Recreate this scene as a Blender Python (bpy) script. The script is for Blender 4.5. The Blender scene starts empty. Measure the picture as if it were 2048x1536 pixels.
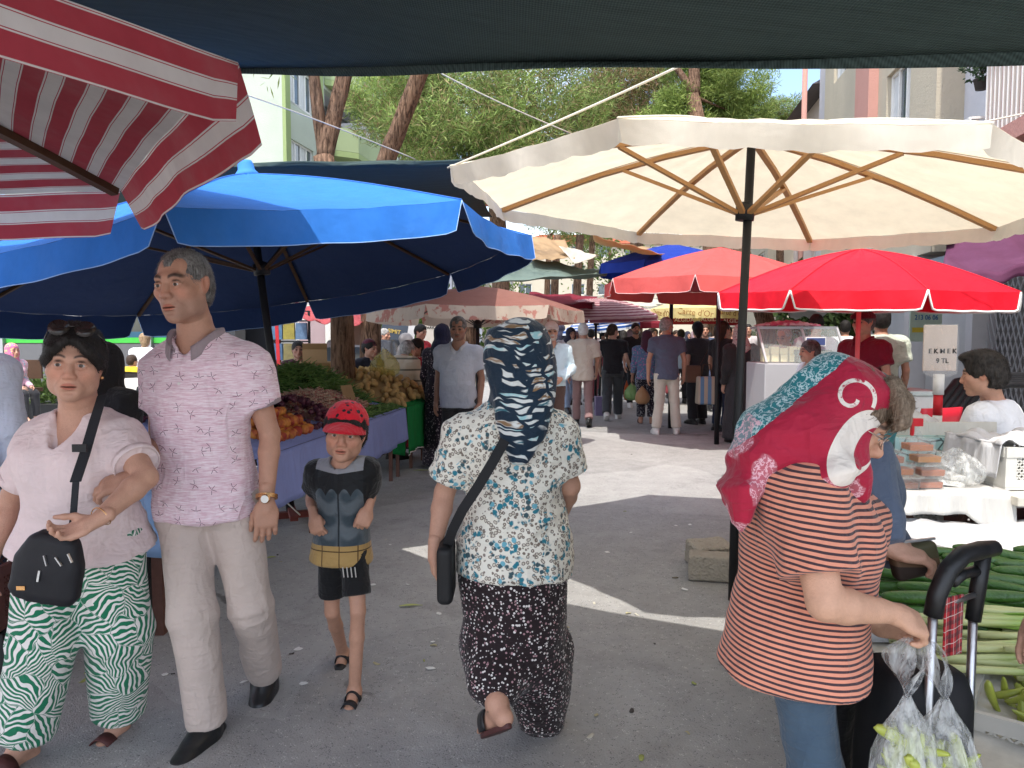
import bpy, bmesh, math, random
import numpy as np
from mathutils import Vector, Matrix
PI = math.pi; R = math.radians
sc = bpy.context.scene; COL = sc.collection
rng = np.random.default_rng(7); random.seed(7)

# ------------------------------------------------------------------ camera
F = 1500.0; PITCH = math.atan(96 / 1500.0); EYE = 1.48
cam = bpy.data.cameras.new('camera'); cam_o = bpy.data.objects.new('camera', cam); COL.objects.link(cam_o)
cam_o.location = (0, 0, EYE); cam_o.rotation_euler = (PI / 2 - PITCH, 0, 0)
cam.sensor_width = 36; cam.lens = 36 * F / 2048; cam.clip_start = 0.05; cam.clip_end = 3000
sc.camera = cam_o
# ------------------------------------------------------------------ sky, sun, exposure
SUN_EL, SUN_AZ = R(63), R(16)        # shadows fall away from the camera and a little to the right
w = bpy.data.worlds.new('World'); sc.world = w; w.use_nodes = True
nt = w.node_tree; nt.nodes.clear()
wo = nt.nodes.new('ShaderNodeOutputWorld'); bg = nt.nodes.new('ShaderNodeBackground')
sky = nt.nodes.new('ShaderNodeTexSky'); sky.sky_type = 'NISHITA'; sky.sun_disc = False
sky.sun_elevation = SUN_EL; sky.sun_rotation = PI + SUN_AZ; sky.altitude = 50; sky.air_density = 1.0; sky.dust_density = 2.0; sky.ozone_density = 1.0
tc = nt.nodes.new('ShaderNodeTexCoord'); mp = nt.nodes.new('ShaderNodeMapping'); mp.inputs['Scale'].default_value = (1, 1, 2.6); mp.inputs['Location'].default_value = (6.8, 3.6, 0)
nz = nt.nodes.new('ShaderNodeTexNoise'); nz.inputs['Scale'].default_value = 2.3; nz.inputs['Detail'].default_value = 7; nz.inputs['Roughness'].default_value = .55
cr = nt.nodes.new('ShaderNodeValToRGB'); cr.color_ramp.elements[0].position = .43; cr.color_ramp.elements[1].position = .67
mx = nt.nodes.new('ShaderNodeMix'); mx.data_type = 'RGBA'; mx.inputs[7].default_value = (8.0, 8.2, 8.5, 1)
L = nt.links.new
L(tc.outputs['Generated'], mp.inputs['Vector']); L(mp.outputs[0], nz.inputs['Vector']); L(nz.outputs['Fac'], cr.inputs[0])
L(cr.outputs[0], mx.inputs[0]); L(sky.outputs[0], mx.inputs[6]); L(mx.outputs[2], bg.inputs[0]); bg.inputs[1].default_value = .15; L(bg.outputs[0], wo.inputs[0])
sun = bpy.data.lights.new('sun', 'SUN'); sun.energy = 2.0; sun.angle = R(.5); sun.color = (1, .955, .88)
sun_o = bpy.data.objects.new('sun', sun); COL.objects.link(sun_o)
sd = Vector((-math.cos(SUN_EL) * math.sin(SUN_AZ), -math.cos(SUN_EL) * math.cos(SUN_AZ), math.sin(SUN_EL)))   # towards the sun
sun_o.rotation_euler = sd.to_track_quat('Z', 'Y').to_euler()
sc.view_settings.view_transform = 'Standard'; sc.view_settings.look = 'None'; sc.view_settings.gamma = 1; sc.view_settings.use_curve_mapping = False
sc.view_settings.exposure = 1.38
sc.cycles.max_bounces = 5; sc.cycles.diffuse_bounces = 3; sc.cycles.glossy_bounces = 2; sc.cycles.transmission_bounces = 4; sc.cycles.transparent_max_bounces = 10; sc.cycles.use_adaptive_sampling = True; sc.cycles.adaptive_threshold = .02; sc.cycles.caustics_reflective = False; sc.cycles.caustics_refractive = False
sc.cycles.use_denoising = True; sc.cycles.sample_clamp_indirect = 6

# ------------------------------------------------------------------ places measured from the photograph
def at(px, py, Y):
    d = Vector(((px - 1024) / F, 0, 0)) + (768 - py) / F * Vector((0, math.sin(PITCH), math.cos(PITCH))) + Vector((0, math.cos(PITCH), -math.sin(PITCH)))
    return Vector((0, 0, EYE)) + d * (Y / d.y)
def ground(px, py):
    d = at(px, py, 1) - Vector((0, 0, EYE)); return Vector((0, 0, EYE)) + d * (-EYE / d.z)
SD = Vector((.157, .988, 0)).normalized(); SN = Vector((SD.y, -SD.x, 0))      # along the street; across it to the right

# ------------------------------------------------------------------ object helpers
def tag(o, label=None, cat=None, group=None, kind=None):
    if label: o['label'] = label
    if cat: o['category'] = cat
    if group: o['group'] = group
    if kind: o['kind'] = kind
    return o
def link(name, me, parent=None, loc=None):
    o = bpy.data.objects.new(name, me); COL.objects.link(o)
    if parent: o.parent = parent
    if loc is not None: o.location = loc
    return o
def empty(name, loc=(0, 0, 0), rz=0):
    o = bpy.data.objects.new(name, None); COL.objects.link(o); o.location = loc; o.rotation_euler = (0, 0, rz); o.empty_display_size = .1
    return o
def mesh_np(name, v, f, m=None, smooth=False, uv=None, attrs=None):
    """v (n,3); f list of faces or (m,4)/(m,3) array"""
    me = bpy.data.meshes.new(name); v = np.asarray(v, dtype=np.float32)
    if isinstance(f, np.ndarray):
        k = f.shape[1]; me.vertices.add(len(v)); me.vertices.foreach_set('co', v.ravel())
        me.loops.add(f.size); me.loops.foreach_set('vertex_index', f.astype(np.int32).ravel())
        me.polygons.add(len(f)); me.polygons.foreach_set('loop_start', np.arange(0, f.size, k, dtype=np.int32))
        me.update(calc_edges=True)
    else:
        me.from_pydata(v.tolist(), [], f); me.update()
    if smooth: me.polygons.foreach_set('use_smooth', np.ones(len(me.polygons), dtype=bool))
    for k, a in (attrs or {}).items():
        if a.ndim == 2 and a.shape[1] == 3 and k != 'Col':
            t = me.attributes.new(k, 'FLOAT_VECTOR', 'POINT'); t.data.foreach_set('vector', a.astype(np.float32).ravel())
        elif k == 'Col':
            t = me.attributes.new(k, 'FLOAT_COLOR', 'POINT'); c = np.ones((len(v), 4), np.float32); c[:, :3] = a; t.data.foreach_set('color', c.ravel())
        else:
            t = me.attributes.new(k, 'FLOAT', 'POINT'); t.data.foreach_set('value', a.astype(np.float32).ravel())
    if m: me.materials.append(m)
    return me
class MB:
    """collects simple shapes into one mesh"""
    def __init__(s): s.v = []; s.f = []
    def add(s, v, f):
        b = len(s.v); s.v += [tuple(p) for p in v]; s.f += [tuple(i + b for i in q) for q in f]; return s
    def box(s, lo, hi, M=None, taper=1.0):
        x0, y0, z0 = lo; x1, y1, z1 = hi; cx, cy = (x0 + x1) / 2, (y0 + y1) / 2
        t = lambda x, c: c + (x - c) * taper
        v = [(x0, y0, z0), (x1, y0, z0), (x1, y1, z0), (x0, y1, z0), (t(x0, cx), t(y0, cy), z1), (t(x1, cx), t(y0, cy), z1), (t(x1, cx), t(y1, cy), z1), (t(x0, cx), t(y1, cy), z1)]
        if M is not None: v = [M @ Vector(p) for p in v]
        return s.add(v, [(0, 3, 2, 1), (4, 5, 6, 7), (0, 1, 5, 4), (1, 2, 6, 5), (2, 3, 7, 6), (3, 0, 4, 7)])
    def bar(s, a, b, wd, th=None, up=(0, 0, 1)):
        a = Vector(a); b = Vector(b); th = th or wd; d = (b - a); l = d.length; d.normalize(); u = Vector(up)
        if abs(d.dot(u)) > .98: u = Vector((0, 1, 0))
        r = d.cross(u).normalized(); u = r.cross(d)
        v = [a + r * (x * wd / 2) + u * (y * th / 2) + d * (k * l) for k in (0, 1) for x, y in ((-1, -1), (1, -1), (1, 1), (-1, 1))]
        return s.add(v, [(0, 1, 2, 3), (7, 6, 5, 4), (0, 4, 5, 1), (1, 5, 6, 2), (2, 6, 7, 3), (3, 7, 4, 0)])
    def tube(s, pts, r, n=8, cap=True):
        pts = [Vector(p) for p in pts]; m = len(pts); r = r if hasattr(r, '__len__') else [r] * m; rings = []
        pr = None
        for i, p in enumerate(pts):
            d = (pts[min(i + 1, m - 1)] - pts[max(i - 1, 0)]).normalized()
            if pr is None: pr = d.orthogonal().normalized()
            pr = (pr - d * pr.dot(d)).normalized(); q = d.cross(pr)
            rings.append([p + (pr * math.cos(2 * PI * k / n) + q * math.sin(2 * PI * k / n)) * r[i] for k in range(n)])
        f = [(i * n + k, i * n + (k + 1) % n, (i + 1) * n + (k + 1) % n, (i + 1) * n + k) for i in range(m - 1) for k in range(n)]
        if cap: f += [tuple(range(n))[::-1], tuple(range((m - 1) * n, m * n))]
        return s.add([p for g in rings for p in g], f)
    def lathe(s, prof, n=16, M=None):
        v = [(r * math.cos(2 * PI * k / n), r * math.sin(2 * PI * k / n), z) for r, z in prof for k in range(n)]
        if M is not None: v = [M @ Vector(p) for p in v]
        m = len(prof)
        f = [(i * n + k, i * n + (k + 1) % n, (i + 1) * n + (k + 1) % n, (i + 1) * n + k) for i in range(m - 1) for k in range(n)]
        f += [tuple(range(n))[::-1], tuple(range((m - 1) * n, m * n))]
        return s.add(v, f)
    def poly(s, pts, d):
        """flat outline pts (list of 3-vectors) given thickness vector d"""
        n = len(pts); pts = [Vector(p) for p in pts]; d = Vector(d)
        return s.add(pts + [p + d for p in pts], [tuple(range(n))[::-1], tuple(range(n, 2 * n))] + [(i, (i + 1) % n, n + (i + 1) % n, n + i) for i in range(n)])
    def sheet(s, fn, nu, nv):
        v = [fn(i / nu, j / nv) for j in range(nv + 1) for i in range(nu + 1)]; k = nu + 1
        return s.add(v, [(j * k + i, j * k + i + 1, (j + 1) * k + i + 1, (j + 1) * k + i) for j in range(nv) for i in range(nu)])
    def mesh(s, name, m, smooth=False): return mesh_np(name, s.v, s.f, m, smooth)
    def build(s, name, m, parent=None, smooth=False, loc=None, bevel=0, solid=0):
        o = link(name, s.mesh(name, m, smooth), parent, loc)
        if solid:
            q = o.modifiers.new('s', 'SOLIDIFY'); q.thickness = solid; q.offset = 0
        if bevel:
            q = o.modifiers.new('b', 'BEVEL'); q.width = bevel; q.segments = 2; q.limit_method = 'ANGLE'
            for p in o.data.polygons: p.use_smooth = False
        return o
def copy_tree(o, parent=None):
    c = o.copy(); COL.objects.link(c); c.parent = parent
    for ch in list(o.children): copy_tree(ch, c)
    return c

# ------------------------------------------------------------------ materials by expression
class X:
    def __init__(s, T, k): s.T = T; s.k = k
    def _m(s, op, b=None, c=None): return s.T.math(op, s, b, c)
    def __add__(s, b): return s._m('ADD', b)
    __radd__ = __add__
    def __sub__(s, b): return s._m('SUBTRACT', b)
    def __rsub__(s, b): return s.T.math('SUBTRACT', b, s)
    def __mul__(s, b): return s._m('MULTIPLY', b)
    __rmul__ = __mul__
    def __truediv__(s, b): return s._m('DIVIDE', b)
    def __gt__(s, b): return s._m('GREATER_THAN', b)
    def __lt__(s, b): return s._m('LESS_THAN', b)
    def sin(s): return s._m('SINE')
    def abs(s): return s._m('ABSOLUTE')
    def frac(s): return s._m('FRACT')
    def floor(s): return s._m('FLOOR')
    def max(s, b): return s._m('MAXIMUM', b)
    def min(s, b): return s._m('MINIMUM', b)
    def pow(s, b): return s._m('POWER', b)
    def sqrt(s): return s._m('SQRT')
    def xyz(s):
        n = s.T.n('ShaderNodeSeparateXYZ'); s.T.put(n.inputs[0], s); return [X(s.T, n.outputs[i]) for i in range(3)]
class Tree:
    def __init__(s, nt): s.nt = nt
    def n(s, t, **kw):
        n = s.nt.nodes.new(t)
        for k, v in kw.items(): setattr(n, k, v)
        return n
    def put(s, inp, v):
        if isinstance(v, X): s.nt.links.new(v.k, inp)
        elif v is not None:
            if hasattr(inp.default_value, '__len__') and len(inp.default_value) == 4 and len(v) == 3: v = (*v, 1)
            inp.default_value = v
    def math(s, op, a, b=None, c=None):
        n = s.n('ShaderNodeMath', operation=op)
        for i, q in enumerate((a, b, c)):
            if q is not None: s.put(n.inputs[i], q)
        return X(s, n.outputs[0])
    def obj(s): return X(s, s.n('ShaderNodeTexCoord').outputs['Object'])
    def uv(s): return X(s, s.n('ShaderNodeTexCoord').outputs['UV'])
    def gen(s): return X(s, s.n('ShaderNodeTexCoord').outputs['Generated'])
    def pos(s): return X(s, s.n('ShaderNodeNewGeometry').outputs['Position'])
    def attr(s, name, what='Vector'): n = s.n('ShaderNodeAttribute'); n.attribute_name = name; return X(s, n.outputs[what])
    def rnd(s): return X(s, s.n('ShaderNodeObjectInfo').outputs['Random'])
    def comb(s, x, y, z):
        n = s.n('ShaderNodeCombineXYZ'); [s.put(n.inputs[i], q) for i, q in enumerate((x, y, z))]; return X(s, n.outputs[0])
    def vm(s, op, a, b=None):
        n = s.n('ShaderNodeVectorMath', operation=op); s.put(n.inputs[0], a)
        if op == 'SCALE': s.put(n.inputs[3], b)
        elif b is not None: s.put(n.inputs[1], b)
        return X(s, n.outputs[1 if op in ('LENGTH', 'DOT_PRODUCT', 'DISTANCE') else 0])
    def noise(s, v, scale, detail=3, rough=.5, dist=0, col=False):
        n = s.n('ShaderNodeTexNoise'); s.put(n.inputs['Vector'], v)
        for k, q in (('Scale', scale), ('Detail', detail), ('Roughness', rough), ('Distortion', dist)): s.put(n.inputs[k], q)
        return X(s, n.outputs['Color' if col else 'Fac'])
    def vor(s, v, scale, feature='F1', out='Distance', rnd=1.0, dim='3D'):
        n = s.n('ShaderNodeTexVoronoi', feature=feature, voronoi_dimensions=dim); s.put(n.inputs['Vector'], v); s.put(n.inputs['Scale'], scale); s.put(n.inputs['Randomness'], rnd)
        return X(s, n.outputs[out]) if isinstance(out, str) else [X(s, n.outputs[k]) for k in out]
    def map(s, v, loc=(0, 0, 0), rot=(0, 0, 0), scale=(1, 1, 1)):
        n = s.n('ShaderNodeMapping'); s.put(n.inputs[0], v); n.inputs[1].default_value = loc; n.inputs[2].default_value = rot; n.inputs[3].default_value = scale
        return X(s, n.outputs[0])
    def mix(s, f, a, b):
        n = s.n('ShaderNodeMix', data_type='RGBA'); s.put(n.inputs[0], f); s.put(n.inputs[6], a); s.put(n.inputs[7], b); return X(s, n.outputs[2])
    def mul(s, a, b):
        n = s.n('ShaderNodeMix', data_type='RGBA', blend_type='MULTIPLY'); n.inputs[0].default_value = 1; s.put(n.inputs[6], a); s.put(n.inputs[7], b); return X(s, n.outputs[2])
    def ss(s, x, a, b):
        n = s.n('ShaderNodeMapRange', interpolation_type='SMOOTHSTEP'); s.put(n.inputs[0], x); n.inputs[1].default_value = a; n.inputs[2].default_value = b; return X(s, n.outputs[0])
    def gray(s, x): return s.comb(x, x, x)
    def bump(s, h, dist=.004, strength=1.0):
        n = s.n('ShaderNodeBump'); s.put(n.inputs['Height'], h); n.inputs['Distance'].default_value = dist; n.inputs['Strength'].default_value = strength; return X(s, n.outputs[0])
def material(name, fn, rough=.8, spec=.3, metal=0, transl=0, alpha=None, coat=0, trans=0, sheen=0):
    """fn(T) -> colour, or (colour, bump height, bump distance[, roughness])"""
    m = bpy.data.materials.new(name); m.use_nodes = True; T = Tree(m.node_tree); b = m.node_tree.nodes['Principled BSDF']; out = m.node_tree.nodes['Material Output']
    r = fn(T) if callable(fn) else fn
    nb = None
    if isinstance(r, tuple) and len(r) >= 3 and isinstance(r[1], X):
        if len(r) > 3: T.put(b.inputs['Roughness'], r[3])
        else: b.inputs['Roughness'].default_value = rough
        nb = T.bump(r[1], r[2]); T.put(b.inputs['Normal'], nb); c = r[0]
    else: c = r; b.inputs['Roughness'].default_value = rough
    T.put(b.inputs['Base Color'], c)
    b.inputs['Specular IOR Level'].default_value = spec; b.inputs['Metallic'].default_value = metal; b.inputs['Coat Weight'].default_value = coat
    b.inputs['Transmission Weight'].default_value = trans; b.inputs['Sheen Weight'].default_value = sheen
    s = b.outputs[0]
    if transl:
        t = T.n('ShaderNodeBsdfTranslucent'); T.put(t.inputs[0], c)
        x = T.n('ShaderNodeMixShader'); x.inputs[0].default_value = transl; m.node_tree.links.new(s, x.inputs[1]); m.node_tree.links.new(t.outputs[0], x.inputs[2]); s = x.outputs[0]
    if alpha is not None:
        t = T.n('ShaderNodeBsdfTransparent'); x = T.n('ShaderNodeMixShader')
        T.put(x.inputs[0], alpha(T) if callable(alpha) else alpha)
        m.node_tree.links.new(t.outputs[0], x.inputs[1]); m.node_tree.links.new(s, x.inputs[2]); s = x.outputs[0]
    m.node_tree.links.new(s, out.inputs[0])
    return m
_mc = {}
def plain(c, rough=.7, spec=.3, metal=0, var=.12, scale=9, name=None, coat=0, transl=0, bump=.0015):
    """a single colour with slight blotches and fine relief"""
    k = (tuple(c), rough, spec, metal, var, scale, coat, transl)
    if k not in _mc:
        def fn(T):
            p = T.obj(); n = T.noise(p, scale, 5, .6); g = T.noise(p, scale * 14, 3, .6)
            return T.mul(c, T.gray(n * (2 * var) + (1 - var))), n + g * .35, bump
        _mc[k] = material(name or 'paint', fn, rough, spec, metal, transl, coat=coat)
    return _mc[k]
def hexc(r, g, b):
    f = lambda u: ((u / 255 + .055) / 1.055) ** 2.4 if u > 10 else u / 255 / 12.92
    return (f(r), f(g), f(b))
# ------------------------------------------------------------------ smooth solids: distance fields meshed by surface nets
def snoise(p, k, seed=0):
    """cheap smooth noise in about -1..1 for (n,3) points"""
    r = np.random.default_rng(seed); o = np.zeros(len(p), np.float32); q = p * k
    for i in range(5):
        d = r.normal(size=3); d /= np.linalg.norm(d); e = r.normal(size=3); e /= np.linalg.norm(e)
        o += np.sin(q @ d * (1 + .5 * i) + 1.7 * np.sin(q @ e * .8 + r.random() * 6) + r.random() * 6) / (1 + .3 * i)
    return o / 2.6
class Vol:
    def __init__(s, lo, hi, vx):
        s.vx = vx; s.lo = np.array(lo, np.float64) - 2 * vx; n = np.ceil((np.array(hi) - s.lo) / vx).astype(int) + 3
        s.ax = [np.float32(s.lo[i]) + np.arange(n[i], dtype=np.float32) * np.float32(vx) for i in range(3)]
        s.d = np.full(n, 1.0, np.float32)
    def sl(s, lo, hi):
        r = []
        for i in range(3):
            a = int(max(0, math.floor((lo[i] - s.lo[i]) / s.vx))); b = int(min(len(s.ax[i]), math.ceil((hi[i] - s.lo[i]) / s.vx) + 1))
            if b <= a: return None
            r.append(slice(a, b))
        return tuple(r)
    def op(s, lo, hi, fn, k, mode='add'):
        m = k + 3 * s.vx; q = s.sl(np.array(lo) - m, np.array(hi) + m)
        if q is None: return
        x = s.ax[0][q[0]][:, None, None]; y = s.ax[1][q[1]][None, :, None]; z = s.ax[2][q[2]][None, None, :]
        v = fn(x, y, z); a = s.d[q]
        if mode == 'add':
            h = np.maximum(k - np.abs(a - v), 0) / k; s.d[q] = np.minimum(a, v) - h * h * (k / 4)
        else:
            v = -v; h = np.maximum(k - np.abs(a - v), 0) / k; s.d[q] = np.maximum(a, v) + h * h * (k / 4)
    def cone(s, a, b, ra, rb, k=.02, mode='add', sq=None):
        a = np.array(a, np.float32); b = np.array(b, np.float32); rm = max(ra, rb)
        if sq: rm *= max(sq)
        d = b - a; L2 = max(float(d @ d), 1e-9)
        def fn(x, y, z):
            px, py, pz = x - a[0], y - a[1], z - a[2]
            t = np.clip((px * d[0] + py * d[1] + pz * d[2]) / L2, 0, 1)
            ex, ey, ez = px - t * d[0], py - t * d[1], pz - t * d[2]
            if sq: ex = ex / sq[0]; ey = ey / sq[1]
            return np.sqrt(ex * ex + ey * ey + ez * ez) - (ra + (rb - ra) * t)
        s.op(np.minimum(a, b) - rm, np.maximum(a, b) + rm, fn, k, mode); return s
    def chain(s, pts, rs, k=.02, mode='add'):
        for i in range(len(pts) - 1): s.cone(pts[i], pts[i + 1], rs[i], rs[i + 1], k, mode)
        return s
    def ell(s, c, r, M=None, k=.02, mode='add'):
        c = np.array(c, np.float32); r = np.array(r, np.float32); rm = r.max() if M is not None else r
        Mi = None if M is None else np.array(M, np.float32).T
        def fn(x, y, z):
            x = x - c[0]; y = y - c[1]; z = z - c[2]
            if Mi is not None: x, y, z = (Mi[i, 0] * x + Mi[i, 1] * y + Mi[i, 2] * z for i in range(3))
            k0 = np.sqrt((x / r[0]) ** 2 + (y / r[1]) ** 2 + (z / r[2]) ** 2); k1 = np.sqrt((x / r[0] ** 2) ** 2 + (y / r[1] ** 2) ** 2 + (z / r[2] ** 2) ** 2) + 1e-6
            return k0 * (k0 - 1) / k1
        s.op(c - rm, c + rm, fn, k, mode); return s
    def loft(s, st, M=None, o=(0, 0, 0), k=.02, mode='add', p=2.3):
        """stations (z, cx, cy, a, b) stacked along local z; M columns = local axes"""
        st = np.array(sorted(st), np.float32); o = np.array(o, np.float32); Mi = np.eye(3, dtype=np.float32) if M is None else np.array(M, np.float32).T
        co = []
        for q in st:
            for sx in (-1, 1):
                for sy in (-1, 1): co.append(o + Mi.T @ np.array([q[1] + sx * q[3], q[2] + sy * q[4], q[0]], np.float32))
        co = np.array(co)
        zz = np.linspace(st[0, 0], st[-1, 0], 160).astype(np.float32)
        # smooth interpolation of the stations
        tab = [np.interp(zz, st[:, 0], st[:, i]) for i in range(1, 5)]
        ker = np.hanning(17); ker /= ker.sum()
        tab = [np.convolve(np.pad(t, 8, mode='edge'), ker, 'valid').astype(np.float32) for t in tab]
        def fn(x, y, z):
            x = x - o[0]; y = y - o[1]; z = z - o[2]
            x, y, z = (Mi[i, 0] * x + Mi[i, 1] * y + Mi[i, 2] * z for i in range(3))
            sh = np.broadcast_shapes(x.shape, y.shape, z.shape); z = np.broadcast_to(z, sh)
            u = (np.clip((z - zz[0]) / (zz[-1] - zz[0]), 0, 1) * 159); i0 = np.minimum(u.astype(np.int32), 158); fr = (u - i0).astype(np.float32)
            cx, cy, a, b = (t[i0] * (1 - fr) + t[i0 + 1] * fr for t in tab)
            q = (np.abs((x - cx) / a) ** p + np.abs((y - cy) / b) ** p) ** (1 / p)
            d = (q - 1) * np.minimum(a, b)
            return np.maximum(d, np.maximum(zz[0] - z, z - zz[-1]))
        s.op(co.min(0), co.max(0), fn, k, mode); return s
    def box(s, c, h, M=None, r=.01, k=.01, mode='add'):
        c = np.array(c, np.float32); h = np.array(h, np.float32); Mi = np.eye(3, dtype=np.float32) if M is None else np.array(M, np.float32).T; rm = np.linalg.norm(h)
        def fn(x, y, z):
            x = x - c[0]; y = y - c[1]; z = z - c[2]
            q = [np.abs(Mi[i, 0] * x + Mi[i, 1] * y + Mi[i, 2] * z) - (h[i] - r) for i in range(3)]
            return np.sqrt(np.maximum(q[0], 0) ** 2 + np.maximum(q[1], 0) ** 2 + np.maximum(q[2], 0) ** 2) + np.minimum(np.maximum(q[0], np.maximum(q[1], q[2])), 0) - r
        s.op(c - rm, c + rm, fn, k, mode); return s
    def cut(s, pt, n, k=.004):
        """keep the side where (p-pt).n < 0"""
        n = np.array(n, np.float32); n /= np.linalg.norm(n); pt = np.array(pt, np.float32)
        v = (s.ax[0] - pt[0])[:, None, None] * n[0] + (s.ax[1] - pt[1])[None, :, None] * n[1] + (s.ax[2] - pt[2])[None, None, :] * n[2]
        s.d = np.maximum(s.d, v); return s
    def minus(s, other_fn): s.d = np.maximum(s.d, -other_fn(s)); return s
    def mesh(s):
        d = s.d; d[0], d[-1], d[:, 0], d[:, -1], d[:, :, 0], d[:, :, -1] = 1, 1, 1, 1, 1, 1
        b = d < 0; n = np.array(d.shape) - 1
        c = np.zeros(n, np.uint8)
        for i in (0, 1):
            for j in (0, 1):
                for k in (0, 1): c += b[i:n[0] + i, j:n[1] + j, k:n[2] + k]
        act = (c > 0) & (c < 8); ii = np.argwhere(act); vid = np.full(n, -1, np.int32); vid[act] = np.arange(len(ii))
        I, J, K = ii.T; P = np.zeros((len(ii), 3), np.float32); cnt = np.zeros(len(ii), np.float32)
        for ax in range(3):
            o = [a for a in range(3) if a != ax]
            for u in (0, 1):
                for v in (0, 1):
                    q = [I.copy(), J.copy(), K.copy()]; q[o[0]] += u; q[o[1]] += v; d0 = d[q[0], q[1], q[2]]
                    q[ax] = q[ax] + 1; d1 = d[q[0], q[1], q[2]]; q[ax] = q[ax] - 1
                    m = (d0 < 0) != (d1 < 0); t = np.where(m, d0 / np.where(m, d0 - d1, 1), 0)
                    for a in range(3): P[:, a] += np.where(m, q[a] + (t if a == ax else 0), 0)
                    cnt += m
        P /= cnt[:, None]; V = P * s.vx + s.lo.astype(np.float32)
        fs = []
        for ax in range(3):
            o = [a for a in range(3) if a != ax]; sa = [slice(1, -1)] * 3; sa[ax] = slice(0, -1); sb = list(sa); sb[ax] = slice(1, None)
            A = b[tuple(sa)]; B = b[tuple(sb)]; e = np.argwhere(A != B)
            if not len(e): continue
            flip = A[tuple(e.T)]; base = e.copy(); base[:, o[0]] += 1; base[:, o[1]] += 1
            def cell(u, v):
                q = base.copy(); q[:, o[0]] += u; q[:, o[1]] += v; return vid[q[:, 0], q[:, 1], q[:, 2]]
            Q = np.stack([cell(-1, -1), cell(0, -1), cell(0, 0), cell(-1, 0)], 1)
            if ax == 1: flip = ~flip
            Q = np.where(flip[:, None], Q, Q[:, ::-1]); fs.append(Q)
        Fq = np.concatenate(fs) if fs else np.zeros((0, 4), np.int32)
        return V, Fq
def relax(V, Fq, it=2, lam=.5):
    n = len(V); a = np.concatenate([Fq[:, [0, 1]], Fq[:, [1, 2]], Fq[:, [2, 3]], Fq[:, [3, 0]]]); 
    cnt = np.bincount(a[:, 0], minlength=n) + np.bincount(a[:, 1], minlength=n); cnt = np.maximum(cnt, 1)
    for _ in range(it):
        S = np.stack([np.bincount(a[:, 0], V[a[:, 1], i], n) + np.bincount(a[:, 1], V[a[:, 0], i], n) for i in range(3)], 1) / cnt[:, None]
        V = (V * (1 - lam) + S * lam).astype(np.float32)
    return V
def normals(V, Fq):
    n = np.cross(V[Fq[:, 2]] - V[Fq[:, 0]], V[Fq[:, 3]] - V[Fq[:, 1]]); N = np.stack([sum(np.bincount(Fq[:, j], n[:, i], len(V)) for j in range(4)) for i in range(3)], 1)
    return N / (np.linalg.norm(N, axis=1, keepdims=True) + 1e-9)
def folds(V, Fq, amp, k=9., stretch=(1, 1, .35), seed=0, ridge=True):
    """cloth creases: sharp-topped ridges in crossing directions, strong in some places and absent in others"""
    N = normals(V, Fq); h = np.zeros(len(V), np.float32); V = V.astype(np.float32)
    for i, a in enumerate((.5, -.55, .1)):
        c, s_ = math.cos(a), math.sin(a); q = np.stack([V[:, 0] * c + V[:, 2] * s_, V[:, 1] + .3 * V[:, 2] * s_, -V[:, 0] * s_ + V[:, 2] * c], 1) * np.array(stretch, np.float32)
        n = snoise(q, k * (1 + .35 * i), seed + i); r_ = np.clip(1 - 1.7 * np.abs(n), -.5, 1); m = np.clip(.45 + .8 * snoise(V, 4.5 + i, seed + 20 + i), 0, 1.3)
        h += r_ * m * (1, .9, .7)[i]
    h += .25 * snoise(V * np.array(stretch, np.float32), k * 3.1, seed + 3)
    return (V + N * (amp * (h - .25))[:, None]).astype(np.float32)
def rot(yaw=0, pitch=0, roll=0):
    """columns = local axes; yaw about z, pitch about x (positive looks down for a head facing -y), roll about y"""
    return np.array(Matrix.Rotation(yaw, 3, 'Z') @ Matrix.Rotation(pitch, 3, 'X') @ Matrix.Rotation(roll, 3, 'Y'))
# ------------------------------------------------------------------ people
LOD = {0: dict(body=.007, head=.0027, hand=.0036, cloth=.007), 1: dict(body=.014, head=.0055, hand=.007, cloth=.012), 2: dict(body=.02, head=.009, hand=.012, cloth=.02)}
A = lambda v: np.array(v, np.float64)
def nrm(v): v = A(v); return v / (np.linalg.norm(v) + 1e-9)
def pose(s=1., **kw):
    """default standing joints, facing -y; keyword joints override (in metres for a 1.75 m person)"""
    J = dict(pel=(0, 0, .95), neck=(0, .01, 1.475), head=(0, -.02, 1.635), sL=(.185, .01, 1.405), sR=(-.185, .01, 1.405), eL=(.235, .04, 1.12), eR=(-.235, .04, 1.12), wL=(.235, -.04, .87), wR=(-.235, -.04, .87),
             hL=(.092, 0, .9), hR=(-.092, 0, .9), kL=(.1, -.02, .5), kR=(-.1, -.02, .5), aL=(.1, .03, .085), aR=(-.1, .03, .085), tL=(.15, -1, 0), tR=(-.15, -1, 0))
    J.update(kw)
    return {k: A(v) * (s if k[0] != 't' else 1) for k, v in J.items()}
WALK = dict(kL=(.1, -.13, .5), aL=(.1, -.2, .09), kR=(-.1, .02, .49), aR=(-.1, .26, .14), tR=(-.1, -1, -.5), eL=(.25, .1, 1.13), wL=(.25, .1, .88), eR=(-.25, -.02, 1.12), wR=(-.24, -.17, .9))
def frames(J):
    up = nrm(J['neck'] - J['pel']); lat = J['sL'] - J['sR']; lat = nrm(lat - up * (lat @ up)); fwd = np.cross(lat, up)
    return np.stack([lat, -fwd, up], 1)
def axisM(a, b, ref):
    z = nrm(A(b) - A(a)); x = np.cross(ref, z)
    if np.linalg.norm(x) < 1e-3: x = np.cross((1, 0, 0), z)
    x = nrm(x); return np.stack([x, np.cross(z, x), z], 1)
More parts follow.
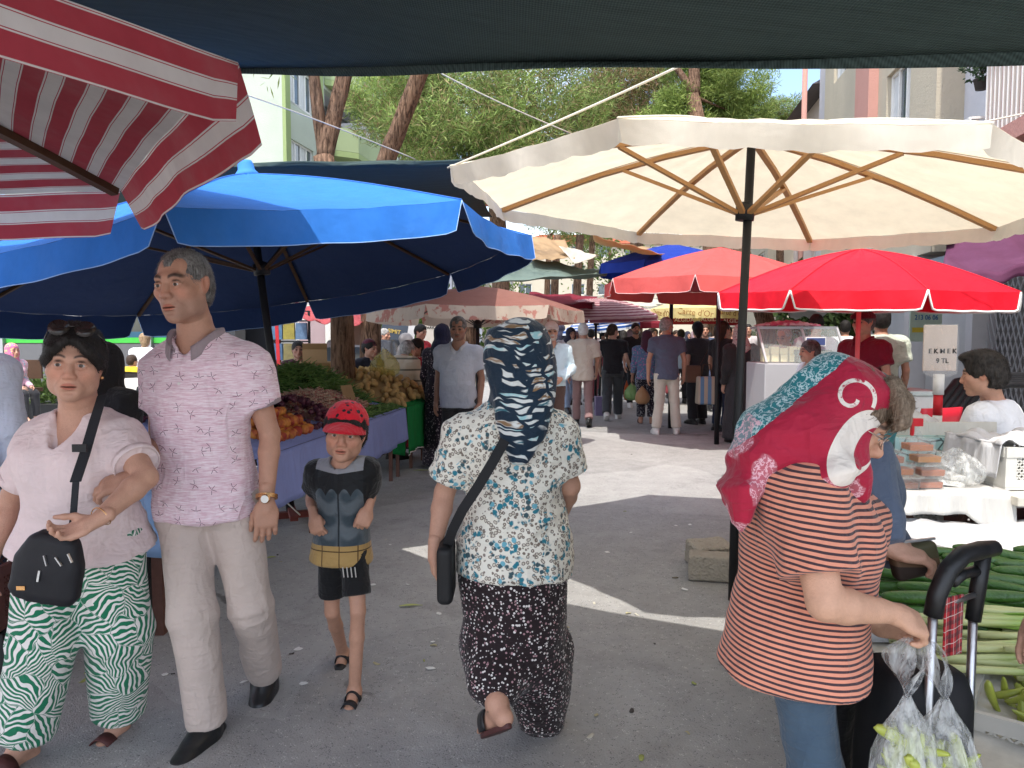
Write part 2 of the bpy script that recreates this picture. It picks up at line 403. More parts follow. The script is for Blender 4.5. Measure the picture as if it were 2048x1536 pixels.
def sleeve(v, a, b, ra, rb, k=.03, ref=(0, 1, 0), flat=1.0, ext=0., p=2.05):
    a = A(a); b = A(b); L = np.linalg.norm(b - a); v.loft([(-ext, 0, 0, ra, ra * flat), (0, 0, 0, ra, ra * flat), (L * .5, 0, 0, (ra + rb) / 2, (ra + rb) / 2 * flat), (L, 0, 0, rb, rb * flat)], axisM(a, b, ref), a, k=k, p=p)
def torso(v, J, M, S, g, lo=-.2, k=.03, hip=True):
    s = S['s']; L = np.linalg.norm(J['neck'] - J['pel']); w = S.get('w', 1.) * s; b = S.get('b', 1.) * s; be = S.get('belly', 0.) * s; f = S.get('fem', 0); hw = S.get('hipw', 1.)
    T = [(-.56, .0, .15 * hw, .112, 0), (-.34, .0, .16 * hw, .118, 0), (-.18, .004, .168 * hw, .122, 0), (.0, .004, .163 * (hw * .6 + .4), .118, .45), (.22, 0, .148, .108, 1.), (.42, 0, .148, .108, .9), (.64, .002, .163 if not f else .155, .115, .35), (.82, .008, .165 if not f else .152, .1, .1), (.93, .012, .115, .075, 0), (1.0, .012, .062, .062, 0)]
    st = []
    for t, cy, a, bb, bl in T:
        if t < lo - 1e-6: continue
        st.append((t * L, 0, cy * s - be * bl * .5, a * w + g, bb * b + g + be * bl * .5))
    # exact lower end
    if lo > T[0][0]:
        t = lo; z = [q[0] for q in T]; it = lambda i: float(np.interp(t, z, [q[i] for q in T])); bl = it(4)
        st.append((t * L, 0, it(1) * s - be * bl * .5, it(2) * w + g, it(3) * b + g + be * bl * .5))
    v.loft(st, M, J['pel'], k=k)
    nk = J['neck'] - M[:, 2] * .075 * s
    for sd_, q in ((1, 'sL'), (-1, 'sR')):
        v.cone(nk, J[q] + M[:, 2] * -.005 * s, .062 * s + g, .056 * s * S.get('arm', 1.) + g, .05)
        v.cone(J['pel'] + M @ A((sd_ * .11 * w, .0, .62 * L)), J[q] - M[:, 2] * .03 * s, .07 * b + g, .05 * s * S.get('arm', 1.) + g, .05)
    if f:
        for sd_ in (-1, 1): v.ell(J['pel'] + M @ A((sd_ * .078 * w, (-.085 * b - be * .2) , (.60 - .06 * (f > 1)) * L)), A((.075, .062, .072)) * s * (.85 + .15 * f) + g, M, .05)
def head_sdf(v, J, MH, S, kids):
    h = J['head']; s = S['hs']; P = lambda x, y, z: h + MH @ (A((x, y, z)) * s); r = lambda *q: A(q) * s; fat = S.get('face', 1.); yo = S.get('long', 1.)
    v.ell(P(0, .017, .032), r(.077, .097, .086), MH, .01)
    v.ell(P(0, -.022, -.035), r(.063 * fat, .068, .082 * yo), MH, .035 * s)
    v.ell(P(0, -.07, -.1 * yo), r(.025 * fat, .021, .019), MH, .035 * s)
    for q in (-1, 1):
        v.ell(P(q * .047 * fat, -.012, -.066 * yo), r(.02, .034, .028), MH, .035 * s)
        v.ell(P(q * .046 * fat, -.058, -.022), r(.022, .02, .018), MH, .03 * s)
        if fat > 1.05: v.ell(P(q * .04, -.05, -.055), r(.028, .03, .03), MH, .03 * s)
        v.ell(P(q * .078, .012, -.006), r(.008, .019, .031), MH @ rot(0, -.2, q * .22), .012 * s)
        v.ell(P(q * .0835, .004, -.002), r(.006, .009, .017), MH, .006 * s, 'sub')
    v.cone(P(-.034, -.079, .024), P(.034, -.079, .024), .0125 * s, .0125 * s, .02 * s)
    for q in (-1, 1): v.ell(P(q * .0325, -.097, .003), r(.0185, .0165, .0125), MH, .014 * s, 'sub')
    v.chain([P(0, -.084, .016), P(0, -.0965, -.012), P(0, -.1065, -.031)], [.008 * s, .0085 * s, .0118 * s * S.get('nose', 1.)], .014 * s)
    for q in (-1, 1):
        v.ell(P(q * .0125, -.1, -.035), r(.0085, .011, .0085), MH, .008 * s)
        v.ell(P(q * .0085, -.107, -.0435), r(.0045, .006, .003), MH, .003 * s, 'sub')
        # lids
        e = [(q * .0185, -.083, .001), (q * .025, -.0895, .0086), (q * .034, -.0907, .0092), (q * .042, -.0868, .0066), (q * .0475, -.078, .0)]
        v.chain([P(*p) for p in e], [.003 * s, .0036 * s, .0038 * s, .0036 * s, .003 * s], .003 * s)
        e = [(q * .0185, -.083, .0), (q * .026, -.0862, -.0078), (q * .034, -.0868, -.0094), (q * .042, -.0835, -.007), (q * .0475, -.078, -.0005)]
        v.chain([P(*p) for p in e], [.0032 * s, .0036 * s, .004 * s, .0036 * s, .0034 * s], .006 * s)
    zm = -.0685 * yo
    v.ell(P(0, -.074, zm + .002), r(.032, .021, .027), MH, .025 * s)
    v.ell(P(0, -.0925, zm + .0052), r(.022, .0075, .0055), MH, .005 * s)
    v.ell(P(0, -.0915, zm - .0065), r(.0195, .0085, .0066), MH, .005 * s)
    v.ell(P(0, -.1, zm), r(.026, .017, .0017 * S.get('mouth', 1.)), MH, .004 * s, 'sub')
    v.ell(P(0, -.094, zm - .018), r(.016, .006, .005), MH, .012 * s, 'sub')
    # neck
    v.cone(J['neck'] - (J['head'] - J['neck']) * .25, P(0, .022, -.05), S.get('nk', .058) * S['s'], .052 * s * S.get('nf', 1.), .03)
    if fat > 1.1: v.ell(P(0, -.02, -.105), r(.05, .045, .03), MH, .04 * s)
def head_col(V, J, MH, S):
    q = ((V - J['head']) @ MH) / S['hs']; x, y, z = np.abs(q[:, 0]), q[:, 1], q[:, 2]; xs = q[:, 0]; base = A(S['skin']); C = np.tile(base, (len(V), 1)); yo = S.get('long', 1.); front = y < -.03
    def put(m, c): C[:] = C * (1 - m[:, None]) + A(c) * m[:, None]
    g = lambda d, w: np.exp(-(d / w) ** 2)
    red = base * A((1.1, .78, .72))
    put(.55 * g(np.hypot(x - .042, z + .03), .024) * front, red); put(.5 * g(np.hypot(x, z + .034), .016) * (y < -.09), red); put(.5 * (x > .075), red)
    put(.35 * g(np.hypot(x - .0325, (z + .004) * 1.25), .016) * front, base * A((.7, .6, .58)))
    if S.get('beard'):
        m = np.clip((-.022 - z - .03 * np.clip(.05 - x, -.02, .05) * 0) / .012, 0, 1) * np.clip((.035 - y) / .02, 0, 1) * np.clip((z + .135) / .03, 0, 1); m *= 1 - .85 * g(np.hypot(x / 1.6, z + .0685), .012) * front; m *= 1 - g(np.hypot(x - .05, z + .03), .025)
        put(m * S['beard'][0], S['beard'][1])
    put(.4 * g(z + .052 + (x - .03) * 1.4, .006) * g(x - .034, .014) * (y < -.06), base * A((.6, .5, .46))); put(.22 * g(np.sin(z * 420), .35) * g(z - .06, .022) * (x < .04) * (y < -.06) * (S.get('age', 0)), base * .55); put(.3 * g(np.hypot(x - .055, z + .002), .012) * (S.get('age', 0)) * front, base * .6)  # face folds and wrinkles painted as darker lines, crease shade put into skin colour
    zm = -.0685 * yo; lip = base * A(S.get('lip', (.95, .58, .56)))
    m = np.clip(1.25 - np.hypot(x / .0225, (z - zm - .0005) / .0115) ** 2, 0, 1) * (y < -.075); put(np.clip(m * 2, 0, 1) * .85, lip)
    put(g(z - zm, .0022) * np.clip((.024 - x) / .004, 0, 1) * (y < -.07) * .85, base * .22)
    if S.get('must'):
        put(np.clip(1.5 - np.hypot(x / .028, (z - zm - .0155) / .0085) ** 2, 0, 1) * (y < -.08) * S['must'][0], S['must'][1])
    bz = .0255 + .006 * np.sin(np.clip((x - .012) / .04, 0, 1) * PI) - .1 * np.clip(x - .04, 0, 1); bw = S.get('brow', .0045)
    put(np.clip(1.5 * g(z - bz, bw), 0, 1) * np.clip((x - .009) / .006, 0, 1) * np.clip((.056 - x) / .008, 0, 1) * (y < -.045) * .92, S.get('browc', (.03, .022, .018)))
    if S['lod'] > 0:
        put(np.clip(1.6 * g(np.hypot((x - .0325) / 1.7, z - .001), .0075), 0, 1) * front, (.03, .02, .018))
    else:
        put(.9 * g(np.hypot((x - .033) / 2.6, z - .0125), .0042) * front, (.035, .022, .018))
    return C
def hand_sdf(v, w_, d, pn, th, curl, s, spread=.06, thumb=.35, fa=None, wr=.0265):
    w_ = A(w_); d = nrm(d); pn = A(pn); pn = nrm(pn - d * (pn @ d)); ac = np.cross(d, pn); ac = nrm(ac * np.sign(ac @ A(th) + 1e-9))
    M = np.stack([ac, pn, d], 1)
    v.cone(w_ - (d * .5 + fa * .5) * .045 * s, w_ + d * .03 * s, wr, .026 * s, .03)
    v.ell(w_ + d * .05 * s, A((.041, .0155, .052)) * s, M, .015 * s); v.box(w_ + d * .062 * s, A((.039, .012, .032)) * s, M, .011 * s, .012 * s)
    for i, L_ in enumerate((.072, .08, .074, .058)):
        off = (.029 - .0195 * i); c = curl[i] if hasattr(curl, '__len__') else curl * (1 + .08 * i)
        p = w_ + d * (.088 - .006 * (i == 3)) * s + ac * off * s; a = c * .7; di = nrm(d + ac * spread * (1.5 - i)); pts = [p - di * .02 * s, p]; 
        for ph in (.46, .3, .24):
            q = di * math.cos(a) + pn * math.sin(a); p = p + q * L_ * ph * s; pts.append(p); a += c
        v.chain(pts, [.0095 * s, .0098 * s, .0088 * s, .008 * s, .0068 * s], .004 * s)
    b0 = w_ + d * .025 * s + ac * .024 * s + pn * .004 * s; q = nrm(d * .75 + ac * .62 * (1 - thumb) + pn * (.15 + thumb)); q2 = nrm(d * .95 + ac * .2 * (1 - thumb) + pn * (.1 + thumb * .8))
    v.chain([b0, b0 + q * .04 * s, b0 + q * .04 * s + q2 * .03 * s, b0 + q * .042 * s + q2 * .056 * s], [.015 * s, .0115 * s, .0098 * s, .008 * s], .01 * s)
def foot_sdf(v, a, t, s, bare=True):
    """foot from ankle a along toe direction t, sole side below"""
    a = A(a); t = nrm(t); up = A((0, 0, 1)); up = nrm(up - t * (up @ t)); sd_ = np.cross(t, up)
    hz = .078 * s; so = a - up * (hz - .022 * s)
    v.cone(a, so - t * .035 * s, .036 * s, .03 * s, .03 * s); v.cone(a + t * .01 * s, so + t * .13 * s, .036 * s, .026 * s, .03 * s); v.cone(so - t * .04 * s, so + t * .11 * s + sd_ * .012 * s, .026 * s, .026 * s, .03 * s); v.cone(so + t * .08 * s, so + t * .13 * s - sd_ * .018 * s, .026 * s, .022 * s, .03 * s)
    return so, t, up, sd_
def toes(v, so, t, up, sd_, s, inner):
    for i, (o, l, r) in enumerate(((.026, .188, .0135), (.008, .186, .0095), (-.007, .18, .009), (-.02, .172, .0085), (-.032, .16, .008))):
        p = so + sd_ * o * inner * s - up * .006 * s
        v.cone(p + t * .12 * s, p + t * l * s - up * .004 * s, r * s, r * s * .95, .006 * s)
def cmesh(name, v, m, parent, fold=None, rel=2, attrs=None, post=None):
    V, Q = v.mesh(); V = relax(V, Q, rel)
    if fold: V = folds(V, Q, *fold)
    if post: V = post(V, Q)
    at_ = {k: f(V) for k, f in (attrs or {}).items()}
    return link(name, mesh_np(name, V, Q, m, True, attrs=at_), parent)
def vbox(pts, pad, vx):
    p = np.array(pts); return Vol(p.min(0) - pad, p.max(0) + pad, vx)

SKIN = material('skin', lambda T: (lambda p: (T.mul(T.attr('Col', 'Color'), T.gray(T.noise(p, 28, 4, .65) * .34 + T.noise(p, 170, 2, .6) * .16 + .75)), T.noise(p, 300, 3, .65) + T.noise(p, 40, 3) * .8, .0016))(T.obj()), .48, .35)
def hairmat(c, c2=None, name='hair'):
    def fn(T):
        p = T.obj(); n = T.noise(T.map(p, scale=(1, 1, .12)), 230, 3, .6); g = T.noise(p, 26, 3)
        return T.mix(T.ss(n + g * .7, .55, 1.15), c, c2 or tuple(q * 1.9 + .008 for q in c)), n, .004
    return material(name, fn, .55, .18)
BLACKH = hairmat((.012, .010, .009)); BROWNH = hairmat((.035, .022, .015)); GREYH = hairmat((.13, .12, .115), (.5, .49, .47)); DGREYH = hairmat((.035, .033, .032), (.2, .19, .185)); WHITEH = hairmat((.5, .49, .47), (.75, .74, .72)); DKBLONDE = hairmat((.09, .06, .04), (.32, .24, .17)); FAIRH = hairmat((.2, .13, .07), (.4, .28, .17))
def cloth(name, fn, rough=.85, weave=1500, sheen=.15, bump=.0006, transl=0):
    """fabric: pattern fn(T) -> colour, plus weave and soft blotches"""
    def g(T):
        p = T.obj(); c = fn(T) if callable(fn) else fn; w_ = T.noise(p, weave * .35, 2, .6); n = T.noise(p, 14, 4, .6)
        f1 = T.noise(T.map(p, rot=(0, .5, .3), scale=(1, 1, .45)), 17, 2, .5, .4); f2 = T.noise(T.map(p, rot=(0, -.6, .2), scale=(.5, .5, 1.2)), 26, 2, .5, .4)
        return T.mul(c, T.gray(n * .16 + w_ * .1 + .87)), (f1 - .5).abs() * -2. + (f2 - .5).abs() * -1.2 + w_ * .05, .008
    return material(name, g, rough, .15, sheen=sheen, transl=transl)
_cc = {}
def solidcloth(c, rough=.85):
    k = (tuple(round(q, 3) for q in c), rough)
    if k not in _cc: _cc[k] = cloth('fabric', c, rough)
    return _cc[k]
EYE_M = material('eyeball', lambda T: T.attr('Col', 'Color'), .12, .5)
def eye_mesh(s):
    n, m_ = 20, 14; v = []; c = []
    for j in range(m_ + 1):
        th = PI * j / m_
        for i in range(n):
            a = 2 * PI * i / n; v.append((math.sin(th) * math.cos(a) * .0121 * s, -math.cos(th) * .0121 * s, math.sin(th) * math.sin(a) * .0121 * s)); d = th
            c.append((.005, .004, .004) if d < .22 else (.05, .026, .014) if d < .47 else (.02, .012, .01) if d < .56 else (.55, .51, .49))
    f = np.array([(j * n + i, j * n + (i + 1) % n, (j + 1) * n + (i + 1) % n, (j + 1) * n + i) for j in range(m_) for i in range(n)])[:, ::-1].copy()
    return mesh_np('eye', v, f, EYE_M, True, attrs={'Col': np.array(c)})
def band(fn, n, m, th=.003):
    """closed sheet with thickness used for collars, straps and cuffs: fn(u,v)"""
    b = MB(); b.sheet(fn, n, m); return b
def person(label, J, S, loc, rz=0., lod=1, group=None):
    """J joints about the base; S: s (body scale), skin, hair, top, bottom, feet, head=(yaw,pitch,roll) ... returns the body object"""
    S = dict(S); S['lod'] = lod; lv = LOD[lod]; s = S.setdefault('s', 1.); S.setdefault('hs', s ** .5 * 1.0 if s < .9 else min(1.02, s * 1.01)); seed = S.get('seed', int(abs(loc[0] * 37 + loc[1] * 91)) % 997)
    M = frames(J); hy = S.get('head', (0, 0, 0)); MH = S['MH'] if 'MH' in S else M_yaw(M) @ rot(*hy)
    arm = S.get('arm', 1.); leg = S.get('leg', 1.); allp = [J[k] for k in J if k[0] != 't']
    # ---- skin: trunk, limbs, hands, feet and head grown into one mesh
    Vs, Qs, Cs = [], [], []
    def part(v, colf=None, rel=1):
        V, Q = v.mesh(); V = relax(V, Q, rel, .4); Qs.append(Q + sum(len(x) for x in Vs)); Vs.append(V); C = np.tile(A(S['skin']), (len(V), 1)) if colf is None else colf(V); Cs.append(C)
    v = vbox(allp, .2, lv['body'])
    torso(v, J, M, S, -.02, lo=-.02)
    v.cone(J['neck'] - M[:, 2] * .06 * s, J['neck'] + (J['head'] - J['neck']) * .3, .066 * s, S.get('nk', .058) * s, .05)
    for q in 'LR':
        e, w_ = J['e' + q], J['w' + q]; fa = nrm(w_ - e)
        v.chain([J['s' + q], J['s' + q] * .55 + e * .45, e], [.05 * s * arm, .046 * s * arm, .036 * s * arm], .018)
        v.chain([e, e + (w_ - e) * .28, w_ - fa * .02 * s], [.036 * s * arm, .037 * s * arm, .0268 * s * (.7 + .3 * arm)], .012)
        if S.get('legs', True):
            k_, a_ = J['k' + q], J['a' + q]
            v.chain([J['h' + q], J['h' + q] * .6 + k_ * .4, k_], [.08 * s * leg, .07 * s * leg, .05 * s * leg], .012)
            v.chain([k_, k_ + (a_ - k_) * .32, a_], [.05 * s * leg, .05 * s * leg, .034 * s], .012); cb = nrm(np.cross(np.cross(J['t' + q], (0, 0, 1)), a_ - k_)); 
            if getattr(S.get('feet'), 'shod', False): continue
            so, t, up, sx = foot_sdf(v, a_, J['t' + q], s)
            if lod == 0: toes(v, so, t, up, sx, s, 1 if q == 'R' else -1)
    hp = J['neck'] + (J['head'] - J['neck']) * .22; hn = nrm(J['head'] - J['neck'])
    part(v)
    # hands
    for q in 'LR':
        H_ = S.get('hand' + q)
        if H_ is None and S.get('hands', True):
            fa = nrm(J['w' + q] - J['e' + q]); inn = M[:, 0] * (-1 if q == 'L' else 1); H_ = dict(d=nrm(fa - M[:, 1] * .1), pn=inn, th=-M[:, 1], curl=.32)
        if H_:
            v = vbox([J['w' + q] - .04 * s, J['w' + q] + nrm(H_['d']) * .1 * s], .13 * s, lv['hand']); hand_sdf(v, J['w' + q], H_['d'], H_['pn'], H_['th'], H_['curl'], s * S.get('hnd', 1.), H_.get('spread', .06), H_.get('thumb', .35), nrm(J['w' + q] - J['e' + q]), .0262 * s * (.7 + .3 * arm))
            v.cut(J['w' + q] - nrm(H_['d']) * .02 * s, -nrm(H_['d'])) if False else None
            part(v)
    v = vbox([J['head']], .165 * S['hs'], lv['head']); head_sdf(v, J, MH, S, None); v.cut(J['neck'] + (J['head'] - J['neck']) * .05, -hn); part(v, lambda V: head_col(V, J, MH, S), 1 if lod == 0 else 0)
    V = np.concatenate(Vs); Q = np.concatenate(Qs); C = np.concatenate(Cs)
    C = C * (1 + .05 * snoise(V.astype(np.float64), 17., seed))[:, None]
    o = link('person', mesh_np('person', V, Q, SKIN, True, attrs={'Col': C}), None, loc); o.rotation_euler = (0, 0, rz); tag(o, label, 'person', group)
    P = lambda x, y, z: J['head'] + MH @ (A((x, y, z)) * S['hs'])
    if lod == 0 and not S.get('noeyes'):
        em = eye_mesh(S['hs']); el = S.get('look', (0, 0))
        for q in (-1, 1):
            e = link('eye', em, o, P(q * .0325, -.0795, .0008)); e.rotation_euler = Matrix((MH @ rot(el[0], el[1])).tolist()).to_euler()
    # ---- clothes
    ctx = dict(o=o, J=J, M=M, MH=MH, S=S, P=P, lv=lv, lod=lod, seed=seed, allp=allp)
    for key in ('bottom', 'top', 'feet', 'hair', 'extra'):
        for fn in ([S[key]] if callable(S.get(key)) else S.get(key, [])): fn(ctx)
    return o
def M_yaw(M):
    f = -M[:, 1]; f = nrm((f[0], f[1], 0)); up = A((0, 0, 1)); return np.stack([np.cross(up, f) , -f, up], 1)
# --- garments (each returns a function of the person's context)
def shirt(m, sl=.62, hem=-.12, g=.014, neck='crew', fold=None, longs=False, open_=.0, hemw=0., cuff=None, collar=None, flare=0., name='shirt', attrs=None, slr=1.):
    def f(c):
        J, M, S, s, lv = c['J'], c['M'], c['S'], c['S']['s'], c['lv']; arm = S.get('arm', 1.)
        v = vbox([J[k] for k in ('pel', 'neck', 'sL', 'sR', 'eL', 'eR')] + ([J['wL'], J['wR']] if longs else []) + [J['pel'] + M[:, 2] * hem * .52 * s], .24 * s * max(1, S.get('w', 1)), lv['cloth'])
        torso(v, J, M, S, g, lo=hem)
        if flare:
            L = np.linalg.norm(J['neck'] - J['pel']); v.loft([(hem * L, 0, 0, (.165 * S.get('w', 1) + flare) * s, (.125 * S.get('b', 1) + flare) * s), (.15 * L, 0, 0, .155 * S.get('w', 1) * s, .115 * S.get('b', 1) * s)], M, J['pel'], k=.04)
        for q in 'LR':
            a, e, w_ = J['s' + q], J['e' + q], J['w' + q]; r0 = .058 * s * arm * slr + g * .6
            if longs:
                sleeve(v, a, e, r0, .05 * s * arm * slr + g * .5, .04); v.ell(e, (.05 * s * arm * slr + g * .5,) * 3, None, .02); sleeve(v, e, e + (w_ - e) * longs, .05 * s * arm * slr + g * .4, .037 * s * slr + g * .4, .02)
            else: sleeve(v, a, a + (e - a) * sl, r0, (.05 * s * arm + g * 1.1) * slr, .045)
        n = J['neck']; fw = -M[:, 1]; up = M[:, 2]
        if neck != 'none':
            v.cone(n - up * .035 * s + fw * .02 * s, n + up * .12 * s + fw * .02 * s, .068 * s, .085 * s, .006, 'sub')
        if neck == 'v': v.cone(n + fw * .1 * s - up * .01 * s, n + fw * (.13 * s + .02) - up * .17 * s, .062 * s, .004 * s, .006, 'sub')
        if neck == 'polo': v.cone(n + fw * .09 * s + up * .0, n + fw * .135 * s - up * .115 * s, .05 * s, .004 * s, .006, 'sub')
        if neck == 'scoop': v.ell(n + fw * .09 * s, A((.085, .09, .055)) * s, M, .01, 'sub')
        fo = fold if fold is not None else (.0045 * (1 if c['lod'] == 0 else 1.3), 13., (1, 1, 1.6))
        cmesh(name, v, m, c['o'], (*fo, c['seed']) if len(fo) == 3 else fo, attrs=attrs)
        if collar:
            cm, hgt, gap = collar; b = MB(); c0 = n - up * .03 * s + fw * .012 * s
            def fnc(u, w2):
                a = (u - .5) * 2 * (PI - gap); rr = (.07 + .012 * w2 + (.0 if w2 < .5 else .01)) * s; zz = (.05 * math.sin(w2 * 2.6) * hgt - .03 * (w2 > .5) * (w2 - .5) * 2) * s; ct = math.cos(a)
                dn = -.055 * s * max(0, -ct) ** 2 - .02 * s * max(0, -ct)      # lower at the throat
                return Vector(c0 + M[:, 0] * math.sin(a) * rr * 1.08 + M[:, 1] * ct * rr - fw * 0 + up * (zz + dn + .018 * s) + fw * (.022 * s * max(0, -ct)))
            b.sheet(fnc, 36, 6); b.build('collar', cm, c['o'], True, solid=.004)
        if cuff:
            for q in 'LR':
                a, e = J['s' + q], J['e' + q]; p = a + (e - a) * sl; b = MB(); ax = axisM(a, e, (0, 1, 0)); rr = (.05 * s * arm + g * 1.1) * slr + .001
                b.sheet(lambda u, w2: Vector(p + ax @ A((math.cos(2 * PI * u) * rr, math.sin(2 * PI * u) * rr, (w2 - .8) * .028 * s))), 28, 2); b.build('sleeve_cuff', cuff, c['o'], True, solid=.004)
    return f
def trousers(m, ln=.97, thigh=1., knee=1., hemr=1., waist=.03, fold=None, name='trousers', k=.05, attrs=None):
    def f(c):
        J, M, S, s, lv = c['J'], c['M'], c['S'], c['S']['s'], c['lv']; w = S.get('w', 1.) * S.get('hipw', 1.); b = S.get('b', 1.); leg = S.get('leg', 1.)
        v = vbox([J[k_] for k_ in ('pel', 'hL', 'hR', 'kL', 'kR', 'aL', 'aR')], .25 * s, lv['cloth']); L = np.linalg.norm(J['neck'] - J['pel']); be = S.get('belly', 0.) * s
        v.loft([(-.13 * s, 0, .006 * s, .155 * w * s, .112 * b * s), (-.05 * s, 0, .008 * s, .17 * w * s + .004, .126 * b * s + .004), (waist * s * .3, 0, 0, (.160 if waist < .06 else .166) * w * s + .002, .118 * b * s + .002), (waist * s, 0, 0, (.15 if waist < .06 else .152) * w * s + .002, (.108 if waist < .06 else .112) * b * s + .002 + be * (.1 if waist > .06 else 0))], M, J['pel'], k=.03)
        for q in 'LR':
            h, k_, a = J['h' + q], J['k' + q], J['a' + q]; d = nrm(a - k_)
            end = k_ + (a - k_) * ((ln - .5) * 2) if ln > .5 else h + (k_ - h) * ln * 2
            rt = .092 * s * thigh * leg; rk = .068 * s * knee * leg; re = .064 * s * hemr
            if ln > .5:
                sleeve(v, h, k_, rt, rk, k, p=2.1); v.ell(k_, (rk * .99,) * 3, None, .03); sleeve(v, k_, end, rk, re, .02, p=2.1)
            else: sleeve(v, h, end, rt, rt + (rk * 1.12 - rt) * ln * 2 * hemr, k, p=2.1)
        fo = fold if fold is not None else (.005 if c['lod'] == 0 else .007, 11., (1, 1, .8))
        cmesh(name, v, m, c['o'], (*fo, c['seed'] + 5) if len(fo) == 3 else fo, attrs=attrs)
    return f
def skirt(m, st, fold=(.012, 9., (1, 1, .12)), name='skirt', extra=None, rel=2):
    """st: stations (z, cx, cy, a, b) about the base"""
    def f(c):
        p = np.array([(q[1] + a * q[3], q[2] + b * q[4], q[0]) for q in st for a in (-1, 1) for b in (-1, 1)]); v = Vol(p.min(0) - .05, p.max(0) + .05, c['lv']['cloth']); v.loft(st, p=2.1)
        if extra: extra(v, c)
        cmesh(name, v, m, c['o'], (*fold, c['seed'] + 9), rel)
    return f
def shoes(m, sole=None, s_=1., low=True, name='shoe', white=False):
    def f(c):
        J, s = c['J'], c['S']['s']; sm = sole or m
        for q in 'LR':
            v = vbox([J['a' + q]], .3 * s, min(.006, c['lv']['cloth'] * .8) if c['lod'] < 2 else .014); a = J['a' + q]; t = nrm(J['t' + q]); up = nrm(A((0, 0, 1)) - t * t[2]); sx = np.cross(t, up); so = a - up * .062 * s
            Mx = np.stack([sx, -t, up], 1)
            v.loft([(.0, 0, -.045 * s, .041 * s, .145 * s), (.02 * s, 0, -.045 * s, .043 * s, .148 * s), (.042 * s, 0, -.04 * s, .04 * s, .135 * s), (.06 * s, 0, -.02 * s, .036 * s, .1 * s)], Mx, so - up * .022 * s, k=.02, p=2.4)
            v.cone(a + up * .015 * s, so + t * .02 * s, .042 * s, .042 * s, .04); v.cone(a + t * .02 * s - up * .005 * s, so + t * .15 * s - up * .002 * s, .042 * s, .03 * s, .04); v.cut(a + up * .03 * s, up)
            x = cmesh(name, v, m, c['o'], None, 2)
            b = MB(); ring = [(sx * (math.cos(u) * (.044 - .006 * (math.sin(u) < 0))) + t * (math.sin(u) * .15 + .045)) * s for u in np.linspace(0, 2 * PI, 28)[:-1]]
            b.poly([Vector(so - up * .024 * s + r_) for r_ in ring], Vector(up * .016 * s)); b.build('sole', sm, x)
    f.shod = True; return f
def sandals(m, sole, straps=((.035, .024), (.115, .03)), heel=True, name='sandal'):
    def f(c):
        J, s = c['J'], c['S']['s']
        for q in 'LR':
            a = J['a' + q]; t = nrm(J['t' + q]); up = nrm(A((0, 0, 1)) - t * t[2]); sx = np.cross(t, up); so = a - up * .078 * s
            b = MB(); ring = [(sx * (math.cos(u) * (.046 - .008 * (math.sin(u) < 0))) + t * (math.sin(u) * .138 + .07)) * s for u in np.linspace(0, 2 * PI, 30)[:-1]]
            b.poly([Vector(so - up * .018 * s + r_) for r_ in ring], Vector(up * .02 * s)); x = b.build(name, sole, c['o'], bevel=.004)
            for y, wd in straps:
                b = MB(); hh = (.098 - .34 * (y - .03)) * s
                b.sheet(lambda u, w_: Vector(so + t * (y + (w_ - .5) * wd * 2 + .012 * math.sin(u * PI)) * s + sx * (math.cos(PI * u) * .046 * s) + up * (math.sin(PI * u) ** .7 * hh * 1.06 + .002)), 16, 2); b.build('strap', m, x, True, solid=.005 * s)
            if heel:
                b = MB(); b.sheet(lambda u, w_: Vector(a + sx * math.cos(PI * u) * .041 * s - t * (math.sin(PI * u) * .046 - .008) * s + up * ((w_ - .5) * .026 - .008) * s), 14, 2); b.build('strap', m, x, True, solid=.005 * s)
    return f
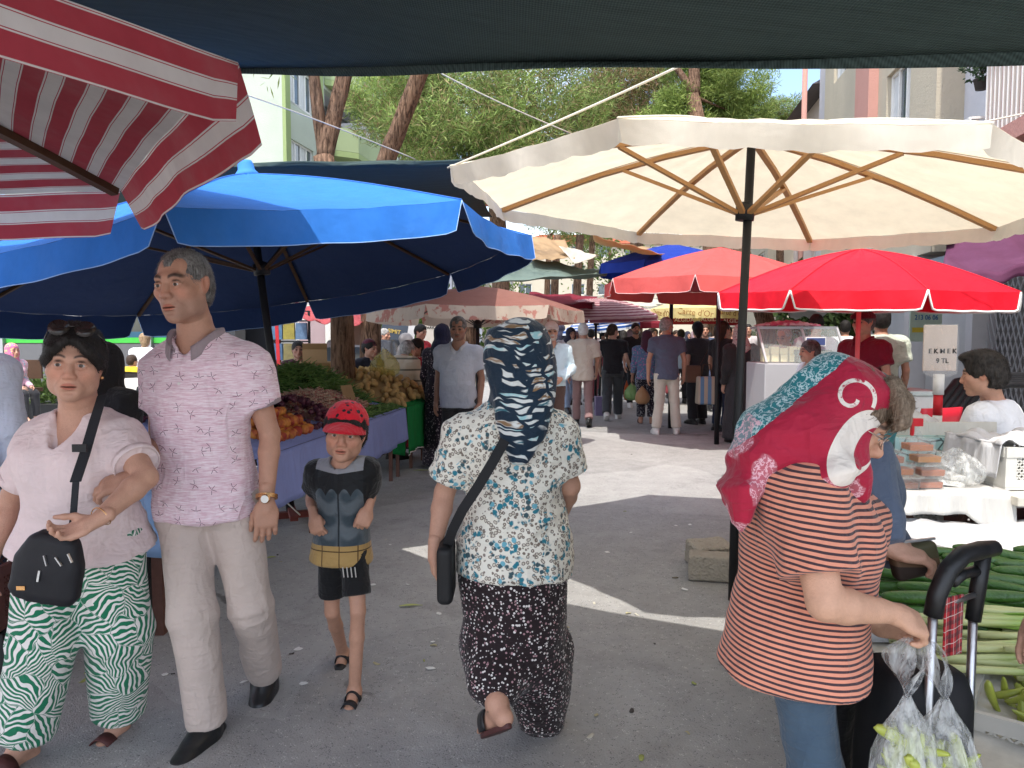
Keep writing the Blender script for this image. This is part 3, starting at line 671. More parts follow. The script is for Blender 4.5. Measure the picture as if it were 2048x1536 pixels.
def hair_cap(m, line=.062, back=-.05, vol=.012, side=-.01, fold=(.0025, 60., (1, 1, .5)), top=0., extra=None, name='hair', part_=False, fringe=None, recede=0., strands=5000, slen=1., flow=(0, .55, -.7)):
    """hair over the skull above the hair line"""
    def f(c):
        S, P, MH = c['S'], c['P'], c['MH']; s = S['hs']; v = vbox([c['J']['head']], .2 * s, c['lv']['head'] * 1.25); vol_ = vol if c['lod'] == 0 else max(vol, .011)
        v.ell(P(0, .019, .034), A((.077 + vol_, .097 + vol_, .086 + vol_ + top)) * s, MH, .01)
        v.ell(P(0, .045, -.02), A((.07 + vol_, .07 + vol_, .075)) * s, MH, .03)
        # clear the face, ears and neck
        v.ell(P(0, -.1, line - .105), A((.068, .075, .105)) * s, MH, .012, 'sub'); v.ell(P(0, -.06, line - .16), A((.079, .062, .135)) * s, MH, .015, 'sub')
        if recede:
            for q in (-1, 1): v.ell(P(q * .045, -.085, line + .01), A((.03, .045, .03 + recede)) * s, MH, .01, 'sub')
        for q in (-1, 1): v.ell(P(q * .085, .006, side - .035), A((.03, .035, .045)) * s, MH, .01, 'sub')
        v.cut(P(0, .06, back - .03), MH @ A((0, -.35, -1)))
        if fringe: fringe(v, c)
        if extra: extra(v, c)
        V, Q = v.mesh(); V = folds(relax(V, Q, 1), Q, *fold, c['seed'])
        if c['lod'] == 0:      # loose strands that soften the outline and the hair line
            g = np.random.default_rng(c['seed']); N = normals(V, Q); i = g.integers(0, len(V), strands); n_ = N[i]; fl = (MH @ A(flow)) + g.normal(size=(strands, 3)) * .35; fl = fl - n_ * (fl * n_).sum(1)[:, None]; fl /= np.linalg.norm(fl, axis=1)[:, None]
            L_ = (.008 + .012 * g.random(strands))[:, None] * slen * s; p = V[i] - n_ * .002; t = nrm_rows(np.cross(n_, fl)) * .0007 * s; mid = p + fl * L_ * .5 + n_ * L_ * .28; tip = p + fl * L_ + n_ * L_ * .3
            W = np.stack([p - t, p + t, mid + t * .8, mid - t * .8, mid - t * .8, mid + t * .8, tip + t * .2, tip - t * .2], 1).reshape(-1, 3); b0 = len(V); V = np.concatenate([V, W]).astype(np.float32); Q = np.concatenate([Q, b0 + np.arange(len(W)).reshape(-1, 4)])
        link(name, mesh_np(name, V, Q, m, True), c['o'])
    return f
def nrm_rows(v): return v / (np.linalg.norm(v, axis=1, keepdims=True) + 1e-9)
def headscarf(m, face=True, drape=None, g=.016, fold=(.005, 16., (1, .6, 1)), name='headscarf', chin=True, extra=None, attrs=None, opn=(.057, .085, .086)):
    def f(c):
        S, P, MH, J, M = c['S'], c['P'], c['MH'], c['J'], c['M']; s = S['hs']; v = vbox([J['head'], J['neck']] + (list(drape(c, None)) if drape else []), .24 * s, c['lv']['cloth'] * .8 if c['lod'] else .0055)
        v.ell(P(0, .02, .033), A((.079 + g, .1 + g, .088 + g)) * s, MH, .01); v.ell(P(0, .0, -.04), A((.072 + g, .085 + g, .1)) * s, MH, .03)
        v.cone(P(0, .01, -.06), J['neck'] - M[:, 2] * .01 * s, .085 * s, .1 * s, .05)
        if drape: drape(c, v)
        if face: v.ell(P(0, -.125, -.024), A(opn) * s, MH, .008, 'sub')
        if extra: extra(v, c)
        cmesh(name, v, m, c['o'], (*fold, c['seed']), 2, attrs=attrs)
    return f
def capelet(len_=.18, w=.16, fl=.1):
    """scarf ends spread on shoulders and back"""
    def d(c, v):
        J, M, s = c['J'], c['M'], c['S']['s']; n = J['neck']; b = n + M[:, 1] * .1 * s - M[:, 2] * len_ * s
        if v is None: return [b, J['sL'], J['sR']]
        v.loft([(-.09 * s, 0, .0, w * s, fl * s + .01), (-.03 * s, 0, .0, w * .82 * s, fl * s), (.06 * s, 0, 0, .085 * s, .085 * s)], M, n, k=.04); v.cone(n + M[:, 1] * .05 * s, b, .09 * s, .02 * s, .05)
    return d
def cap(m, visor, brim=.075, name='cap', vol=.014, tilt=.0, vdrop=.02):
    def f(c):
        S, P, MH = c['S'], c['P'], c['MH']; s = S['hs']; v = vbox([c['J']['head']], .22 * s, c['lv']['head'] * 1.2)
        v.ell(P(0, .016, .04), A((.081 + vol, .101 + vol, .088 + vol)) * s, MH, .01); v.cut(P(0, -.07, .048), MH @ A((0, -.12, -1)))
        o = cmesh(name, v, m, c['o'], (.0015, 30., (1, 1, 1), c['seed']), 2)
        b = MB()
        def fn(u, w_):
            a = (u - .5) * 2.5; r0 = .102; return Vector(P(math.sin(a) * (.088 + .006 * w_), .01 - math.cos(a) * (r0 + brim * w_ * (.35 + .65 * math.cos(a))), .054 - vdrop * w_ - .022 * math.sin(a) ** 2 + .006 * (1 - w_)))
        b.sheet(fn, 22, 5); b.build('visor', visor, o, True, solid=.004)
    return f
# ------------------------------------------------------------------ ground
def f_asphalt(T):
    p = T.pos(); big = T.noise(p, .5, 4, .6); med = T.noise(p, 5, 4, .65); g = T.vor(p, 130, rnd=1.); sp = T.vor(p, 55, out='Color').xyz()[0]; fine = T.noise(p, 320, 2, .6)
    c = T.mix(big, (.29, .286, .28), (.39, .382, .37)); c = T.mul(c, T.gray(med * .5 + T.vor(T.vm('ADD', p, T.vm('SCALE', T.noise(p, .8, 2, col=True), .5)), .42, out='Color').xyz()[0] * .26 + .64)); c = T.mix((sp > .86) * T.ss(g, .35, .2), c, (.6, .58, .56)); c = T.mix((sp < .22) * T.ss(g, .4, .2), c, (.13, .13, .135))
    cr_ = T.vor(T.vm('ADD', p, T.vm('SCALE', T.noise(p, 2.5, 3, col=True), .5)), .32, 'DISTANCE_TO_EDGE'); c = T.mix((1 - T.ss(cr_, .002, .008)) * T.ss(T.noise(p, .9, 2), .5, .6) * .7, c, (.11, .105, .1))
    st = T.ss(T.noise(p, 1.7, 5, .7), .54, .7); c = T.mix(st * .5, c, (.21, .205, .2)); c = T.mix(T.ss(T.noise(T.vm('ADD', p, (7, 3, 0)), 1.1, 4, .7), .62, .8) * .4, c, (.5, .47, .43))
    return c, g * .5 + fine * .5 + med * .6, .006
M_ASPH = material('asphalt', f_asphalt, .92, .2)
b = MB(); b.sheet(lambda u, v: ((u - .5) * 900, v * 1200 - 60, 0), 8, 8); tag(b.build('road', M_ASPH), 'worn grey asphalt street with pale dusty patches', None, None, 'structure')
# ------------------------------------------------------------------ umbrellas and awnings
def canvas(name, c, tr=.3, rough=.8, dirt=.5, stripes=None, dirtc=(.25, .2, .15), inner=None):
    def fn(T):
        p = T.obj(); w_ = T.noise(p, 500, 2); d = T.ss(T.noise(p, 1.6, 5, .7), .45, .75); st = T.noise(T.map(p, scale=(1, 1, .3)), 7, 4, .65)
        col = stripes(T) if stripes else c
        col = T.mul(col, T.gray(st * .34 + T.noise(p, .9, 4, .65) * .3 + .66)); col = T.mix(d * dirt * .3, col, T.mul(col, dirtc + (1,)) if False else tuple(q * .6 + .4 * r for q, r in zip(c, dirtc)))
        if inner: col = T.mix(X(T, T.n('ShaderNodeNewGeometry').outputs['Backfacing']), inner, col)      # inside faces painted darker, their shade put into the colour
        return col, w_ * .1 + T.noise(p, 3.5, 3, .5, .2) * 2., .012
    return material(name, fn, rough, .15, transl=tr)
def umbrella(label, apex, nrm_, Rr, rise, ph, n, mats, base=None, val=.2, pole_r=.028, bulge=.05, sag=.03, finial=True, scallop=0, ribw=.03, drop=.48, strut=.5, splay=.12, group=None, trim=None, slit=.06, collar=None, hemc=None, panels=14, seam=None):
    cm, vm_, rm, pm = mats[:4]; fm = mats[4] if len(mats) > 4 else cm; n3 = Vector(nrm_).normalized(); apex = Vector(apex); u = Vector((0, 1, 0)).cross(n3).normalized(); v = n3.cross(u)
    foot = Vector(base) if base is not None else Vector((apex.x, apex.y, 0)); o = empty('market_umbrella', foot); tag(o, label, 'umbrella', group); lo = apex - foot
    cor = [lo - n3 * rise + (u * math.cos(ph + 2 * PI * i / n) + v * math.sin(ph + 2 * PI * i / n)) * Rr for i in range(n)]; rs = random.Random(sum(map(ord, label)))
    def prof(a, r): return lo + (a - lo) * r + n3 * (bulge * Rr * math.sin(PI * min(1, r * 1.0)) * (1 - .25 * r))
    for i in range(n):
        A_, B_ = cor[i], cor[(i + 1) % n]
        def pt(r, t):
            p = prof(A_, r) * (1 - t) + prof(B_, r) * t; k = 4 * t * (1 - t); mid = (A_ + B_) / 2
            wr_ = math.sin(t * 23 + i * 2.1 + 3 * r) * math.sin(PI * t) * (.0035 * (1 - r) + .002 * r) + .0025 * math.sin(r * 14 + i) * k
            return p + n3 * (wr_ * Rr) - n3 * (sag * Rr * k * r * (1.25 - r * .5)) + (lo - n3 * rise - mid) * (.018 * k * r * r)
        V = []; st = []; nr, ntt = panels, panels
        for j in range(nr + 1):
            for k in range(ntt + 1): V.append(pt(j / nr, k / ntt)); st.append((j / nr * Rr, (k / ntt - .5) * (B_ - A_).length * j / nr, i))
        f = [(j * (ntt + 1) + k, j * (ntt + 1) + k + 1, (j + 1) * (ntt + 1) + k + 1, (j + 1) * (ntt + 1) + k) for j in range(nr) for k in range(ntt)]
        link('canopy_panel', mesh_np('canopy_panel', [tuple(q) for q in V], f, cm, True, attrs={'st': np.array(st, np.float32)}), o)
        if val:
            out = ((A_ + B_) / 2 - (lo - n3 * rise)); out = (out - n3 * out.dot(n3)).normalized(); V = []; st = []; m = 24; q_ = 4; s1, s2 = rs.random() * 6, rs.random() * 6
            for j in range(q_ + 1):
                for k in range(m + 1):
                    t = slit * .12 * j / q_ + (k / m) * (1 - 2 * slit * .12 * j / q_); e = pt(1, min(1, max(0, t))); w_ = j / q_
                    ed = min(k, m - k) / m
                    hgt = val * (1 - scallop * (.5 + .5 * math.cos(k * 2 * PI / (m / 8.)))) * (1 if ed > .03 else .93)
                    V.append(e - Vector((0, 0, 1)) * (hgt * w_) * .96 + out * (splay * val * w_ + .012 * w_ * math.sin(t * 9 + s1) + .008 * w_ * math.sin(t * 23 + s2)) - n3 * .001); st.append((Rr + val * w_, (k / m - .5) * (B_ - A_).length, i))
            f = [(j * (m + 1) + k, j * (m + 1) + k + 1, (j + 1) * (m + 1) + k + 1, (j + 1) * (m + 1) + k) for j in range(q_) for k in range(m)]
            vo = link('valance', mesh_np('valance', [tuple(q) for q in V], f, vm_, True, attrs={'st': np.array(st, np.float32)}), o)
            if trim:
                b = MB(); idx = [j * (m + 1) for j in range(q_ + 1)] + [q_ * (m + 1) + k for k in range(1, m + 1)] + [j * (m + 1) + m for j in range(q_ - 1, -1, -1)]; b.tube([Vector(V[q]) for q in idx], trim[1], 5); b.build('edge_binding', trim[0], vo, True)
        if seam:
            b = MB(); b.tube([prof(A_, r) + n3 * .002 for r in np.linspace(.03, 1, 12)], .006, 5); b.build('seam', seam, o, True)
        if rm:
            b = MB(); pts = [prof(A_, r) - n3 * .022 for r in (.04, .3, .55, .8, .985)]
            for a, c in zip(pts[:-1], pts[1:]): b.bar(a, c, ribw, ribw * .7, n3)
            b.build('rib', rm, o); b = MB(); b.bar(lo - n3 * drop + (A_ - lo).normalized() * .05, prof(A_, strut) - n3 * .035, ribw * .85, ribw * .6, n3); b.build('strut', rm, o)
    b = MB(); b.tube([Vector((0, 0, 0)), Vector((0, 0, 0)) * .5 + (lo - n3 * .9 * min(1, lo.length * .3)) * .5, lo - n3 * .02], [pole_r * 1.15, pole_r, pole_r], 14); b.build('pole', pm, o, True)
    b = MB(); Mx = Matrix.Translation(lo - n3 * drop) @ n3.to_track_quat('Z', 'Y').to_matrix().to_4x4(); b.lathe([(pole_r * 1.1, -.05), (pole_r * 2.1, -.05), (pole_r * 2.2, .03), (pole_r * 1.2, .05)], 14, Mx); b.build('runner', pm, o, True)
    if finial:
        b = MB(); Mx = Matrix.Translation(lo) @ n3.to_track_quat('Z', 'Y').to_matrix().to_4x4(); b.lathe([(.11, -.035), (.085, .005), (.065, .03), (.06, .075), (.05, .1), (0, .105)], 18, Mx); b.build('crown_cap', fm, o, True)
    return o, cor, lo
BLKM = plain((.018, .018, .02), .5, .4, .3, .3, 14, 'black_painted_steel'); WOODL = material('beech_wood', lambda T: (lambda p: (T.mix(T.noise(T.map(p, scale=(6, 6, 6)), 14, 4, .6, 1.5), (.42, .2, .07), (.56, .31, .13)), T.noise(p, 90, 3), .002))(T.obj()), .55, .3)
WOODD = plain((.075, .038, .02), .6, .3, 0, .3, 20, 'dark_wood')
CREAM = canvas('cream_canvas', (.82, .73, .56), .42, .85, .35); CREAMV = canvas('cream_valance', (.84, .79, .69), .35, .85, .6)
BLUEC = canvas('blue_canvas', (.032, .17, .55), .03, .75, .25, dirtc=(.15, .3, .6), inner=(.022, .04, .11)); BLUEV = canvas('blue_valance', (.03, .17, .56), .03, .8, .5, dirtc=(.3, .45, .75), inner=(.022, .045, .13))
apx = at(504, 350, 6.0); apx = at(493.9, 348, 6.0)
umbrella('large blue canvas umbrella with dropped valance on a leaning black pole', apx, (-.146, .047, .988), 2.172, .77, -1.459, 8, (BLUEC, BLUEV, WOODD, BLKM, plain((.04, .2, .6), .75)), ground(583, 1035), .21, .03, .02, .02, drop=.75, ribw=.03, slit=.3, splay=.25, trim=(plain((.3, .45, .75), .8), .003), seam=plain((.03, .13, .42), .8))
umbrella('cream canvas umbrella with pale wooden ribs on a black pole', at(1504.2, 268.3, 4.2), (.067, -.01, .998), 1.648, .353, -2.938, 8, (CREAM, CREAMV, WOODL, BLKM), ground(1466, 1200), .095, .024, .03, .003, scallop=.1, drop=.42, ribw=.034, slit=0, splay=-.25, strut=.46, finial=False, seam=plain((.7, .64, .52), .85))
def f_rw(T):
    s_ = T.attr('st').xyz()[0]; f_ = (s_ * 8.3 + .32).frac(); m = T.ss(f_, .44, .46) * (1 - T.ss(f_, .955, .975)); thin = ((f_ - .40).abs() < .012).max((f_ - .02).abs() < .012); return T.mix(m.max(thin), (.76, .72, .68), (.46, .065, .085))
RW = canvas('red_white_canvas', (.6, .42, .42), .6, .85, .9, f_rw)
# hexagonal striped umbrella that hangs over the camera's left shoulder
cA, cB = Vector((-.69, 2.0, 2.175)), Vector((-1.79, 3.44, 2.175)); ctr = (cA + cB) / 2 + Vector((-1.44, -1.04, -.075)).normalized() * ((cA - cB).length * .866)
tilt = Vector((-.045, .0, 1)).normalized(); Rr = (cA - cB).length; dA = cA - ctr
uu = Vector((0, 1, 0)).cross(tilt).normalized(); vv = tilt.cross(uu)
umbrella('red and white striped umbrella with deep valance beside the dark shade net', ctr + tilt * .46, tilt, Rr, .46, math.atan2(dA.dot(vv), dA.dot(uu)), 6, (RW, RW, WOODD, BLKM), (ctr.x - .05, ctr.y, 0), .2, .026, .03, .01, slit=.4, splay=.4, ribw=.045, drop=.5)
REDC = canvas('red_canvas', (.78, .012, .03), .12, .6, .1, dirtc=(.6, .1, .1)); SALM = canvas('faded_red_canvas', (.66, .12, .11), .3, .8, .5, dirtc=(.7, .3, .25)); PINKP = plain((.75, .16, .17), .45, .4, 0, .15, 12, 'red_painted_pole'); WHT = plain((.8, .79, .76), .8, .2, 0, .08, 20, 'white_tape'); NAVYC = canvas('royal_blue_canvas', (.015, .045, .34), .2, .7, .3)
umbrella('bright red umbrella with white-bound valance on a pink pole', at(1722, 498, 6.6), (.01, -.03, 1), 1.215, .39, -1.62, 8, (REDC, REDC, BLKM, PINKP), None, .15, .02, .05, .01, slit=.35, splay=.1, trim=(WHT, .008), finial=False, ribw=.012, seam=plain((.55, .01, .025), .7))
umbrella('faded salmon umbrella with dropped valance behind the bright red one', at(1440, 495, 10.2), (.03, 0, 1), 1.6, .5, -2.0, 8, (SALM, SALM, BLKM, BLKM), None, .2, .03, .03, .01, slit=.35, trim=(plain((.7, .5, .48), .8), .004), finial=False, ribw=.015)
umbrella('royal blue umbrella peeking out behind the salmon one', at(1345, 488, 12.0), (.02, 0, 1), 1.2, .36, -2.1, 8, (NAVYC, NAVYC, BLKM, BLKM), None, .16, .03, .03, .01, finial=False, ribw=.015)
def f_goat(T):
    s_ = T.attr('st').xyz(); r_ = s_[0]; p = T.obj(); m = T.ss(T.noise(p, 7, 3, .6), .55, .62); return T.mix(r_ > 1.38, (.33, .15, .12), T.mix(m * .7, (.62, .52, .42), (.45, .1, .08)))
TANC = canvas('dusty_rose_canvas', (.35, .18, .14), .35, .85, .5, f_goat)
umbrella('dusty brown umbrella with pale stained valance above the potato stall', at(955, 573, 9.6), (0, .02, 1), 1.385, .3, -1.95, 6, (TANC, TANC, BLKM, BLKM), None, .16, .025, .04, .02, finial=False, ribw=.015, slit=.2)
def f_pinkst(T): x = T.attr('st').xyz()[0]; return T.mix(((x * 9).frac() > .55), (.62, .42, .43), (.30, .09, .12))
def f_bluest(T): x = T.attr('st').xyz()[0]; return T.mix(((x * 9).frac() > .5), (.6, .63, .68), (.03, .10, .36))
PKS = canvas('pink_striped_canvas', (.5, .3, .3), .3, .85, .3, f_pinkst); BLS = canvas('blue_striped_canvas', (.3, .4, .5), .25, .85, .3, f_bluest)
umbrella('pink and maroon striped umbrella over the middle of the street crowd', at(1192, 597, 15), (-.02, -.06, 1), 1.25, .34, .1, 10, (PKS, PKS, BLKM, BLKM), None, .1, .025, .08, .0, finial=False, ribw=.014)
umbrella('small blue and white striped umbrella below the pink striped one', at(1200, 628, 18), (-.12, -.05, 1), .95, .3, .2, 10, (BLS, BLS, BLKM, BLKM), None, .1, .025, .08, .0, finial=False, ribw=.014)
MAROON = canvas('maroon_canvas', (.22, .02, .035), .2, .8, .3)
umbrella('maroon umbrella half hidden by the pink striped one', at(1240, 625, 20), (.0, 0, 1), 1.3, .3, .3, 8, (MAROON, MAROON, BLKM, BLKM), None, .12, .025, .03, .0, finial=False, ribw=.014)
YEL = canvas('pale_yellow_canvas', (.8, .68, .32), .3, .8, .2, dirtc=(.7, .6, .4)); YELP = plain((.72, .58, .28), .6)
yo_, ycor, ylo = umbrella('pale yellow ice cream umbrella with brown script on its valance', at(1395, 594, 16), (0, 0, 1), 1.02, .26, -2.25, 8, (YEL, YEL, YELP, YELP), None, .22, .03, .03, .0, finial=False, ribw=.02, splay=0)
def text(body, size, M4, m, parent, name='lettering', ex=.002, bold=False, align='CENTER', sx=1.):
    cu = bpy.data.curves.new(name, 'FONT'); cu.body = body; cu.size = size; cu.extrude = ex; cu.align_x = align; cu.align_y = 'CENTER'; cu.resolution_u = 3
    if bold: cu.offset = size * .012
    to = bpy.data.objects.new(name, cu); COL.objects.link(to); dg = bpy.context.evaluated_depsgraph_get(); me = bpy.data.meshes.new_from_object(to.evaluated_get(dg)); bpy.data.objects.remove(to)
    me.materials.clear(); me.materials.append(m); o = link(name, me, parent); o.matrix_local = M4 @ Matrix.Diagonal((sx, 1, 1, 1)); return o
def facing(p, out, up=(0, 0, 1), shear=0.):
    """matrix that puts text lying in local xy at p with its face along out"""
    z = Vector(out).normalized(); x = Vector(up).cross(z).normalized(); y = z.cross(x); m = Matrix((x, y, z)).transposed().to_4x4(); m.translation = Vector(p)
    if shear: m = m @ Matrix(((1, shear, 0, 0), (0, 1, 0, 0), (0, 0, 1, 0), (0, 0, 0, 1)))
    return m
SCRIPT = plain((.35, .17, .05), .7)
for i in range(8):
    a, c = ycor[i], ycor[(i + 1) % 8]; mid = (a + c) / 2; out = mid - ylo; out.z = 0
    if out.y < .3: text("Carte d'Or", .17, facing(mid * 1.0 - Vector((0, 0, .1)) + out.normalized() * .03, out, shear=.25), SCRIPT, yo_, ex=.003, sx=.95)
for k, (px, py) in enumerate(((1368, 638), (1421, 637), (1465, 640))):
    p = at(px, py, 16.3); so = MB().box((-.24, -.02, -.12), (.24, .02, .12)).build('ice_cream_sign', plain((.3, .015, .03), .5), None, loc=p); tag(so, ('dark red ice cream sign under the yellow umbrella, ' + ('leftmost', 'middle', 'rightmost') [k] + ' of three'), 'sign', 'ice cream signs')
    text('ALGIDA', .12, facing((0, -.024, -.02), (0, -1, 0)), plain((.75, .6, .6), .6), so, ex=.002, bold=True)
def tarp(label, cor, m, sag=.25, th=.006, name='awning', nu=22, nv=14, wob=.04, hang=None, group=None, seed=0, cat='awning', fold=0, bow=None):
    """sheet between four corners, sagging, with a loose edge"""
    c = [Vector(q) for q in cor]; mid = sum(c, Vector()) / 4; b = MB(); r = random.Random(seed); p1, p2 = r.random() * 6, r.random() * 6
    def fn(u, v):
        p = (c[0] * (1 - u) + c[1] * u) * (1 - v) + (c[3] * (1 - u) + c[2] * u) * v; e = 4 * u * (1 - u); q = 4 * v * (1 - v)
        if bow: p = p + (p - Vector((0, 0, EYE))) * (bow[0] * math.exp(-((u - bow[1]) / bow[2]) ** 2) * max(0, 1 - v * 1.6))      # edge bulged out along the view lines, shaped to throw its shadow further
        return p - mid - Vector((0, 0, 1)) * (sag * (.65 * q + .35 * e * q + .12 * e)) + Vector((0, 0, 1)) * (wob * math.sin(u * 11 + p1 + 3 * v) * (.4 + .6 * v) + wob * .5 * math.sin(u * 25 + v * 13 + p2)) + Vector((0, fold * math.sin(u * 40 + p1) * v, 0))
    b.sheet(fn, nu, nv)
    if hang:
        b.sheet(lambda u, v: fn(u, 0) - Vector((0, 0, 1)) * (hang * v) - Vector((0, .03 * math.sin(u * 17 + p1) * v, 0)), nu, 3)
    o = b.build(name, m, None, True, loc=mid, solid=th); tag(o, label, cat, group); return o
def f_net(T):
    p = T.obj(); x, y, z = p.xyz(); w_ = ((x * 700).sin() * .5 + .5) * .5 + ((y * 420).sin() * .5 + .5) * .5; n = T.noise(T.map(p, scale=(.4, 5, 5)), 6, 4, .6); return T.mul((.05, .072, .068), T.gray(w_ * .8 + n * .7 + .3)), w_, .002
NET = material('shade_net', f_net, .85, .1)
tarp('dark green shade net stretched over the street above the viewer', (at(-300, 152, 4.2), at(2300, 98, 2.12), (2.4, .1, 2.4), (-3.3, .1, 2.8)), NET, .04, .004, 'shade_net', 60, 30, .008, .03, bow=(.24, .42, .14), seed=3, cat='net')
tarp('dark green shade net slung behind the blue umbrella', (at(180, 326, 7.0), at(935, 318, 7.0), at(985, 435, 9.6), at(120, 430, 9.6)), NET, .1, .004, 'shade_net', 30, 14, .01, .04, seed=4, cat='net')
GREYG = canvas('grey_green_canvas', (.19, .25, .215), .25, .85, .5); TANT = canvas('tan_canvas', (.55, .38, .22), .4, .85, .5); OFFW = canvas('off_white_canvas', (.78, .73, .62), .4, .85, .5); PURP = canvas('purple_canvas', (.17, .06, .12), .35, .8, .4, dirtc=(.6, .3, .5)); SILV = canvas('grey_plastic_sheet', (.36, .36, .35), .3, .5, .6); DKGREEN = canvas('dark_green_canvas', (.06, .1, .085), .15, .85, .4)
tarp('grey-green peaked awning between the blue and salmon umbrellas', (at(905, 568, 11), at(1215, 545, 11), at(1210, 543, 14), at(1060, 515, 13.5)), GREYG, .1, seed=1, wob=.02)
tarp('tan awning tied beside the corner of the blue umbrella', (at(1065, 520, 13), at(1150, 515, 13), at(1130, 480, 16), at(1040, 470, 16)), TANT, .05, seed=2, wob=.02)
tarp('small off-white triangular awning between tan cloths', (at(1118, 492, 13.5), at(1150, 527, 12.6), at(1198, 512, 13.5), at(1140, 495, 15)), OFFW, .02, seed=3, wob=.01)
tarp('beige awning strung under the rim of the cream umbrella', (at(1185, 470, 10), at(1330, 508, 10), at(1310, 498, 14), at(1190, 478, 14)), TANT, .08, seed=4, wob=.02)
tarp('long tan and cream awning above the far crowd', (at(1195, 612, 17), at(1300, 574, 17), at(1300, 578, 24), at(1180, 600, 24)), TANT, .05, seed=5, wob=.02)
tarp('maroon flat awning behind the dusty brown umbrella', (at(1040, 612, 13), at(1185, 606, 13), at(1195, 592, 17), at(1060, 585, 17)), MAROON, .05, seed=6, wob=.02, hang=.1)
tarp('torn purple cloth awning above the shop shutters', (at(1880, 545, 7.6), at(2200, 520, 7.0), at(2260, 440, 8.6), at(1895, 468, 9.4)), PURP, .15, seed=7, wob=.05, nu=30, nv=20, hang=.12)
tarp('grey-green awning edge behind the bright red umbrella', (at(1690, 500, 9.5), at(1910, 480, 9), at(1930, 455, 12), at(1700, 468, 12)), GREYG, .06, seed=8, wob=.02)
tarp('tan awning above the cheese counter', (at(1470, 592, 11), at(1650, 604, 11.5), at(1700, 560, 16), at(1440, 560, 16)), TANT, .1, seed=9, wob=.03)
tarp('white and grey striped plastic sheet sloping behind the counter men', (at(1560, 596, 12.5), at(1660, 590, 12.5), at(1690, 622, 15), at(1590, 640, 15)), SILV, .06, seed=10, wob=.04)
for i, (px, py, Y, w_, c_) in enumerate(((1290, 592, 26, 3.2, OFFW), (1345, 600, 30, 4, OFFW), (1250, 590, 33, 3, SILV), (1440, 588, 24, 3, TANT), (1500, 596, 30, 3.5, OFFW))):
    c0 = at(px, py, Y); tarp(('wide white', 'far white peaked', 'grey plastic', 'tan', 'far off-white')[i] + ' awning in the distance above the crowd', (c0 + Vector((-w_ / 2, 0, -.3)), c0 + Vector((w_ / 2, 0, -.35)), c0 + Vector((w_ / 2, 3, .1)), c0 + Vector((-w_ / 2, 3, .15))), c_, .1, seed=20 + i, wob=.03)
ROPE = plain((.62, .58, .5), .9, .1, 0, .2, 60, 'rope')
for lab, pts in (('pale guy rope from the cream umbrella up to the shade net', (at(895, 336, 3.9), at(1130, 236, 3.5), at(1368, 128, 2.95))), ('thin rope slanting across the pine crowns', (at(870, 140, 6), at(1000, 205, 6.4), at(1145, 268, 7))), ('long white rope crossing in front of the green building', (at(470, 182, 5), at(660, 250, 6), at(830, 318, 7))), ('slack line tied above the potted balcony plants', (at(1960, 245, 5), at(2010, 235, 5), at(2080, 220, 5)))):
    b = MB(); n_ = 14; P3 = [pts[0] * (1 - t) ** 2 + (pts[1] * 2 - (pts[0] + pts[2]) / 2) * 2 * t * (1 - t) + pts[2] * t * t for t in np.linspace(0, 1, n_)]; tag(b.tube(P3, .005, 6).build('rope', ROPE, None, True), lab, 'rope')
# ------------------------------------------------------------------ buildings
def plaster(c, name='plaster', var=.1, stain=.4):
    def fn(T):
        p = T.obj(); n = T.noise(p, .7, 5, .65); st = T.ss(T.noise(T.map(p, scale=(1, 1, .18)), 1.4, 4, .7), .55, .8); g = T.noise(p, 25, 4, .6)
        col = T.mul(c, T.gray(n * .3 + .86)); col = T.mix(st * stain, col, tuple(q * .68 for q in c)); return col, g + n * 2, .012
    return material(name, fn, .9, .15)
GLASS = material('window_glass', lambda T: T.mix(T.noise(T.obj(), 1.5, 2), (.04, .05, .055), (.12, .15, .17)), .08, .6)
PVC = plain((.72, .72, .7), .5, .3, 0, .06, 8, 'white_window_frame'); CURT = plain((.55, .56, .56), .9, .1, 0, .2, 6, 'net_curtain')
GW = plaster((.42, .46, .39)); GT = plaster((.28, .35, .16), stain=.2); GP = plaster((.31, .37, .21), stain=.3); BEI = plaster((.37, .37, .31)); CRM = plaster((.46, .41, .32)); SALMW = plaster((.48, .26, .22), stain=.3); PWHT = plaster((.5, .5, .53)); YELW = plaster((.6, .45, .22)); GREYW = plaster((.42, .41, .40))
def frame_mat(o, u, out):
    """local frame: x along u, y = into the wall, z up"""
    u = Vector(u).normalized(); out = Vector(out).normalized(); m = Matrix((u, -out, Vector((0, 0, 1)))).transposed().to_4x4(); m.translation = Vector(o); return m
def window(parent, M, x0, x1, z0, z1, mull=2, frame=PVC, glass=GLASS, sill=True, curtain=False):
    w_ = MB(); t = .06
    for a, c in (((x0, -.02, z0), (x0 + t, .06, z1)), ((x1 - t, -.02, z0), (x1, .06, z1)), ((x0 + t, -.02, z1 - t), (x1 - t, .06, z1)), ((x0 + t, -.02, z0), (x1 - t, .06, z0 + t))): w_.box(a, c, M)
    for i in range(1, mull): x = x0 + (x1 - x0) * i / mull; w_.box((x - .03, -.02, z0 + t), (x + .03, .06, z1 - t), M)
    f = w_.build('window', frame, parent)
    for i in range(mull): xa = x0 + (x1 - x0) * i / mull; xb = x0 + (x1 - x0) * (i + 1) / mull; MB().box((xa + .035, .03, z0 + t), (xb - .035, .04, z1 - t), M).build('pane', CURT if curtain and i % 2 == 0 else glass, f)
    if sill: MB().box((x0 - .08, -.1, z0 - .07), (x1 + .08, .0, z0 - .002), M).build('sill', PVC, f)
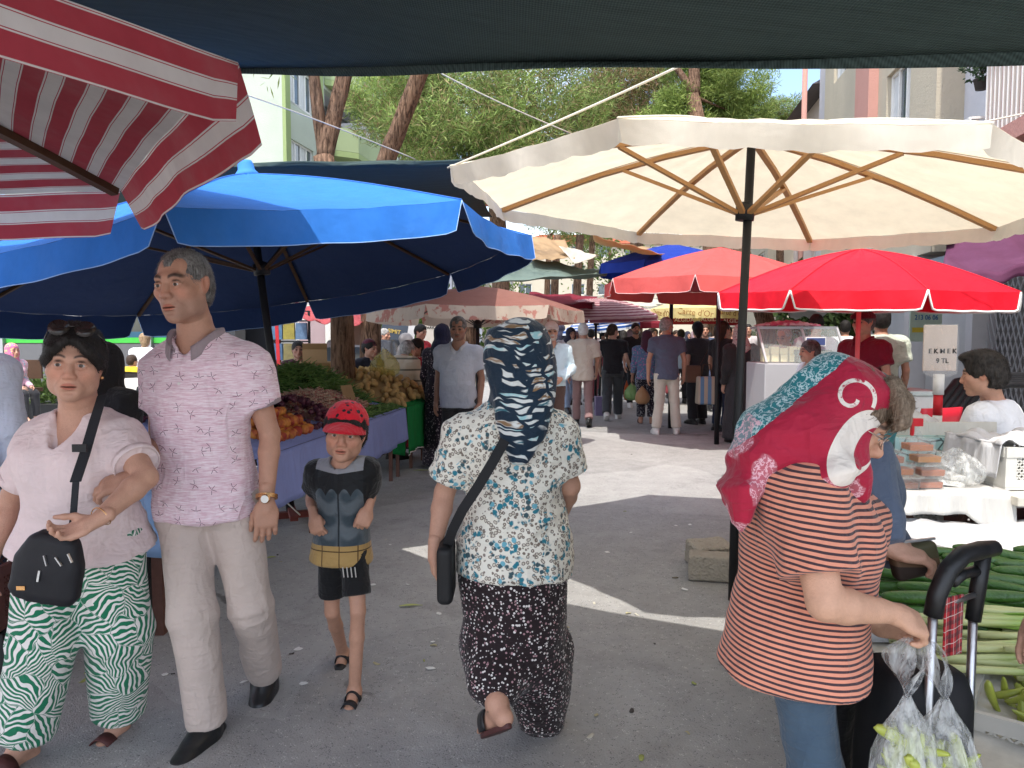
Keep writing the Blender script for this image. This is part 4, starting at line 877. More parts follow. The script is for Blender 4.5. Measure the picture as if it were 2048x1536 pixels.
def wall_part(parent, M, x0, x1, z0, z1, d, m, name='wall', holes=()):
    """wall slab from y=0 inward with rectangular openings, as bands round the holes"""
    b = MB(); xsx = sorted({x0, x1, *[h[0] for h in holes], *[h[1] for h in holes]}); zs = sorted({z0, z1, *[h[2] for h in holes], *[h[3] for h in holes]})
    for a, c in zip(xsx[:-1], xsx[1:]):
        for e, g in zip(zs[:-1], zs[1:]):
            if any(h[0] <= a + 1e-6 and c <= h[1] + 1e-6 and h[2] <= e + 1e-6 and g <= h[3] + 1e-6 for h in holes): continue
            b.box((a, 0, e), (c, d, g), M)
    bm = bmesh.new(); me = b.mesh(name, m); bm.from_mesh(me); bmesh.ops.remove_doubles(bm, verts=bm.verts, dist=1e-4)
    seen = {}; 
    for f in bm.faces: seen.setdefault(tuple(sorted(v.index for v in f.verts)), []).append(f)
    bmesh.ops.delete(bm, geom=[f for q in seen.values() if len(q) > 1 for f in q], context='FACES'); bm.to_mesh(me); bm.free()
    return link(name, me, parent)
# green apartment block on the left
C0 = Vector((-8.7, 29, 0)); g1 = empty('apartment_building', (0, 0, 0)); tag(g1, 'pale green apartment block with green pilasters and angled balconies behind the pines', 'building')
M1 = frame_mat(C0, SD, SN); holes = [(.7, 2.8, z, z + 1.5) for z in (4.7, 7.65, 10.6)] + [(12.6, 15.2, z, z + 1.5) for z in (4.7, 7.65, 10.6)] + [(4.0, 10.6, z, z + 2.55) for z in (3.65, 6.6, 9.55, 12.5)]
wall_part(g1, M1, 0, 22, 0, 16, .3, GW, holes=holes)
for h in holes[:6]: window(g1, M1 @ Matrix.Translation((0, .1, 0)), *h, mull=4, curtain=True)
MB().box((0.3, 4.2, 0), (21.7, 4.4, 15.8), M1).build('back_wall', GREYW, g1)
for x in (0., 3.2, 11.4, 16.5): MB().box((x, -.14, 0), (x + .42, -.003, 16.1), M1).build('pilaster', GT, g1)
for z in (3.65, 6.6, 9.55, 12.5):
    MB().box((4.0, .31, z), (10.6, 4.1, z + .02), M1).build('balcony_floor', PWHT, g1); MB().box((4.0, 1.5, z), (10.6, 1.6, z + 2.55), M1).build('recess_wall', PWHT, g1)
    b = MB(); pl = [(4.0, -.02), (5.0, -1.15), (9.2, -1.15), (10.6, -.02)]; b.poly([M1 @ Vector((x, y, z - .25)) for x, y in pl], Vector((0, 0, .24))); b.build('balcony_slab', GT, g1)
    b = MB()
    for (xa, ya), (xb, yb_) in zip(pl[:-1], pl[1:]): b.poly([M1 @ Vector(q) for q in ((xa, ya, z), (xb, yb_, z), (xb, yb_ + .1, z), (xa, ya + .1, z))], Vector((0, 0, 1.0)))
    b.build('balcony_parapet', GP, g1); window(g1, M1 @ Matrix.Translation((0, 1.45, 0)), 6.6, 8.2, z + .9, z + 2.1, 2)
M1s = frame_mat(C0, -SN, -SD); MB().box((0.01, .02, 0), (2.6, .3, 16), M1s).build('side_wall', GW, g1); MB().box((2.6, -.05, 0), (12, .3, 16), M1s).build('side_wall', BEI, g1)
b = MB(); [b.tube([M1s @ Vector((3.6 + .18 * i, -.9, 10.7)), M1s @ Vector((3.6 + .18 * i, -.9, 11.7))], .015, 5) for i in range(16)]; b.bar(M1s @ Vector((3.5, -.9, 11.7)), M1s @ Vector((6.6, -.9, 11.7)), .05); MB().box((3.4, -1.0, 10.5), (6.6, -.05, 10.7), M1s).build('balcony_slab', BEI, g1); b.build('balcony_railing', BLKM, g1)
# dark glazed shop front at left
g2 = empty('shop_building'); tag(g2, 'dark grey glazed shop front with green stripe stickers at the left', 'building'); M2 = frame_mat((-11.5, 14.2, 0), (1, -.04, 0), (-.04, -1, 0)); DKP = plain((.035, .037, .042), .5, .4, 0, .1, 4, 'charcoal_cladding'); ALU = plain((.42, .42, .43), .4, .5, .6, .08, 10, 'aluminium')
SHOPG = material('shop_glass', lambda T: T.mix(T.noise(T.obj(), 1.3, 3), (.03, .035, .035), (.11, .12, .11)), .06, .6); GREENS = plain((.06, .45, .06), .5); BLUES = plain((.03, .1, .16), .5)
MB().box((-3, .0, 3.3), (6.4, 3, 4.1), M2).build('upper_wall', GREYW, g2); MB().box((-3, 1.8, 0), (6.4, 3, 3.3), M2).build('back_wall', DKP, g2)
for i, (a, c) in enumerate(((-.2, .9), (2.95, 3.75), (5.6, 6.4))): MB().box((a, -.08, 0), (c, .4, 3.3), M2).build('pier', DKP, g2)
for a, c in ((.9, 2.95), (3.75, 5.6)):
    p_ = MB().box((a, .1, .12), (c, .13, 3.25), M2).build('glass_panel', SHOPG, g2); MB().box((a, .08, 1.35), (c, .098, 1.45), M2).build('green_stripe', GREENS, p_); MB().box((a, .08, 1.452), (c, .098, 1.56), M2).build('blue_stripe', BLUES, p_)
    MB().box((a, .084, .12), (c, .096, 1.33), M2).build('frosted_film', plain((.13, .13, .135), .6), p_)
    for x in (a + .9,): MB().box((x, .0, 0), (x + .12, .2, 3.25), M2).build('mullion', ALU, g2)
for lab, a, c, z0, z1, m_, words in (('blue poster with pale figures on the charcoal pier', .25, .75, 1.55, 2.3, (.03, .12, .3), ()), ('small white number notice above the blue poster', .25, .75, 2.36, 2.56, (.75, .75, .72), (('444 42 28', .09),)), ('small black and white poster on the second pier', 3.2, 3.5, 1.55, 2.15, (.5, .5, .5), ()), ('small green exit sign on the shop glass', 2.1, 2.5, 2.0, 2.2, (.25, .55, .22), ())):
    so = MB().box((a, -.105, z0), (c, -.085, z1), M2).build('poster', plain(m_, .6, .3, 0, .25, 5)); tag(so, lab, 'sign')
    MB().box((a - .02, -.1, z0 - .02), (c + .02, -.0845, z1 + .02), M2).build('border', WHT, so)
    if 'blue poster' in lab: MB().box((.36, -.112, 1.85), (.5, -.106, 2.2), M2).build('printed_figure', WHT, so); MB().box((.52, -.112, 1.9), (.62, -.106, 2.1), M2).build('printed_figure', plain((.7, .3, .15), .6), so)
    for t_, z_ in words: text(t_, z_, M2 @ Matrix.Translation(((a + c) / 2, -.108, (z0 + z1) / 2)) @ Matrix.Rotation(PI / 2, 4, 'X'), BLKM, so)
# right-hand block: salmon, cream and white bays, balconies, shuttered shops
g3 = empty('apartment_building'); tag(g3, 'salmon and cream apartment block with shuttered ground floor shops on the right', 'building'); O3 = Vector((7.65, 12, 0)) - SD * 6; M3 = frame_mat(O3, SD, -SN)
holes = [(10.0, 11.5, 5.5, 7.35), (10.0, 11.5, 8.6, 10.2), (14.6, 16.2, 5.6, 7.2), (14.6, 16.2, 8.7, 10.2)]
for x0, x1, dd, m_ in ((-6, 4.6, 0, YELW), (4.6, 5.9, -.25, SALMW), (5.9, 8.6, .5, PWHT), (8.6, 12.1, 0, CRM), (12.1, 13.2, -.22, SALMW), (13.2, 17.2, .0, CRM), (17.2, 19.4, .35, PWHT)):
    wall_part(g3, M3 @ Matrix.Translation((0, dd, 0)), x0, x1, 3.1, 13, .6, m_, holes=[h for h in holes if x0 <= h[0] < x1])
for h in holes: window(g3, M3 @ Matrix.Translation((0, .12, 0)), *h, mull=3, curtain=True)
MB().box((4.35, -.45, 3.1), (4.55, -.26, 13), M3).build('drainpipe', SALMW, g3); MB().tube([M3 @ Vector((19.5, -.1, 0)), M3 @ Vector((19.5, -.1, 13))], .09, 8).build('drainpipe', SALMW, g3, True)
def balcony(x0, x1, z, dep, name='balcony', m_=SALMW, rail=PVC):
    sl = MB().box((x0, -dep, z - .22), (x1, -.02, z), M3).build(name, m_, g3); b = MB()
    me = MB().bar(M3.to_3x3() @ Vector((0, 0, 0)), M3.to_3x3() @ Vector((0, 0, 1.0)), .035, .02).mesh('railing_bar', rail)
    for x, y in [(x, -dep + .05) for x in np.arange(x0 + .05, x1, .115)] + [(q, y) for y in np.arange(-dep + .15, -.05, .115) for q in (x0 + .05, x1 - .05)]: link('railing_bar', me, sl, M3 @ Vector((x, y, z)))
    b = MB(); pts = [(x0 + .05, -.05), (x0 + .05, -dep + .05), (x1 - .05, -dep + .05), (x1 - .05, -.05)]
    for a, c in zip(pts[:-1], pts[1:]): b.bar(M3 @ Vector((*a, z + 1.02)), M3 @ Vector((*c, z + 1.02)), .06, .04)
    b.build('handrail', rail, sl)
balcony(-1.5, 4.0, 4.1, 1.1); balcony(6.0, 8.5, 3.9, .45, m_=PWHT); balcony(-1.5, 4.0, 7.1, 1.1)
# ground floor of the right block: piers, shutters, mesh grilles
for x in (-5.8, -2.6, .4, 3.5, 6.4, 9.3, 12.3, 15.3, 18.3): MB().box((x, -.12, 0), (x + .25, .5, 3.1), M3).build('shop_pier', plain((.42, .41, .42), .6, .3, 0, .1, 6), g3)
MB().box((-6, 1.2, 0), (19.4, 1.4, 3.1), M3).build('shop_interior', plain((.06, .058, .056), .8), g3)
for k_, x in enumerate((-5.5, -2.35, .65, 3.75)):
    gr = MB().box((x, .25, 0), (x + 2.7, .27, 2.9), M3).build('shop_glass', plain((.09, .085, .08), .3, .5, 0, .5, 1.2), g3); b = MB(); sp_ = .16
    for i in range(-20, 20):
        for s_ in (-1, 1):
            xa = x + i * sp_; za = 0.; 
            for q in range(19):
                x1_, x2_ = xa + s_ * q * sp_ * .5 * 1., xa + s_ * (q + 1) * sp_ * .5
                if x <= min(x1_, x2_) and max(x1_, x2_) <= x + 2.7: b.bar(M3 @ Vector((x1_, .1, q * .155)), M3 @ Vector((x2_, .1, (q + 1) * .155)), .018, .012)
    b.build('mesh_grille', plain((.38, .38, .39), .5, .4, .3, .1, 8), g3)
for x in (6.7, 9.6, 12.6, 15.6): MB().box((x, .2, 0), (x + 2.5, .25, 2.4), M3).build('shop_front', plain((.34, .34, .35), .5, .3, 0, .35, 1.5), g3); MB().box((x, -.02, 2.42), (x + 2.5, .2, 2.95), M3).build('fascia_board', plain(((.5, .25, .24), (.5, .48, .45), (.2, .25, .3), (.45, .4, .2))[int(x) % 4], .6), g3)
for i in range(7): MB().box((9.75 + (i % 4) * .5, .16, .35 + .6 * (i // 4)), (9.9 + (i % 4) * .5, .198, .75 + .6 * (i // 4)), M3).build('printed_bottle', plain((.05, .04, .05), .6), g3)
so = MB().box((-.3, -.01, -.45), (.3, .01, .45)).build('shop_sign', plain((.45, .55, .45), .6)); so.matrix_world = facing((0, 0, 0), (1, 0, 0)); so.matrix_world = Matrix.Translation(at(1852, 628, 12.3)) @ Matrix.Rotation(R(12), 4, 'Z'); tag(so, 'hanging pale sign with phone number beside the shop shutters', 'sign')
for t_, z_, h_ in (('DOGALGAZ', .27, .1), ('TESISAT', .13, .08), ('213 06 06', -.06, .11)): text(t_, h_, facing((0, -.014, z_), (0, -1, 0)), plain((.03, .12, .3), .6), so, bold=True)
MB().box((-.26, -.013, -.3), (.26, -.0105, -.22)).build('yellow_band', plain((.6, .45, .05), .6), so)
# plants and pots on the right balconies
def leaf_cloud(c, r, n, size, cols, seed=0, flat=1., shell=.55, up=.3, long=2.2):
    """many small leaf quads spread through a volume -> verts, faces, colours"""
    g = np.random.default_rng(seed); d = g.normal(size=(n, 3)); d /= np.linalg.norm(d, axis=1)[:, None]; rad = g.random(n) ** shell
    P = d * rad[:, None] * np.array(r) + np.array(c); a = d * .6 + g.normal(size=(n, 3)) * .7 + np.array((0, 0, up)); a /= np.linalg.norm(a, axis=1)[:, None]; s_ = np.cross(a, g.normal(size=(n, 3))); s_ /= np.linalg.norm(s_, axis=1)[:, None] + 1e-6
    L_ = size * (.6 + .8 * g.random(n))[:, None]; W = L_ / long; V = np.stack([P - s_ * W * .15, P + a * L_ * .5 - s_ * W * .5, P + a * L_, P + a * L_ * .5 + s_ * W * .5], 1).reshape(-1, 3)
    C_ = np.array(cols)[g.integers(0, len(cols), n)] * (.75 + .5 * g.random(n))[:, None]; return V, np.repeat(C_, 4, 0)
LEAFM = material('leaves', lambda T: T.attr('Col', 'Color'), .6, .25, transl=.3)
def leaf_obj(name, VC, parent=None, loc=None):
    V = np.concatenate([q[0] for q in VC]); C_ = np.concatenate([q[1] for q in VC]); f = np.arange(len(V)).reshape(-1, 4); return link(name, mesh_np(name, V, f, LEAFM, attrs={'Col': C_}), parent, loc)
GRN = [(.05, .12, .02), (.08, .16, .03), (.03, .08, .02), (.11, .19, .05)]
def pot_plant(label, p, pr, ph_, potc, lr, n, cols=GRN, size=.09, seed=0, fl=None):
    o = empty('potted_plant', p); tag(o, label, 'plant'); MB().lathe([(0, 0), (pr * .75, 0), (pr, ph_ * .9), (pr * 1.1, ph_ * .9), (pr * 1.1, ph_), (pr * .9, ph_), (0, ph_ * .95)], 16).build('pot', plain(potc, .7), o, True)
    V = [leaf_cloud((0, 0, ph_ + lr * .7), (lr, lr, lr * .9), n, size, cols, seed)]
    if fl: V.append(leaf_cloud((-lr * .5, 0, ph_ + lr * .4), (lr * .8, lr * .8, lr * .7), n // 4, size * .6, fl, seed + 1))
    leaf_obj('foliage', V, o); MB().tube([(0, 0, ph_ * .9), (.02, 0, ph_ + lr)], .012, 5).build('stem', WOODD, o); return o
pot_plant('flowering plant in green pot on the white balcony', M3 @ Vector((6.6, -.25, 3.92)), .2, .3, (.06, .1, .05), .42, 700, seed=3, fl=[(.6, .04, .3)]); pot_plant('dark leafy plant hanging high beside the salmon pilaster', M3 @ Vector((6.2, -.2, 5.4)), .12, .16, (.05, .05, .05), .3, 400, [(.03, .06, .03), (.05, .09, .05)], seed=4)
pot_plant('terracotta pot on a far balcony rail of the right block', M3 @ Vector((17.5, -.15, 6.3)), .2, .3, (.45, .16, .08), .12, 60, seed=5)
b = MB(); [b.bar(M3 @ Vector((8.3 - .35 * i, -.5, 5.0)), M3 @ Vector((8.3 - .35 * i, .1, 3.8)), .012) for i in range(4)]; b.bar(M3 @ Vector((8.5, -.5, 5.02)), M3 @ Vector((7.0, -.5, 5.02)), .05); tag(b.build('drying_rack', plain((.7, .6, .58), .6)), 'thin wire clothes drying rack on the white balcony', 'drying rack')
# further buildings closing the street
def block(label, o, u, out, wd, ht, m_, dep=8, floors=3, bays=3, roof=None, roofm=None, z0=3.6):
    g = empty('apartment_building'); tag(g, label, 'building'); M = frame_mat(o, u, out); fh = (ht - z0) / floors; bw = wd / bays; hs_ = [(bw * i + bw * .25, bw * i + bw * .75, z0 + fh * j + .7, z0 + fh * j + 2.1) for i in range(bays) for j in range(floors)]
    wall_part(g, M, 0, wd, 0, ht, .3, m_, holes=hs_); MB().box((0.01, .31, 0), (wd - .01, dep, ht), M).build('rear_mass', m_, g)
    for h in hs_: window(g, M @ Matrix.Translation((0, .12, 0)), *h, mull=2)
    if roof: MB().box((-.4, -.6, ht + .005), (wd + .4, dep + .3, ht + roof), M, taper=.8).build('roof', roofm, g)
    return g
TILE = plain((.35, .09, .05), .8, .2, 0, .25, 5, 'roof_tiles'); PINKW = plaster((.62, .52, .48))
block('grey-pink house with dark overhanging eaves past the salmon block', M3 @ Vector((20.6, .9, 0)), SD, -SN, 5, 10.0, PINKW, floors=2, bays=2, roof=.6, roofm=plain((.06, .05, .05), .7))
block('white block with red roof seen between the leaning pine trunks', C0 + SD * 24 + SN * .5, SD, SN, 12, 12.5, PWHT, roof=1.2, roofm=TILE, floors=3)
block('cream block beyond the grey-green awning', C0 + SD * 38 + SN * .8, SD, SN, 14, 11, CRM, floors=3, bays=4)
block('pale yellow block closing the far end of the street', Vector((0, 95, 0)), (1, 0, 0), (0, -1, 0), 40, 13, CRM, floors=4, bays=12, roof=1.2, roofm=TILE)
block('low cream house on the right past the eaves', M3 @ Vector((31, .8, 0)), SD, -SN, 30, 7.5, CRM, floors=2, bays=8, roof=1., roofm=TILE)
# ------------------------------------------------------------------ pines
BARK = material('pine_bark', lambda T: (lambda p: (lambda v, n: (T.mix(T.ss(v, .36, .58), (.07, .042, .03), T.mix(n, (.2, .11, .07), (.33, .22, .155))), v * 2 + n * .5, .03))(T.noise(T.map(p, scale=(1, 1, .16)), 30, 5, .7, .6), T.noise(p, 7, 4, .6)))(T.obj()), .95, .1)
def bark_tube(pts, rs, n=14, seed=0):
    b = MB(); b.tube(pts, rs, n, cap=True); g = random.Random(seed); m = len(pts)
    b.v = [(x + g.uniform(-1, 1) * .008, y + g.uniform(-1, 1) * .008, z) for x, y, z in b.v]; return b
def bez(a, c, d, n=9): a, c, d = Vector(a), Vector(c), Vector(d); return [a * (1 - t) ** 2 + c * 2 * t * (1 - t) + d * t * t for t in np.linspace(0, 1, n)]
PINE = [(.10, .15, .035), (.14, .19, .05), (.07, .11, .03), (.18, .22, .07), (.16, .13, .06)]
def pine(label, base, trunk, crowns, r0, seed=0, cols=PINE, n=900, size=.3, group='street pines'):
    """trunk: list of (points, radii); crowns: (centre, radius) clumps of needle sprays with limbs to them"""
    o = empty('pine_tree', base); tag(o, label, 'tree', group); B_ = Vector(base)
    tr = None
    for i, (pts, rs) in enumerate(trunk):
        q = bark_tube([Vector(p) - B_ for p in pts], rs, 14, seed + i).build('trunk' if i == 0 else 'limb', BARK, o, True)
    b = MB(); g = random.Random(seed); tips = [t[0][-1] for t in trunk]; VC = []
    for k, (c, r) in enumerate(crowns):
        c = Vector(c) - B_; rr = r if hasattr(r, '__len__') else (r, r, r * .75)
        src = min([Vector(t) - B_ for t in tips], key=lambda t: (t - c).length); b.tube(bez(src, (src + c) / 2 + Vector((g.uniform(-.3, .3), g.uniform(-.3, .3), -.2)), c, 6), [.07, .05, .04, .03, .02, .012], 6)
        # sub-clumps leave gaps between them
        gg = np.random.default_rng(seed * 50 + k); ns = 34
        for j in range(ns):
            d = gg.normal(size=3); d /= np.linalg.norm(d); sc_ = Vector(c) + Vector(d * gg.random() ** .4 * np.array(rr)); sr = rr[0] * gg.uniform(.2, .4)
            tint = gg.uniform(.7, 1.25); VC.append(leaf_cloud(sc_, (sr, sr, sr * .8), int(n * 6) // ns, size * .58, [tuple(np.array(q) * tint * 1.65) for q in cols], seed * 77 + k * 31 + j, shell=.45, up=.25, long=8))
            if j % 3 == 0: b.tube([c, (Vector(c) + sc_) / 2, sc_], [.02, .014, .006], 5)
    if crowns: b.build('branches', BARK, o, True); leaf_obj('crown', VC, o)
    return o
pine('forked pine trunk rising beside the bean stall', (at(688, 800, 8.3).x, 8.3, 0), [([(at(688, 800, 8.3).x, 8.3, 0), at(686, 770, 8.3), at(684, 640, 8.3), at(672, 480, 8.2), at(648, 312, 8.2)], [.17, .14, .125, .115, .105]), (bez(at(648, 330, 8.2), at(640, 250, 8.2), at(618, 60, 8.1)), np.linspace(.07, .055, 9)), (bez(at(648, 320, 8.2), at(662, 250, 8.2), at(712, 60, 8.3)), np.linspace(.095, .075, 9))], [(at(600, -120, 8.5), 1.6), (at(780, -160, 9), 1.5)], .2, 1, size=.22)
pine('pine trunk leaning right in front of the green block', (at(742, 860, 11).x, 11, 0), [([(at(738, 860, 11).x, 11, 0), at(742, 600, 11), at(762, 340, 11)], [.17, .15, .14]), (bez(at(762, 345, 11), at(800, 250, 11), at(862, 90, 11)), np.linspace(.135, .11, 9))], [(at(900, -100, 12), 1.8)], .2, 2, size=.25)
pine('slim dark trunk standing behind the man in pale polo', (at(930, 760, 12.5).x, 12.5, 0), [([(at(932, 760, 12.5).x, 12.5, 0), at(936, 640, 12.5), at(945, 520, 12.5)], [.15, .14, .13])], [], .2, 3)
pine('pale barked trunk leaning behind the cheese counter', (at(1545, 770, 14).x, 14, 0), [([(at(1548, 770, 14).x, 14, 0), at(1530, 640, 14), at(1505, 560, 14), at(1440, 380, 14.5)], [.2, .17, .15, .12])], [], .2, 4)
big = [((840, 190, 24), 2.2), ((930, 260, 23), 2.6), ((1010, 180, 26), 2.6), ((1090, 240, 24), 2.5), ((980, 300, 22), 1.6)]
pine('broad pine with drooping olive crown over the middle of the street', (at(1000, 760, 25).x, 25, 0), [([(at(1005, 760, 25).x, 25, 0), at(1000, 500, 25), at(985, 320, 25), at(980, 200, 25)], [.32, .28, .24, .16])], [(at(*c), r) for c, r in big], .3, 5, n=2600, size=.38)
pine('bushy bright green pine left of the broad crown', (at(860, 760, 30).x, 30, 0), [([(at(860, 760, 30).x, 30, 0), at(860, 400, 30), at(850, 300, 30)], [.25, .22, .15])], [(at(800, 170, 30), 1.9), (at(860, 290, 29), 1.6), (at(830, 240, 30), 1.6)], .3, 6, [(.14, .2, .04), (.2, .26, .06), (.1, .16, .03)], n=2000, size=.36)
pine('tall pine with forked dark trunk and light green crown right of centre', (at(1420, 760, 26).x, 26, 0), [([(at(1430, 760, 26).x, 26, 0), at(1425, 480, 26), at(1405, 300, 26), at(1385, 190, 26)], [.38, .33, .3, .24]), (bez(at(1390, 200, 26), at(1370, 150, 26), at(1330, 110, 26)), np.linspace(.15, .08, 9)), (bez(at(1388, 195, 26), at(1390, 120, 26), at(1384, 30, 26)), np.linspace(.22, .14, 9))], [(at(1440, 170, 27), 1.7), (at(1470, 225, 27), 1.3), (at(1410, 110, 27), 1.5), (at(1350, 240, 27), 1.4)], .3, 7, [(.15, .2, .05), (.2, .25, .07), (.1, .15, .035)], n=2300, size=.34)
pine('browning pine crown behind the forked dark trunk', (at(1270, 760, 31).x, 31, 0), [([(at(1270, 760, 31).x, 31, 0), at(1275, 400, 31), at(1290, 200, 31)], [.3, .26, .16])], [(at(1230, 200, 31), 2.6), (at(1300, 160, 32), 2.6), (at(1290, 270, 30), 1.9), (at(1190, 260, 31), 2.)], .3, 8, [(.17, .12, .06), (.13, .15, .05), (.2, .13, .075), (.1, .13, .04)], n=2300, size=.42)
pine('small round pine top left of the dark eaves', (at(1560, 760, 34).x, 34, 0), [([(at(1560, 760, 34).x, 34, 0), at(1560, 400, 34), at(1555, 260, 34)], [.2, .16, .1])], [(at(1558, 232, 34), 1.1)], .3, 9, n=1500, size=.3)
for i, (px, Y) in enumerate(((1105, 30), (1150, 27), (1175, 36), (1090, 40))):
    x = at(px, 700, Y).x; pine('far pine trunk behind the awnings, ' + ('first', 'second', 'third', 'fourth')[i] + ' from the blue umbrella corner', (x, Y, 0), [([(x, Y, 0), at(px + 5, 560, Y), at(px + 10, 470, Y)], [.17, .15, .14])], [(at(px + 30, 430, Y), 2.2)] if i > 1 else [], .2, 12 + i, n=1300, size=.4, group='far pine trunks')
for i, (px, py, Y, r) in enumerate(((840, 660, 24, 1.4), (1060, 640, 40, 2.5), (1640, 640, 20, 1.4), (1720, 630, 19, 1.2), (1220, 500, 45, 4), (880, 650, 26, 1.5))):
    o = empty('shrub', (at(px, py, Y).x, Y, 0)); tag(o, ('sunlit leafy shrub seen left of the man in pale polo', 'green shrub at the far left side of the street', 'dark tree mass behind the cheese counter', 'dark leafy tree behind the man in maroon cap', 'tall green tree far down the street', 'bright shrub behind the dusty brown umbrella')[i], 'tree'); c_ = at(px, py, Y) - Vector(o.location)
    leaf_obj('crown', [leaf_cloud(c_ + Vector(rng.normal(size=3) * r * .5), (r * .5,) * 3, 220, .22, [(.1, .16, .03), (.06, .1, .02), (.16, .22, .05)] if i not in (2, 3) else [(.03, .05, .015), (.05, .08, .02)], 300 + i * 20 + k) for k in range(12)], o); MB().tube([(0, 0, 0), (0, 0, c_.z)], .1, 6).build('trunk', BARK, o)
# ------------------------------------------------------------------ printed fabrics
def f_polo(T):
    p = T.obj(); x, y, z = p.xyz(); st = T.noise(T.map(p, scale=(22, 22, 420)), 1, 3, .7); base = T.mix(T.ss(st, .38, .62), (.66, .42, .49), (.84, .71, .75))
    q = T.comb(x + y * .3, z, 0.); d, pos, col = T.vor(q, 15, out=('Distance', 'Position', 'Color'), rnd=.62, dim='2D'); l = T.vm('SUBTRACT', q, pos); lx, ly, _ = l.xyz(); r = T.vm('LENGTH', l); cr_, cg, cb = col.xyz()
    a = T.math('ARCTAN2', ly, lx); leaf = ((a * 2.5 + cr_ * 6).sin().abs() * r) < .0022; m = leaf * (r < .0175) * (r > .002) * ((a + cg * 6.3).sin() > -.55)
    return T.mix(m, base, (.10, .02, .05))
def f_palm(T):
    p = T.obj(); x, y, z = p.xyz(); q = T.comb(x + .7 * y, z, y * .35); wv = T.noise(q, 9, 2, .5, col=True); q2 = T.vm('ADD', q, T.vm('SCALE', wv, .09))
    pos, col = T.vor(q2, 10.5, out=('Position', 'Color'), dim='2D'); l = T.vm('SUBTRACT', q2, pos); lx, ly, _ = l.xyz(); c1, c2, c3 = col.xyz(); an = c1 * 6.283
    ca = (an + PI / 2).sin(); sa = an.sin(); u = lx * ca + ly * sa; v = ly * ca - lx * sa; ed = T.vor(q2, 10.5, 'DISTANCE_TO_EDGE', 'Distance', dim='2D')
    k = ((v / (u + .16) * 56).sin() + (T.noise(q, 60, 2) - .5) * .8) > -.12; m = (k._m('MULTIPLY', (ed > .018))).max(ed < .009)
    return T.mix(m, (.78, .74, .70), (.015, .17, .085))
def f_leafscarf(T):
    p = T.obj(); x, y, z = p.xyz(); w1 = T.noise(p, 9, 2, .5, col=True); q = T.vm('ADD', p, T.vm('SCALE', w1, .07)); qx, qy, qz = q.xyz()
    u = qx + qy * .6; q2 = T.comb(u * .8 + qz * .35, qz * 2.9 - (u * 22).sin() * .022, qy * .3); d, col = T.vor(q2, 17, out=('Distance', 'Color'), rnd=.85); c1, c2, c3 = col.xyz(); e = T.vor(q2, 17, 'DISTANCE_TO_EDGE'); 
    leaf = T.ss(e, .13, .2); pal = T.mix(c1 > .62, T.mix(c2 > .5, (.32, .56, .60), (.66, .68, .66)), T.mix(c3 > .55, (.25, .15, .075), (.05, .16, .2))); pal = T.mix(T.ss(T.noise(q2, 40, 2), .4, .62), pal, (.7, .72, .7))
    return T.mix(leaf * (c2 + c1 > .55), (.012, .028, .05), pal)
def f_floral(T):
    p = T.obj(); q = T.vm('ADD', p, T.vm('SCALE', T.noise(p, 70, 2, col=True), .008)); d = T.vor(q, 62, rnd=.9); ring = T.ss(d, .2, .26) * (1 - T.ss(d, .38, .47)); core = 1 - T.ss(d, .1, .2)
    zone = T.ss(T.noise(p, 17, 2, .5), .5, .56); d2, c2 = T.vor(q, 52, out=('Distance', 'Color'), rnd=.9); a, b, c = c2.xyz(); bl = (1 - T.ss(d2, .4, .56)) * zone
    base = T.mix(ring * .85, (.80, .77, .68), (.10, .06, .04)); base = T.mix(core * .6, base, (.35, .27, .18)); blue = T.mix(b > .5, (.03, .2, .27), T.mix(c > .4, (.16, .42, .52), (.05, .1, .12)))
    return T.mix(bl, base, blue)
def dots(bgc, fg, scale=70, r=.3, fg2=None, r2=None):
    def fn(T):
        p = T.obj(); d, c = T.vor(p, scale, out=('Distance', 'Color'), rnd=1); a, b, e = c.xyz(); m = d < (b * r + r * .35)
        return T.mix(m, bgc, T.mix(a > .6, fg, fg2 or fg))
    return fn
def f_stripes(T):
    z, x, y = T.attr('st').xyz(); f_ = (z * 84 + T.noise(T.obj(), 7, 2) * .7).frac(); m = T.ss(f_, .46, .52) * (1 - T.ss(f_, .9, .96))
    return T.mix(m, (.70, .28, .185), (.06, .036, .042))
def f_redscarf(T):
    h = T.attr('hp'); x, y, z = h.xyz(); n = T.noise(h, 30, 3, .6); p = T.obj()
    red = (.38, .014, .042); teal = (.022, .19, .21); cream = (.74, .66, .58)
    fl = T.noise(T.vm('ADD', p, T.vm('SCALE', T.noise(p, 30, 2, col=True), .03)), 62, 3, .6); whiteb = T.ss((fl - .5).abs(), .05, .02) 
    # teal middle with white vine print, red around it, pink-white border, pale disc with a red spot beside the cheek
    tl = (y + z * .35 + n * .015 > .115) * (y + z * .1 - n * .05 < .225) ; c = T.mix(tl, red, teal)
    c = T.mix(T.ss(n, .45, .6) * T.ss(z, -.15, -.2), c, red)
    c = T.mix(whiteb * tl * .8, c, (.62, .74, .74))
    bord = T.ss(T.noise(h, 9, 2), .54, .57) * (z < -.09); c = T.mix(bord * whiteb.max(.25), c, (.75, .45, .5))
    dr = T.comb(z + .035, y + .045, 0.); dist = T.vm('LENGTH', T.map(dr, scale=(1., 1.7, 1))); side = x < -.02; disc = (dist < .086) * side; spot = (T.vm('LENGTH', T.map(T.comb(z + .025, y + .07, 0.), scale=(1., 1.8, 1))) < .045) * side
    c = T.mix(disc, c, cream); c = T.mix(spot, c, red)
    a = T.math('ARCTAN2', z - .055, y - .015); rr = T.vm('LENGTH', T.comb(z - .055, y - .015, 0.)); pais = ((rr - a * .006 - .03).abs() < .0045) * side * (z > .01); c = T.mix(pais * T.ss(fl, .35, .5), c, cream)
    return c
